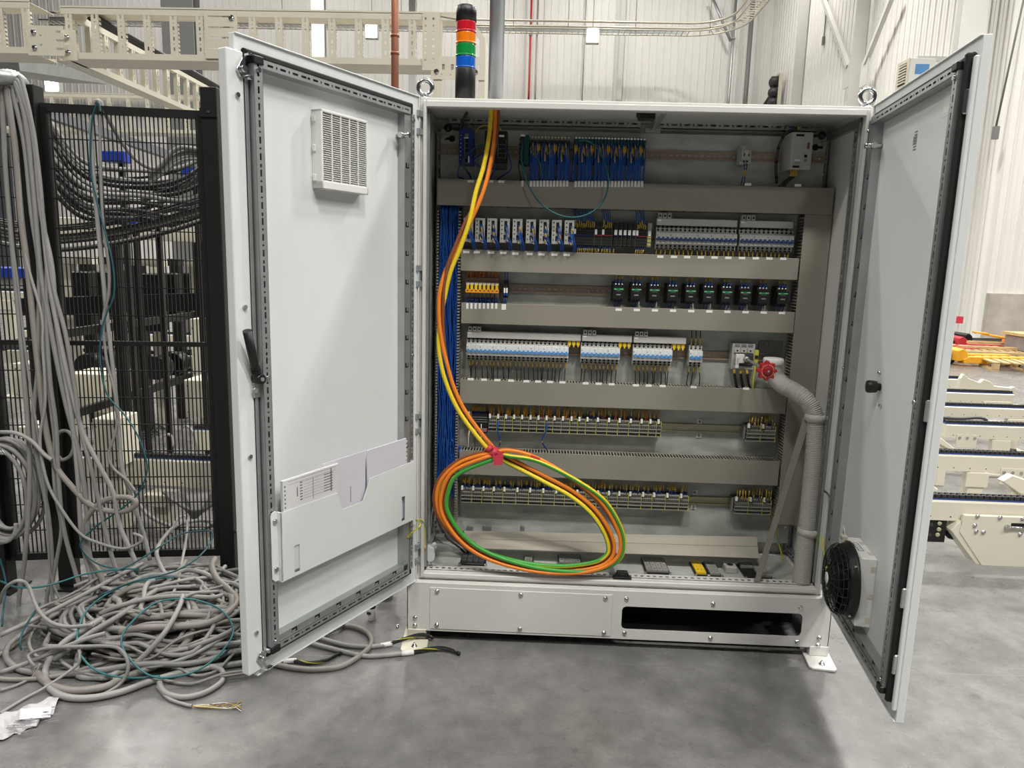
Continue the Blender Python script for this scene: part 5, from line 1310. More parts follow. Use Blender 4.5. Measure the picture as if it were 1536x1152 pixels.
# the heap
def heap(x,y):
    a=((x+.98)/.72)**2+((y-.02)/.46)**2; return max(0.0,.20*(1-a))
R=random.Random(11)
GR=['cable_grey','cable_grey','cable_grey_warm','cable_grey_light','cable_charcoal']
for k in range(96):
    lay=k/96; r=R.choice([.0048,.006,.007,.0075,.0085,.0095,.0115]); cx=-.98+R.uniform(-.26,.30)*(1-.4*lay); cy=.0+R.uniform(-.16,.16); rx=R.uniform(.20,.50)*(1-.25*lay); ry=R.uniform(.10,.32)*(1-.25*lay); ph=R.uniform(0,2*PI); tw=R.uniform(-.5,.5); arc=R.uniform(1.1,1.9)*PI; n=14; pts=[]
    ct,st=math.cos(tw),math.sin(tw)
    for i in range(n+1):
        a=ph+arc*i/n; wob=1+.10*math.sin(3*a+k)+.05*R.uniform(-1,1); x0=rx*wob*math.cos(a); y0=ry*wob*math.sin(a); x=cx+ct*x0-st*y0; y=cy+st*x0+ct*y0
        x=max(-1.72,min(-.28,x)); y=max(-.46,min(.34,y))
        z=r+.003+heap(x,y)*(.10+.90*lay)+.012*math.sin(5*a+k*1.7)*(heap(x,y)>.02)
        pts.append((x,y,max(r+.001,z)))
    m=MB(); m.tube(catmull(pts,4),r,7); solo('grey_cable',m,R.choice(GR[:4] if k>30 else GR+['cable_charcoal']),'grey cable tangled in the heap on the floor','cable','grey cables tangled in the heap')  # extra charcoal among the lower cables paints in the dark gaps of the heap
def lay(pts,r,mt,label,group='cables lying over the heap',name='grey_cable'):
    return cable3([atz(px,py,z) for px,py,z in pts],r,mt,label,group,name)
lay([(228,888,.16),(180,913,.15),(135,939,.13),(98,962,.10),(77,986,.06),(68,1007,.025),(74,1031,.014),(97,1045,.014),(135,1047,.014),(181,1038,.014),(226,1022,.014),(284,1006,.014),(367,994,.014),(420,985,.014)],.0118,'cable_grey_light','thick pale cable curling round the front of the heap')
lay([(276,897,.16),(286,903,.16),(294,919,.145),(292,938,.12),(280,963,.09),(253,988,.05),(211,1007,.03),(180,1019,.022),(158,1030,.018),(113,1036,.016),(79,1029,.016),(59,1014,.016),(52,1000,.03)],.0135,'cable_grey_warm','thick warm grey cable arching over the heap front')
lay([(279,842,.22),(257,869,.20),(215,898,.18),(180,923,.16),(135,950,.13),(100,975,.09),(82,990,.05)],.0105,'cable_grey','grey cable running diagonally down the heap')
lay([(274,893,.20),(271,905,.19),(259,930,.17),(240,958,.13),(207,992,.06),(186,1006,.03),(150,1018,.02)],.0098,'cable_grey_light','pale cable slanting down the middle of the heap')
lay([(150,921,.15),(180,909,.18),(222,898,.19),(274,894,.19),(322,896,.17),(345,884,.17),(361,863,.19),(366,840,.22)],.0098,'cable_grey','grey cable sweeping across to the door edge')
lay([(180,948,.12),(211,942,.14),(263,940,.14),(305,936,.14),(336,923,.15),(355,902,.16),(345,886,.18),(326,869,.2),(318,850,.22),(322,838,.22)],.0128,'cable_grey_warm','thick cable bending round the right of the heap')
lay([(240,982,.07),(278,973,.08),(326,967,.08),(367,963,.08),(400,958,.08)],.0090,'cable_grey_light','straight cable running under the left door')
lay([(239,1024,.012),(243,1034,.011),(253,1042,.011),(276,1046,.011),(305,1040,.011),(330,1025,.011),(335,1012,.012),(330,1004,.02),(315,1000,.03)],.0100,'cable_grey_light','short curved cable before the heap on bare floor')
lay([(0,1070,.008),(40,1046,.008),(68,1031,.02),(113,1000,.06),(120,986,.09),(118,972,.11)],.0055,'cable_grey_light','thin pale cable leaving the picture above the torn paper')
lay([(0,1036,.008),(25,1028,.008),(45,1018,.01),(52,1012,.02),(60,995,.05)],.0055,'cable_grey','thin cable leaving the picture at the left of the heap')
lay([(0,1009,.010),(45,993,.04),(86,975,.09),(130,958,.13),(158,950,.14)],.0085,'cable_grey_light','pale cable leaving the picture left at mid heap')
lay([(52,1000,.05),(45,991,.07),(44,982,.08),(68,973,.10),(113,970,.12),(169,970,.12),(187,982,.11),(192,1004,.07),(181,1025,.03),(158,1040,.012),(140,1044,.008)],.0060,'cable_grey','thin cable bent in a long flat loop on the heap')
lay([(0,953,.10),(68,921,.14),(135,887,.18),(181,862,.2),(215,845,.22)],.0090,'cable_grey_light','pale straight cable along the back left of the heap')
lay([(0,905,.10),(4,890,.20),(14,877,.26),(29,871,.28),(43,880,.25),(56,912,.18),(74,932,.15),(101,940,.14),(140,937,.15)],.0068,'cable_grey_light','thin cable arching up at the left of the heap')
lay([(198,742,.30),(223,773,.27),(259,790,.26),(296,794,.25),(317,788,.26),(320,783,.27),(296,781,.28),(266,788,.28),(247,805,.26),(235,827,.24),(242,851,.22),(255,870,.2)],.0090,'cable_grey_light','grey cable forming a flat loop above the heap')
lay([(316,786,.27),(339,786,.27),(356,798,.25),(366,815,.22),(370,850,.18)],.0078,'cable_grey','short cable rising behind the left door edge')
lay([(256,800,.26),(264,781,.30),(276,774,.31),(281,783,.30),(279,810,.27),(272,847,.22),(268,871,.2),(257,895,.18)],.0060,'cable_grey_light','thin cable standing up in a narrow arch on the heap')
t=thing('stripped_cable','thin grey cable with bare twisted cores on the floor','cable',atz(286,1058))
m=MB(); m.tube(catmull([atz(236,1030,.008),atz(253,1048,.007),atz(278,1057,.007),atz(288,1059,.007)],6),.006,8); part('sheath',m,'cable_grey_light',t)
m=MB(); rr=random.Random(5)
for k in range(9):
    a=atz(288,1059,.006); pts=[a]
    for i,x in enumerate((305,325,345,362)): pts.append(atz(x,1059+rr.uniform(-4.5,4.5)*(i+1)/2.2,.004+.008*rr.random()))
    m.tube(catmull(pts,5),.0013,5,k%3)
part('bare_cores',m,['wire_white','ferrule_yellow','fuse_brown'],t,kind='stuff')
def teal(pts,label,closed=False): return cable3([atz(px,py,z) for px,py,z in pts],.0036,'cable_teal_dark' if 'dark' in label else 'cable_teal',label,'teal cables','teal_cable',closed=closed)
teal([(0,871,.16),(22,880,.18),(56,881,.2),(90,873,.21),(124,862,.22),(165,855,.23),(205,853,.24)],'teal cable entering from the left edge over the heap')
teal([(260,866,.22),(226,869,.21),(181,880,.19),(135,910,.16),(117,946,.13),(120,980,.10),(147,1007,.05),(192,1017,.03),(240,1014,.03)],'teal cable in a wide open loop on the left of the heap')
teal([(274,898,.20),(232,905,.19),(197,934,.17),(182,961,.13),(197,992,.08),(230,1015,.04),(274,1013,.04),(309,998,.06),(338,971,.09),(350,944,.12),(334,917,.17),(305,903,.19)],'teal cable lying as a closed ring on the heap',True)
teal([(150,893,.19),(198,873,.22),(259,858,.24),(296,837,.26),(317,812,.28),(317,798,.30),(305,796,.31),(272,801,.30),(240,820,.28),(198,846,.25),(160,862,.23)],'dark teal cable looping up at the back of the heap')
teal([(0,838,.20),(6,860,.18),(9,880,.15),(5,915,.10),(3,940,.05)],'dark teal cable hanging at the very left edge')
teal([(60,905,.17),(38,940,.12),(30,962,.09),(32,975,.06)],'short dark teal cable dropping at the left of the heap')
teal([(330,985,.05),(345,972,.06),(358,955,.07),(372,930,.10),(385,905,.12)],'dark teal cable slipping behind the left door')
# coil on the left post
t=thing('cable_coil','large coil of grey cable hung on the left post','coil',aty(10,730,.2)); c=aty(8,732,.20)
m=MB(); rr=random.Random(2)
for k in range(9):
    rx=.085+.030*rr.random(); rz=.185+.03*rr.random(); dx=rr.uniform(-.02,.03); dz=rr.uniform(-.02,.02); dy=-.05+.012*k
    pts=[c+Vector((dx+rx*1.15*math.cos(2*PI*i/20),dy+.02*math.cos(2*PI*i/20),dz+rz*math.sin(2*PI*i/20))) for i in range(20)]; m.tube(catmull(pts,2,True),.0088,8,closed=True)
part('coil_strands',m,'cable_grey',t,kind='stuff')
m=MB()
for k in range(5): m.tube([c+Vector((.015+.004*k,-.06,.17)),c+Vector((.03+.006*k,-.065,.185+.01*(k%2))),c+Vector((.045+.004*k,-.06,.165))],.0016,5,k%2)
part('coil_tie',m,['wire_white','wire_navy'],t,kind='stuff')
cable3([aty(0,648,.15),aty(25,650,.14),aty(48,662,.14),aty(66,681,.13),aty(78,690,.13)],.0085,'cable_grey_light','end of the coil cable running right to the hanging bundle',None)
cable3([aty(0,812,.15),aty(12,812,.15),aty(22,800,.16),aty(24,785,.17)],.0085,'cable_grey','end of the coil cable curling below the coil',None)
# hose over the fence top at the far left
m=MB(); P_=catmull([aty(-30,118,.20),aty(0,116,.22),aty(18,117,.25),aty(30,125,.30),aty(34,140,.36)],8); m.tube(P_,[.030+.002*(i%2) for i in range(len(P_))],14); solo('foil_hose',m,'zinc','short silvery hose the cables hang over at the left','hose')
# prepared cable ends beside the plinth
def tail(label,pts,core,r):
    t=thing('prepared_cable',label,'cable',atz(*pts[-1]),'prepared cables on the floor'); P=[atz(px,py,z) for px,py,z in pts]; m=MB(); m.tube(catmull(P,6),r,10); part('sheath',m,'cable_grey_light',t)
    a,b=P[-1],P[-2]; d=(a-b).normalized(); m=MB(); m.tube([a-d*.035,a+d*.012],r*1.08,10); part('sleeve',m,'label_white',t)
    C=[atz(px,py,z) for px,py,z in core]; CC=catmull([a]+C,6); m=MB(); n=len(CC)
    for k in range(7):
        pts2=[]
        for i,p in enumerate(CC):
            th=2*PI*k/7+i*.35; q=r*.75*(1 if i<n-4 else .6); pts2.append(p+Vector((0,q*math.cos(th)*.9,q*math.sin(th)*.8))+Vector((0,0,.0005)))
        m.tube(pts2,.0026 if k else .0017,5,1 if k==0 else 0)
    part('cores',m,['wire_black','wire_yellow_green'],t,kind='stuff')
    m=MB(); m.tube([CC[-3],CC[-2],CC[-1]],[r*.95,r*.9,r*.8],8); part('core_tape',m,'gasket_black',t)
tail('prepared cable whose black cores reach past the left foot',[(455,962,.012),(467,965,.012),(505,975,.010),(547,984,.010),(578,983,.010),(607,980,.010),(616,979,.010)],[(640,974,.016),(660,972,.018),(676,975,.014),(690,981,.009)],.0088)
tail('prepared cable whose black cores rest on the left foot plate',[(465,953,.012),(480,957,.012),(515,967,.010),(547,970,.010),(567,969,.010),(584,966,.010)],[(605,959,.022),(625,953,.03),(640,953,.028),(650,957,.016)],.0086)
tail('prepared cable with a short black end under the left door',[(395,990,.012),(410,992,.012),(425,992,.010),(440,991,.010)],[(463,995,.010),(488,991,.010),(501,985,.010),(511,979,.010)],.0086)
cable3([atz(px,py,.012) for px,py in ((385,985),(415,997),(449,1003),(480,1004),(513,999),(542,982),(557,966),(553,951),(534,941),(509,937),(474,932),(440,930))],.0102,'cable_grey_warm','thick grey cable in a broad curve under the left door')
# torn paper
def crumple():
    m=MB(); rr=random.Random(8); nx,ny=12,6; g={}
    A=[(-25,1108),(100,1050)]; 
    for i in range(nx+1):
        for j in range(ny+1):
            f=i/nx; top=(-20+f*112, 1082-f*38+2.5*math.sin(i*1.7)); bot=(-20+f*100,1122-f*42-(8 if i>9 else 0)+2.5*math.sin(i*2.3))
            px=top[0]+(bot[0]-top[0])*j/ny; py=top[1]+(bot[1]-top[1])*j/ny
            z=.004+.020*abs(math.sin(i*.55+j*.5))*(.6+.4*rr.random())*(0.25 if j in (0,ny) else 1)
            p=atz(px,py,0); g[i,j]=len(m.v); m.v.append((p.x,p.y,z))
    for i in range(nx):
        for j in range(ny): m.quad((g[i,j],g[i+1,j],g[i+1,j+1],g[i,j+1]),0)
    return m
t=thing('crumpled_paper','crumpled printed sheet of paper on the floor at bottom left','paper',atz(45,1080)); o=part('sheet',crumple(),'litter_paper',t); so=o.modifiers.new('thick','SOLIDIFY'); so.thickness=.0012
m=MB(); rr=random.Random(4)
for k in range(34):
    px=8+rr.random()*70; py=1100-(px-8)*.42+rr.uniform(-14,10); p=atz(px,py,.0255); d=Vector((.06+.04*rr.random(),.03,0)).normalized(); m.bar(p,p+d*rr.uniform(.015,.04),.0022,.0008)
part('print',m,'print_grey',t,kind='stuff')
m=MB(); p=atz(52,1070,.03); T=Matrix.Translation(p)@Matrix.Rotation(.5,4,'Z')@Matrix.Rotation(.5,4,'X')@Matrix.Rotation(.3,4,'Y'); m.box(-.04,.045,-.018,.018,0,.001,0,T); part('torn_flap',m,'paper_lilac',t)

# =====================================================================
# BACKGROUND: CABLE TRAYS
# =====================================================================
def rung_mesh(h):
    m=MB(); holes=[]
    z=.018
    k=0
    while z<h-.02:
        if k%2==0: holes.append((-.004,.006,z,z+.020)); z+=.034
        else: holes.append((-.003,.003,z,z+.006)); z+=.020
        k+=1
    m.holed(-.020,.018,0,h,0,.002,holes)
    n=int(h/.022)
    for i in range(n): m.box(.018,.020,.002,.030,i*.022,i*.022+.013)
    m.box(.018,.020,.002,.010,0,h); m.box(-.020,-.018,.002,.03,0,h)
    return m.mesh('rung','cream_paint')
RM={}
def tray(label,L,h,dep,loc,rz,pitch=.148,start=.04,end=None):
    """ladder tray standing on edge: runs along local x, face at y=0, rails above and below"""
    t=thing('cable_ladder',label,'cable tray',loc,'cream cable ladders',rz=rz)
    m=MB(); m.box(0,L,0,.003,h-.03,h); m.box(0,L,0,dep,h,h+.003); m.box(0,L,0,.003,h,h+.012); part('top_rail',m,'cream_paint',t,world=False)
    m=MB(); m.box(0,L,0,.003,0,.03); m.box(0,L,0,dep,-.003,0); m.box(0,L,dep-.003,dep,-.003,.02); part('bottom_rail',m,'cream_paint',t,world=False)
    if h not in RM: RM[h]=rung_mesh(h-.06)
    x=start
    while x<(end or L)-.02:
        o=part('rung',RM[h],None,t); o.location=(x,.001,.03); x+=pitch
    return t
p0=aty(96,90,1.5); h1=.262; z0=aty(330,97,1.5).z+.02
t1=tray('long cream cable ladder crossing behind the copper pipe',aty(690,90,1.5).x-p0.x,h1,.20,(p0.x,1.5,z0),0)
x0,x1=aty(308,50,1.5).x,aty(357,50,1.5).x
m=MB(); m.holed(x0,x1,z0+.01,z0+h1-.005,1.492,1.496,[(x0+.02,x1-.02,z0+.06+k*.055,z0+.068+k*.055) for k in range(4)]); 
pl_=solo('joint_plate',m,'cream_paint','slotted cream joint plate on the long cable ladder','plate'); m=MB(); m.lathe([(.016,0),(.016,.003),(.009,.003),(.009,.012)],(x1-.03,1.492,z0+h1-.04),axis=(0,-1,0),n=10); part('bolt',m,'chrome',pl_,world=False)
x0,x1=aty(634,50,1.5).x,aty(660,50,1.5).x
m=MB(); hs_=[]
for k in range(7): hs_ += [(x0+.012,x0+.022,z0+.02+k*.035,z0+.032+k*.035),(x0+.055,x0+.065,z0+.02+k*.035,z0+.032+k*.035)]
m.holed(x0,x1,z0-.03,z0+h1,1.492,1.496,hs_); solo('joint_plate',m,'cream_paint','perforated cream plate near the end of the long cable ladder','plate')
# the ladder turns down at its right end
xe0,xe1=aty(655,100,1.5).x,aty(727,100,1.5).x
t=thing('cable_ladder','cream ladder end turning down beside the signal tower','cable tray',(xe0,1.5,1.9),'cream cable ladders'); zt_=z0+h1
m=MB(); m.prism([(xe0+.02,zt_-.01),(xe0+.02,zt_),(xe1-.10,zt_),(xe1,zt_-.12),(xe1,zt_-.33),(xe1-.03,zt_-.33),(xe1-.03,zt_-.13),(xe1-.11,zt_-.03)],1.495,1.505); m.box(xe1,xe1+.003,1.5,1.7,1.9,zt_-.12); part('bend_rail',m,'cream_paint',t)
m=MB(); zz_=aty(700,100,1.5).z; hs_=[(xe0+.03+k*.05,xe0+.045+k*.05,zz_-.02,zz_+.01) for k in range(5)]+[(xe0+.025+k*.05,xe0+.032+k*.05,zz_-.05,zz_-.04) for k in range(5)]
m.holed(xe0-.03,xe1,zz_-.07,zz_+.05,1.494,1.498,hs_); part('splice_plate',m,'cream_paint',t)
m=MB(); m.box(xe0-.02,xe0+.03,1.5,1.503,1.9,zz_-.05); m.box(xe1-.03,xe1,1.5,1.503,1.9,zz_-.05); part('side_rail',m,'cream_paint',t)
m=MB(); m.box(xe0,xe1,1.5,1.503,zz_-.24,zz_-.20)
for k in range(6): m.box(xe0+.03+k*.035,xe0+.042+k*.035,1.49,1.50,zz_-.20,zz_-.18)
part('rung',m,'cream_paint',t)
for (x,z) in ((xe0+.0,zz_-.03),(xe1-.05,zz_-.03)):
    m=MB(); m.lathe([(.014,0),(.014,.003),(.008,.003),(.008,.010)],(x,1.494,z),axis=(0,-1,0),n=10); part('bolt',m,'chrome',t)
# left neighbour and the corner bracket
p1=aty(50,90,1.45)
tray('cream cable ladder cut off by the top left corner of the picture',1.4,.262,.20,(p1.x-1.4,1.45,z0+.01),0,start=.04)
m=MB(); a,b_=aty(36,45,1.42),aty(108,88,1.46); zc0=aty(70,84,1.45).z
bk_=thing('corner_bracket','cream perforated bracket joining the two cable ladders at top left','bracket',(p1.x,1.44,zc0))
m.holed(a.x,a.x+.11,zc0,zc0+.155,1.440,1.443,[(a.x+.07,a.x+.085,zc0+.05,zc0+.06),(a.x+.07,a.x+.085,zc0+.10,zc0+.11)]); 
for i in range(5):
    th0=i*.14; 
m.holed(a.x+.11,p0.x+.01,zc0,zc0+.155,1.443,1.446,[(a.x+.16,a.x+.20,zc0+.03+k*.045,zc0+.042+k*.045) for k in range(3)])
m.holed(p0.x+.0,p0.x+.085,zc0-.01,zc0+.150,1.488,1.491,[]); part('bracket_plate',m,'cream_paint',bk_)
for (x,y,z) in ((a.x+.04,1.44,zc0+.04),(a.x+.04,1.44,zc0+.12),(p0.x+.035,1.488,zc0+.03),(p0.x+.035,1.488,zc0+.11)):
    m=MB(); m.lathe([(.014,0),(.014,.003),(.009,.003),(.009,.014)],(x,y,z),axis=(0,-1,0),n=10); part('bolt',m,'chrome',bk_)
# receding ladders and the far crossing one
tray('cream cable ladder receding from the corner bracket to the far wall',3.4,.262,.10,(p0.x+.02,1.56,z0),PI/2)
p=aty(75,195,4.9); q=aty(345,200,4.9); hh=aty(75,140,4.9).z-p.z
tray('far cream cable ladder seen above the fence',q.x-p.x+1.5,round(hh,3),.25,(p.x-.8,4.9,p.z),0,.2)
m=MB(); a=aty(-20,95,3.2); b_=aty(125,118,4.6); m.bar(a,b_,.5,.09); solo('air_duct',m,'zinc_dark','galvanised air duct slanting behind the cable ladders','duct')
# black cables lying in the receding ladder
for k in range(3):
    a=Vector((p0.x+.10+.03*k,1.6,z0+.24)); cable3([a,a+Vector((.02,1.0,-.015)),a+Vector((0,2.0,-.01)),a+Vector((.02,3.3,-.01))],.012,'cable_charcoal','%s black cable lying in the receding ladder'%('left','middle','right')[k],'cables in the receding ladder','tray_cable')
# far wire tray along the wall with its bend
t=thing('wire_tray','long silvery wire tray along the far wall bending at the corner','cable tray',aty(800,40,30.5))
zt0=aty(800,30,30.5).z; zt1=aty(800,42,30.5).z; xc=aty(1035,45,30.5).x
path=[Vector((-22,30.5,zt1)),Vector((xc,30.5,zt1))]+[Vector((xc+1.6*math.sin(k*PI/12),30.5-1.6*(1-math.cos(k*PI/12)),zt1)) for k in range(1,7)]+[Vector((xc+1.6,16,zt1))]
m=MB()
for dy,dz in ((0,0),(0,.30)): m.tube([p+Vector((0,0,dz)) for p in path],.035 if dz==0 else .05,5)
part('tray_rail',m,'tray_wire',t,kind='stuff')
m=MB(); path2=[Vector((-22,31.2,zt1)),Vector((xc,31.2,zt1))]+[Vector((xc+2.2*math.sin(k*PI/12),31.2-2.2*(1-math.cos(k*PI/12)),zt1)) for k in range(1,7)]+[Vector((xc+2.2,16,zt1))]
m.tube(path2,.035,5); m.tube([p+Vector((0,0,.30)) for p in path2],.05,5)
for i in range(len(path)-1):
    a,b_,c_,d_=path[i],path[i+1],path2[i],path2[i+1]; n=max(1,int((b_-a).length/.25))
    for k in range(n): m.bar(a.lerp(b_,k/n),c_.lerp(d_,k/n),.03,.03)
part('tray_rung',m,'tray_wire',t,kind='stuff')
part('tray_side',MB().box(-22,xc,31.18,31.2,zt1+.05,zt1+.30),'zinc',t)
m=MB()
for px in (853,955,1068,770,600,420): x=aty(px,30,30.5).x; m.cyl((x,30.8,zt1),(x,30.8,17),.015,n=6)
part('hanger_rod',m,'zinc_dark',t,kind='stuff')

# =====================================================================
# BACKGROUND: WALL FITTINGS
# =====================================================================
def column(px,w,label,y=None,x=None,mt='column_grey'):
    p=aty(px,100,y) if y is not None else atx(px,100,x); t=thing('steel_column',label,'column',(p.x,p.y,0),'steel columns')
    m=MB(); m.box(p.x-w/2,p.x+w/2,p.y-.02,p.y,0,17); m.box(p.x-.012,p.x+.012,p.y,p.y+.22,0,17); m.box(p.x-w/2,p.x+w/2,p.y+.22,p.y+.24,0,17) if y is not None else m.box(p.x,p.x+.24,p.y-.012,p.y+.012,0,17)
    part('column_profile',m,mt,t); part('base_plate',MB().box(p.x-w/2-.08,p.x+w/2+.08,p.y-.1,p.y+.34,0,.03),mt,t); return t
column(931,.22,'slim grey column on the far wall behind the cabinet',y=YB-.3)
column(478,.45,'grey column rising behind the left door',y=24)
column(618,.20,'white pole rising right of the copper pipe',y=20)
column(1197,.32,'pale grey column just right of the far corner',x=10.9)
column(1284,.36,'pale grey column carrying the diagonal brace',x=10.85)
column(1452,.55,'broad pale column at the end of the side wall',y=14.7)
column(270,.5,'dark grey column behind the guard fence',y=9,mt='mid_grey')
def wallpipe(px,r,label,y,mt,z0=0.0,name='wall_pipe'):
    x=aty(px,80,y).x; t=thing(name,label,'pipe',(x,y,z0)); m=MB(); m.cyl((x,y,z0),(x,y,17),r,n=10); part('pipe',m,mt,t)
    m=MB()
    for z in (3.0,6.0,9.0,12.0): m.box(x-r*1.6,x+r*1.6,y-r*1.3,y+r*1.3,z,z+.06)
    part('pipe_clip',m,'zinc_dark',t,kind='stuff')
wallpipe(795,.05,'red sprinkler pipe on the far wall',YB-.4,'red_pipe')
wallpipe(1098,.06,'shiny conduit near the far corner',YB-.4,'zinc')
wallpipe(805,.03,'thin grey conduit beside the red pipe',YB-.4,'zinc_dark')
wallpipe(876,.025,'thin grey conduit under the far lamp',YB-.4,'zinc_dark',5.0)
p=aty(1122,100,YB-.4); m=MB(); m.cyl((p.x,YB-.4,0),(p.x,YB-.4,17),.10,n=10); solo('corner_downpipe',m,'mid_grey','dark downpipe in the far corner of the hall','pipe')
a,b_=aty(1068,-5,YB-.6),aty(1096,62,YB-.6); m=MB(); m.cyl(a,b_,.07,n=8); solo('diagonal_brace',m,'zinc','slanting rod brace near the far corner','brace')
def brace(pa,pb,label,x):
    a,b_=atx(*pa,x),atx(*pb,x); t=thing('diagonal_brace',label,'brace',b_,'diagonal wall braces'); m=MB(); m.bar(a,b_,.14,.14); part('brace_bar',m,'column_grey',t)
    m=MB(); m.box(x-.02,x+.02,b_.y-.25,b_.y+.25,b_.z-.7,b_.z+.1); part('gusset',m,'column_grey',t)
brace((1340,-10),(1298,95),'diagonal brace coming down to the pale column',10.75)
brace((1232,-10),(1272,100),'diagonal brace rising left from the pale column',10.95)
HX=9.9; yA=atx(1345,120,HX).y; yB=atx(1363,112,HX).y; hz0=atx(1345,137,HX).z; hz1=atx(1347,97,HX).z; hx1=aty(1402,115,yB).x
t=thing('unit_heater','louvred unit heater high on the side wall','heater',(HX,yB,hz0))
part('heater_case',MB().box(HX,hx1,yB,yA,hz0,hz1),'device_white',t,bevel=.02)
m=MB(); m.holed(-yA+.0,-yB,hz0,hz1,-.02,0,[(-yA+.12,-yB-.12,hz0+.08,hz1-.08)],T=Matrix(((0,1,0,HX),(-1,0,0,0),(0,0,1,0),(0,0,0,1)))); part('heater_face',m,'cream_shade',t)
part('heater_core',MB().box(HX-.004,HX,yB+.12,yA-.12,hz0+.08,hz1-.08),'slot_dark',t)
for k in range(7): z=hz0+.12+(hz1-hz0-.2)*k/7; part('louvre',MB().box(HX-.05,HX-.004,yB+.12,yA-.12,z,z+.035),'cream_shade',t)
part('wall_arm',MB().box(HX+.3,11.16,(yB+yA)/2-.06,(yB+yA)/2+.06,hz1,hz1+.12),'column_grey',t)
part('heater_label',MB().box(HX+.15,HX+.5,yB-.006,yB,hz0+.3,hz0+.55),'toggle_blue',t)
t=thing('pipe_manifold','small framed manifold with dark valves on the side wall','manifold',atx(1165,140,10.9)); c=atx(1165,140,10.9); u=c.y
for dy,dz,wy,wz in ((-.5,0,.06,1.5),(.5,0,.06,1.5),(0,.72,1.0,.06)): part('frame_bar',MB().box(10.8,10.95,u+dy-wy/2,u+dy+wy/2,c.z+dz-wz/2,c.z+dz+wz/2),'cream_paint',t)
for k in range(3): part('valve',MB().lathe([(.22,0),(.25,.1),(.25,.3),(.1,.4)],(10.9,u-.1,c.z-.45+k*.45),axis=(-1,0,0),n=12),'dark_grey',t)
part('valve_pipe',MB().cyl((10.8,u+.2,c.z),(10.6,u+2.2,c.z-.8),.12,n=10),'cable_charcoal',t)
x=XS-.05; p=atx(1236,55,x); m=MB(); m.cyl((x,p.y,p.z),(x,p.y,17),.02,n=6); m.box(x-.05,x+.02,p.y-.06,p.y+.06,p.z-.3,p.z); solo('pull_switch',m,'mid_grey','small switch on a thin conduit on the side wall','switch')
p=aty(1494,190,YR-.06); m=MB(); m.cyl((p.x,YR-.06,p.z),(p.x+.35,YR-.06,9.0),.022,n=6); m.box(p.x-.06,p.x+.06,YR-.12,YR-.03,p.z-.28,p.z); solo('wall_box',m,'mid_grey','small grey box under a conduit on the right wall','box')
m=MB(); p=aty(1441,480,14.5); m.box(p.x-.08,p.x+.06,14.5,14.7,p.z-.08,p.z+.08); solo('wall_marker',m,'tape_red','small red marker at the column foot above the concrete','marker')

# =====================================================================
# BACKGROUND: CONVEYORS
# =====================================================================
lk=MB(); lk.tube([(0,-.012,0),(.012,-.012,.010),(.024,-.012,0)],.006,5); lk.tube([(0,.012,0),(.012,.012,.010),(.024,.012,0)],.006,5); lk.cyl((.012,-.018,.004),(.012,.018,.004),.006,n=6)
def conveyor(label,x0,x1,y,zt=.40,h=.115,legs=(),plates=(),links=True,dep=.07,group='cream chain conveyors'):
    t=thing('chain_conveyor',label,'conveyor',((x0+x1)/2,y,0),group)
    m=MB(); m.prism([(y,zt-.02),(y,zt-h),(y+dep,zt-h),(y+dep,zt-.02),(y+dep-.012,zt-.012),(y+.012,zt-.012)],x0,x1,axis='x'); part('beam',m,'cream_paint',t)
    part('chain_guide',MB().box(x0,x1,y+.012,y+dep-.012,zt-.012,zt-.002),'chain_blue',t)
    m=MB(); n=int((x1-x0)/.030)
    for k in range(n):
        x=x0+k*.030
        m.box(x,x+.024,y+.010,y+.016,zt-.002,zt+.016); m.box(x+.015,x+.039,y+.018,y+.024,zt-.002,zt+.016); m.box(x+.006,x+.018,y+.024,y+.046,zt,zt+.014); m.box(x,x+.024,y+.046,y+.052,zt-.002,zt+.016)
    part('chain',m,'chain_dark',t,kind='stuff')
    m=MB()
    for k in range(int((x1-x0)/.10)): m.cyl((x0+.06+k*.10,y-.0006,zt-h+.02),(x0+.06+k*.10,y+.001,zt-h+.02),.004,n=6)
    part('bolt_hole',m,'slot_dark',t,kind='stuff')
    for x in legs:
        m=MB(); m.box(x-.05,x+.05,y+.0,y+dep,.02,zt-h); m.box(x-.11,x+.11,y-.04,y+dep+.04,0,.02); m.box(x-.07,x+.07,y-.01,y,zt-h-.10,zt-h-.005); part('leg',m,'cream_paint',t,bevel=.003)
    for (a,b_) in plates:
        m=MB(); m.box(a,b_,y-.006,y,zt-h-.075,zt-h+.03); pp_=part('side_plate',m,'cream_paint',t,bevel=.002)
        m=MB()
        for x in (a+.02,(a+b_)/2,b_-.02): m.cyl((x,y-.014,zt-h+.005),(x,y-.006,zt-h+.005),.009,n=8)
        part('plate_bolt',m,'chrome',pp_,kind='stuff')
    return t
ya=.85
c1=conveyor('nearest cream chain conveyor right of the right door',2.30,4.6,ya,legs=(3.6,4.3))
xa,xb,xl,xr=aty(1442,772,ya).x,aty(1620,780,ya).x,aty(1467,845,ya).x,aty(1520,848,ya).x; zb_=.065; ztp=aty(1450,770,ya).z
m=MB(); m.prism([(xa,ztp),(xb,ztp),(xb,ztp-.10),(xr+.05,zb_),(xl,zb_),(xa-.015,ztp-.09)],ya-.03,ya-.004); m.prism([(xa-.055,ztp-.085),(xa-.012,ztp-.03),(xa-.004,ztp-.09),(xl+.006,zb_),(xl-.028,zb_+.006)],ya-.026,ya+.06); part('drive_cover',m,'cream_paint',c1,bevel=.002,label='tapered cream drive cover')
m=MB()
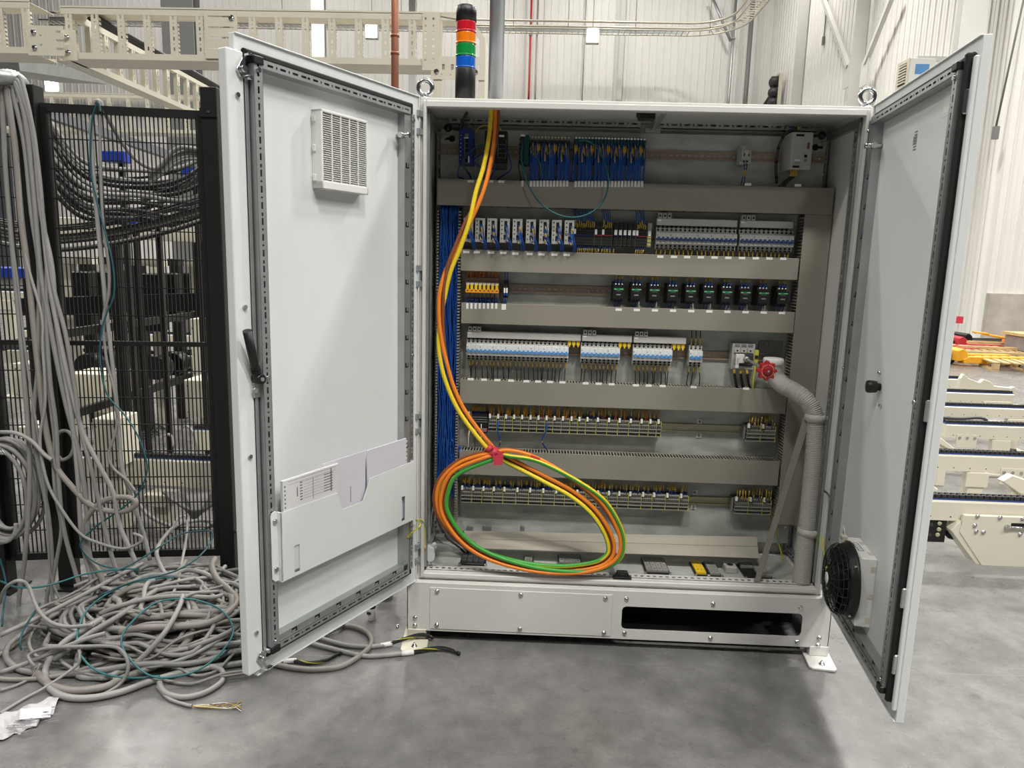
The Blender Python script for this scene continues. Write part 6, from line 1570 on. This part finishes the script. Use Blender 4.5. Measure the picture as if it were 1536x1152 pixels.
for px,py in ((1466,774),(1500,776),(1534,778),(1462,788),(1464,797),(1475,798),(1530,801)):
    p=aty(px,py,ya-.03); m.lathe([(.011,0),(.011,.003),(.007,.003),(.007,.009)],(p.x,ya-.03,p.z),axis=(0,-1,0),n=8)
part('cover_bolt',m,'chrome',c1,kind='stuff')
m=MB(); p=aty(1510,790,ya-.03); m.cyl((p.x,ya-.04,p.z),(p.x+.12,ya-.04,p.z),.006,n=8); m.box(p.x+.02,p.x+.14,ya-.031,ya-.0302,p.z+.004,p.z+.02,1); m.cyl((p.x,ya-.045,p.z),(p.x,ya-.03,p.z),.012,n=8); part('cover_latch',m,['chrome','slot_dark'],c1)
t=thing('drive_unit','black drive unit box with three round buttons under the nearest conveyor','motor',aty(1400,800,ya+.03)); a,b_=aty(1376,778,ya+.01),aty(1417,814,ya+.01)
m=MB(); m.box(a.x,b_.x,ya+.01,ya+.12,b_.z,a.z); part('motor_box',m,'black_paint',t,bevel=.004)
for k,(px,py) in enumerate(((1409,785),(1408,794),(1406,802))):
    p=aty(px,py,ya+.01); part('connector',MB().lathe([(.011,0),(.011,.004),(.006,.005)],(p.x,ya+.01,p.z),axis=(0,-1,0),n=12),'rail_yellow',t)
m=MB(); 
for (px,py,r) in ((1397,787,.010),(1395,802,.009)): p=aty(px,py,ya+.0095); m.cyl((p.x,ya+.0092,p.z),(p.x,ya+.0102,p.z),r,n=14,m=0)
p=aty(1385,796,ya+.0095); m.tube([(p.x+.008*math.cos(k*PI/6),ya+.0095,p.z+.008*math.sin(k*PI/6)) for k in range(11)],.0012,5,1); m.box(p.x+.001,p.x+.008,ya+.0092,ya+.0102,p.z+.012,p.z+.015,1); m.box(p.x-.002,p.x+.002,ya+.0092,ya+.0102,p.z-.002,p.z+.003,1); m.box(p.x+.012,p.x+.0135,ya+.0092,ya+.0102,p.z-.006,p.z+.016,1)
part('box_marks',m,['dark_grey','label_white'],t,kind='stuff')
m=MB(); a=aty(1420,785,ya+.05); m.sphere((a.x+.05,ya+.06,a.z-.03),.06,10,6,squash=(1,.7,1)); part('motor_housing',m,'slot_dark',t)
conveyor('second cream chain conveyor from the front on the right',2.85,5.4,1.80,legs=(3.26,4.6),plates=((aty(1500,708,1.8).x,aty(1536,708,1.8).x),))
conveyor('third cream chain conveyor from the front on the right',3.58,6.2,2.75,legs=(4.0,5.2),plates=((aty(1434,660,2.75).x,aty(1465,660,2.75).x),))
conveyor('fourth cream chain conveyor from the front on the right',3.7,7.0,3.52,legs=(4.6,6.0),h=.10)
conveyor('fifth cream chain conveyor from the front on the right',4.0,aty(1522,590,4.1).x,4.10,zt=.43,legs=(4.5,5.0),plates=((aty(1475,603,4.1).x,aty(1517,605,4.1).x),))
conveyor('farthest cream chain conveyor on the right',4.6,aty(1444,568,5.0).x,5.0,zt=.43,legs=(4.7,))
# slanted cream guards between the conveyors
def guard(label,pts,y,th=.05):
    P=[aty(px,py,y) for px,py in pts]; m=MB(); m.prism([(p.x,p.z) for p in P],y,y+th); cx_=sum(p.x for p in P)/len(P); cz_=sum(p.z for p in P)/len(P); m.box(cx_-.03,cx_+.03,y+th*.3,y+th*.3+.03,0,cz_); return solo('conveyor_guard',m,'cream_paint',label,'guard','cream conveyor guards',bevel=.004)
guard('stepped cream end guard beyond the fifth conveyor',[(1436,590),(1441,568),(1446,561),(1452,567),(1470,574),(1476,569),(1487,573),(1491,579),(1517,582),(1522,580),(1527,585),(1520,596),(1480,592)],4.5)
guard('slanted cream guard plate behind the nearest conveyor at right',[(1503,722),(1519,713),(1545,722),(1545,745),(1530,741)],1.3)
guard('cream guard plate left of the second conveyor legs',[(1384,735),(1388,722),(1408,734),(1406,738)],1.3)
guard('small slanted cream plate before the third conveyor',[(1405,664),(1412,657),(1421,664),(1432,673),(1429,677)],2.4)
guard('cream cover plate along the fourth conveyor',[(1486,632),(1545,636),(1545,645),(1490,640)],3.3)
guard('cream end bracket at the left of the third conveyor',[(1398,646),(1411,638),(1415,655),(1410,662),(1397,661)],2.7)
p=aty(1500,672,2.9); m=MB(); m.lathe([(.035,0),(.035,.03),(.02,.04),(.02,.10)],(p.x,2.88,p.z),axis=(.5,-1,0),n=16); solo('end_roller',m,'dark_grey','dark round roller end under the third conveyor','roller')
m=MB(); P=[aty(px,py,2.71) for px,py in ((1402,572),(1413,575),(1409,642),(1397,648))]; m.prism([(p.x,p.z) for p in P],2.71,2.748); solo('metal_sheet',m,'steel_pipe','upright grey sheet at the right door edge','sheet')
a=[aty(px,py,3.4) for px,py in ((1400,626),(1440,628),(1470,627),(1482,632),(1488,640))]; cable3(a,.012,'cable_charcoal','black hose lying along the fourth conveyor',None,'conveyor_hose')

# ---------------- pallet trucks and pallets by the concrete wall ----------------
def truck(label,loc,rz,mt,mt2):
    t=thing('pallet_truck',label,'pallet truck',loc,'pallet trucks by the wall',rz=rz)
    for s in (-1,1):
        m=MB(); m.prism([(0,.05),(0,.12),(.08,.16),(1.15,.16),(1.2,.10),(1.15,.05)],s*.2-.08,s*.2+.08); part('fork',m,mt,t,world=False,bevel=.006)
        part('fork_wheel',MB().cyl((1.02,s*.2-.05,.045),(1.02,s*.2+.05,.045),.042,n=12),'black_plastic',t,world=False)
    m=MB(); m.prism([(-.10,.08),(-.10,.26),(-.02,.30),(.06,.24),(.10,.10)],-.26,.26); part('pump_body',m,mt,t,world=False,bevel=.01)
    m=MB(); m.cyl((-.12,-.10,.10),(-.12,.10,.10),.095,n=16); part('steer_wheel',m,'black_plastic',t,world=False)
    m=MB(); P_=[(-.10,0,.22),(-.30,0,.32),(-.80,0,.40)]; m.tube(P_,.022,8); m.tube([(-.80,-.16,.40),(-.88,-.14,.42),(-.92,0,.42),(-.88,.14,.42),(-.80,.16,.40)],.018,8); part('handle',m,mt2,t,world=False)
truck('yellow pallet truck standing in front of the others',atz(1428,546),.12,'jack_yellow','black_plastic')
truck('red pallet truck behind the yellow one',atz(1415,536)+Vector((.1,.5,0)),.1,'jack_red','black_plastic')
truck('second red pallet truck partly hidden behind the yellow one',atz(1448,528)+Vector((0,.3,0)),-.12,'jack_red','jack_yellow')
truck('orange pallet truck next to the wrapped pallet',atz(1498,533)+Vector((.5,.3,0)),.2,'jack_orange','jack_yellow')
truck('dark pallet truck at the back by the wall',atz(1440,519),.1,'black_paint','black_plastic')
pm_b=MB().box(0,.1,0,1.2,0,.02).mesh('board','wood'); pm_k=MB().box(0,.09,0,.09,0,.09).mesh('block','wood')
def pallet(label,loc,rz):
    t=thing('wooden_pallet',label,'pallet',loc,'wooden pallets',rz=rz)
    for k in range(7): o=part('board',pm_b,None,t,world=False); o.location=(k*.15,0,.12)
    for k in range(3):
        o=part('board',pm_b,None,t,world=False); o.location=(k*.45,0,0)
        for j in range(3): o=part('block',pm_k,None,t,world=False); o.location=(.01+k*.45,j*.55,.025)
    return t
pallet('empty wooden pallet on the floor at the right edge',atz(1488,556)+Vector((0,0,0)),-.25)
pallet('wooden pallet with planks behind the empty one',atz(1470,542)+Vector((.1,.6,0)),-.1)
p=atz(1562,545)+Vector((.45,.3,0)); t=thing('wrapped_stack','film-wrapped grey stack with a wooden lid on a pallet','stack',p)
part('stack_body',MB().box(p.x-.45,p.x+.55,p.y,p.y+.8,.14,.42),'steel_pipe',t,bevel=.02); part('stack_lid',MB().box(p.x-.5,p.x+.6,p.y-.05,p.y+.85,.42,.47),'wood',t); part('stack_base',MB().box(p.x-.5,p.x+.6,p.y-.05,p.y+.85,0,.13),'wood',t)
for k in range(3):
    m=MB(); a=atz(1440+k*14,546-k*4)+Vector((.3,.9,.12+.05*k)); m.bar(a,a+Vector((1.6,-.2,0)),.12,.05); solo('timber_plank',m,'wood','%s loose timber plank lying by the pallet trucks'%('lower','middle','upper')[k],'plank','loose timber planks')

# =====================================================================
# BEHIND THE FENCE
# =====================================================================
conveyor('cream chain conveyor just behind the fence on the left',-2.05,-.55,1.08,zt=.395,h=.16,legs=(-.9,),group='conveyors behind the fence')
conveyor('second cream chain conveyor behind the fence',-1.75,-.6,1.75,zt=.40,h=.14,legs=(-.8,),group='conveyors behind the fence')
conveyor('cream conveyor far behind the fence at mid height',-4.6,-1.2,3.6,zt=.62,h=.13,legs=(-3.8,-2.4,-1.4),group='conveyors behind the fence')
conveyor('cream conveyor beyond the black rails',-5.4,-1.6,5.2,zt=.62,h=.12,legs=(-4.6,-3.0,-1.8),group='conveyors behind the fence')
conveyor('raised cream conveyor beam deep behind the fence',-5.4,-1.4,4.4,zt=1.10,h=.10,legs=(-4.9,-3.9,-2.9,-1.9),group='conveyors behind the fence')
def cbox(label,pa,pb,y,dep,mt='cream_paint',name='machine_cover'):
    a,b_=aty(*pa,y),aty(*pb,y); m=MB(); m.box(a.x,b_.x,y,y+dep,b_.z,a.z); t=thing(name,label,'machine part',((a.x+b_.x)/2,y,b_.z),'machine covers behind the fence'); part('cover',m,mt,t,bevel=.004)
    m=MB()
    for fx in (.12,.88):
        for fz in (.15,.85): m.lathe([(.008,0),(.008,.003),(.004,.005)],(a.x+(b_.x-a.x)*fx,y,b_.z+(a.z-b_.z)*fz),axis=(0,-1,0),n=8)
    part('cover_screw',m,'chrome',t,kind='stuff')
    if b_.z>.03: part('stand',MB().box((a.x+b_.x)/2-.04,(a.x+b_.x)/2+.04,y+dep*.3,y+dep*.3+.06,0,b_.z),'cream_paint',t)
cbox('square cream cover box beside the fence post',(275,570),(328,628),1.95,.25)
cbox('cream block with a pale front left of the conveyor end',(138,628),(180,702),.95,.2)
cbox('tall cream leg cover behind the fence post',(285,478),(318,575),2.3,.15)
cbox('low cream cover under the conveyor end',(215,742),(255,762),.98,.12)
cbox('long cream base box at the foot of the hanging cables',(100,560),(170,620),2.2,.3)
cbox('cream machine panel behind the narrow fence panel',(18,545),(66,600),1.8,.3)
cbox('lower cream machine panel behind the cable coil',(26,640),(80,760),1.3,.3)
# black posts and rails of the farther fence
for k,(px,y,lab) in enumerate(((178,1.75,'black post of the farther fence in the middle of the mesh'),(300,2.9,'black post of the farther fence near its right end'),(60,2.6,'black post of the farther fence behind the hanging cables'))):
    x=aty(px,450,y).x; m=MB(); m.box(x-.03,x+.03,y-.03,y+.03,0,1.62); m.box(x-.07,x+.07,y-.07,y+.07,0,.01); solo('inner_post',m,'black_paint',lab,'post','posts of the farther fence',bevel=.003)
for k,(pa,pb,y,lab) in enumerate((((98,625),(322,553),1.35,'lower black rail running back behind the fence'),((98,500),(322,468),1.35,'upper black rail running back behind the fence'),((0,520),(60,508),1.3,'black rail behind the cable bundle'))):
    a=aty(*pa,y); b_=atz(*pb,a.z) if k<2 else aty(*pb,2.0); m=MB(); m.bar(a,b_,.03,.05); solo('inner_rail',m,'black_paint',lab,'rail','rails of the farther fence')
# dark lifting frames deep behind
rr=random.Random(6)
for k in range(7):
    px=(100,128,150,205,232,262,292)[k]; y=3.2+.25*(k%3); x=aty(px,420,y).x; t=thing('machine_upright','%s cream machine upright from the left behind the mesh'%ORD[k],'upright',(x,y,0),'machine uprights behind the fence')
    part('upright',MB().box(x-.045,x+.045,y,y+.08,0,1.45),'black_paint' if k%2 else 'cream_paint',t,bevel=.003); part('upright_motor',MB().box(x+.05,x+.20,y-.02,y+.10,.86+.06*(k%3),1.34),'black_paint',t,bevel=.01); part('upright_head',MB().box(x-.08,x+.22,y-.01,y+.09,1.40,1.46),'black_paint' if k%3 else 'cream_paint',t); part('upright_drive',MB().cyl((x+.12,y-.02,.55),(x+.12,y+.12,.55),.10,n=14),'black_paint',t)
for k,(pa,pb,y) in enumerate((((60,338),(330,352),2.9),((30,460),(320,452),3.0))):
    a,b_=aty(*pa,y),aty(*pb,y); m=MB(); m.bar(a,b_,.08,.14); solo('machine_beam',m,('cream_paint','black_paint')[k],('upper cream','lower black')[k]+' cross beam behind the mesh','beam','machine beams behind the fence',bevel=.004)
for k,(pa,pb,y,mt) in enumerate((((150,226),(187,243),1.6,'blue_box'),((270,248),(294,266),1.7,'blue_box'),((175,325),(205,338),1.8,'blue_box'),((212,322),(240,340),1.9,'jack_yellow'),((0,400),(45,418),1.7,'blue_box'))):
    a,b_=aty(*pa,y),aty(*pb,y); m=MB(); m.box(a.x,b_.x,y,y+.08,b_.z,a.z); m.box(a.x+.01,b_.x-.01,y-.01,y,b_.z+.005,a.z-.005); m.box((a.x+b_.x)/2-.015,(a.x+b_.x)/2+.015,y+.08,y+.11,0,a.z,1); solo('sensor_box',m,[mt,'black_paint'],('upper left blue box','upper right blue box','lower blue box','yellow box','blue box at the far left')[k]+' behind the mesh','box','boxes behind the fence',bevel=.003)
m=MB(); a,b_=aty(74,172,.75),aty(292,246,1.35); m.bar(a,b_,.05,.04); solo('steel_strut',m,'steel_pipe','long blue-grey steel strut slanting behind the mesh','strut')
SG='cables sagging behind the mesh'
for k in range(22):
    f=k/21; y0=.70+.25*rr.random(); s0=(72+4*rr.random(),182+100*f+rr.uniform(-5,5)); mid=(170+50*rr.random(),262+70*f+rr.uniform(-8,8)); e=(330+6*rr.random(),(228+95*f+rr.uniform(-10,10)) if k%3 else 210+20*rr.random())
    q1=((s0[0]+mid[0])/2-8,(s0[1]+mid[1])/2+22); q2=((e[0]+mid[0])/2+8,(e[1]+mid[1])/2+16)
    P=[aty(px,py,y) for (px,py),y in zip((s0,q1,mid,q2,e),(y0,y0+.06,y0+.15,y0+.22,y0+.3))]
    cable3(P,rr.choice((.007,.009,.011)),rr.choice(('cable_charcoal','cable_charcoal','cable_grey','cable_charcoal','black_plastic')),'dark cable sagging in the bundle behind the mesh',SG,'sagging_cable',n=6,steps=5)
for k in range(9):
    y=.8+.3*rr.random(); a=(-20,322+k*5+rr.uniform(-3,3)); P=[aty(px,py,y) for px,py in (a,(60,a[1]+14),(150,a[1]+8),(240,a[1]-10),(330,a[1]-38))]
    cable3(P,rr.choice((.006,.008,.010)),rr.choice(('cable_charcoal','cable_grey')),'cable of the low flat bundle crossing behind the mesh',SG,'sagging_cable',n=6,steps=5)
cable3([aty(155,165,.6),aty(178,205,.7),aty(205,240,.75),aty(235,252,.8),aty(262,225,.8),aty(285,222,.8),aty(330,232,.8)],.010,'cable_grey','grey cable looping from the fence top to the right behind the mesh',None,'sagging_cable')
for k in range(4):
    P=[aty(px,py+k*4,.82) for px,py in ((225,262),(245,248),(265,232),(290,226),(335,232))]; cable3(P,.008,'cable_grey_light','%s pale cable of the group rising to the right post'%ORD[k],SG,'sagging_cable',n=6)
t=thing('cable_coil','coil of grey cable hanging below the conveyor behind the fence','coil',aty(290,765,.95)); m=MB()
for k in range(8):
    P=[aty(px,py,.95+.012*k) for px,py in ((245+k*4,738),(262+k*3,752+k),(290,766+k*1.6),(318-k*2,758+k),(334-k*2,738))]; m.tube(catmull(P,5),.009,7)
part('coil_strands',m,'cable_grey',t,kind='stuff')
for k in range(5):
    pts=[]; 
    for i in range(12): a=2*PI*i/12; pts.append(atz(195+rr.uniform(-20,20)+35*math.cos(a),640+rr.uniform(-6,6)+13*math.sin(a),.01))
    cable3(pts,.006,'cable_charcoal','thin black cable lying in rings on the floor behind the fence','black cables on the floor behind the fence','floor_cable',n=5,steps=4,closed=True)
m=MB(); P=[aty(px,py,1.5) for px,py in ((228,690),(240,660),(255,652),(262,670),(275,640),(290,650),(300,690))]; m.tube(catmull(P,6),.008,6); solo('floor_cable',m,'cable_grey_light','pale cable bent over the conveyor behind the fence','cable')

# =====================================================================
# LAMPS OF THE HALL
# =====================================================================
def high_bay(x,y,z,label,share):
    t=thing('high_bay_lamp',label,'lamp',(x,y,z),'high bay lamps of the hall')
    m=MB(); m.box(-.64,.64,-.24,.24,.02,.10); m.box(-.08,.08,-.08,.08,.10,.22); part('lamp_housing',m,'device_grey',t,world=False,bevel=.01)
    part('lamp_lens',MB().box(-.60,.60,-.20,.20,-.01,.02),'lamp_lens',t,world=False)
    part('hanger_wire',MB().cyl((0,0,.2),(0,0,5),.01,n=6),'zinc_dark',t,world=False)
    if share:
        L=bpy.data.lights.new('lamp_light','AREA'); L.shape='RECTANGLE'; L.size=1.2; L.size_y=.4; L.energy=LAMP_WATTS*share; L.spread=LAMP_SPREAD if z<14 else PI; L.color=(1,.975,.93)
        o=bpy.data.objects.new('lamp_light',L); COL.objects.link(o); o.parent=t; o.location=(0,0,-.03)
for i,(lx,ly,lz,sh) in enumerate(LAMPS): high_bay(lx,ly,lz,'%s unseen high bay lamp under the hall roof, counted from the camera side'%ORD[i],sh)
for px,py,y,lab in ((889,54,26.5,'bright high bay lamp seen above the middle of the cabinet'),(557,47,26.5,'bright high bay lamp seen through the cable ladder'),(78,126,22.0,'bright lamp seen low above the guard fence')):
    p=aty(px,py,y); t=thing('high_bay_lamp',lab,'lamp',(p.x,p.y,p.z),'far lamps in view'); part('lamp_housing',MB().box(-.25,.25,-.02,.2,-.26,.30),'device_grey',t,world=False,bevel=.01); part('lamp_lens',MB().box(-.21,.21,-.05,-.02,-.22,.24),'lamp_lens',t,world=False)
    part('hanger_wire',MB().cyl((0,.1,.3),(0,.1,4),.01,n=6),'zinc_dark',t,world=False)
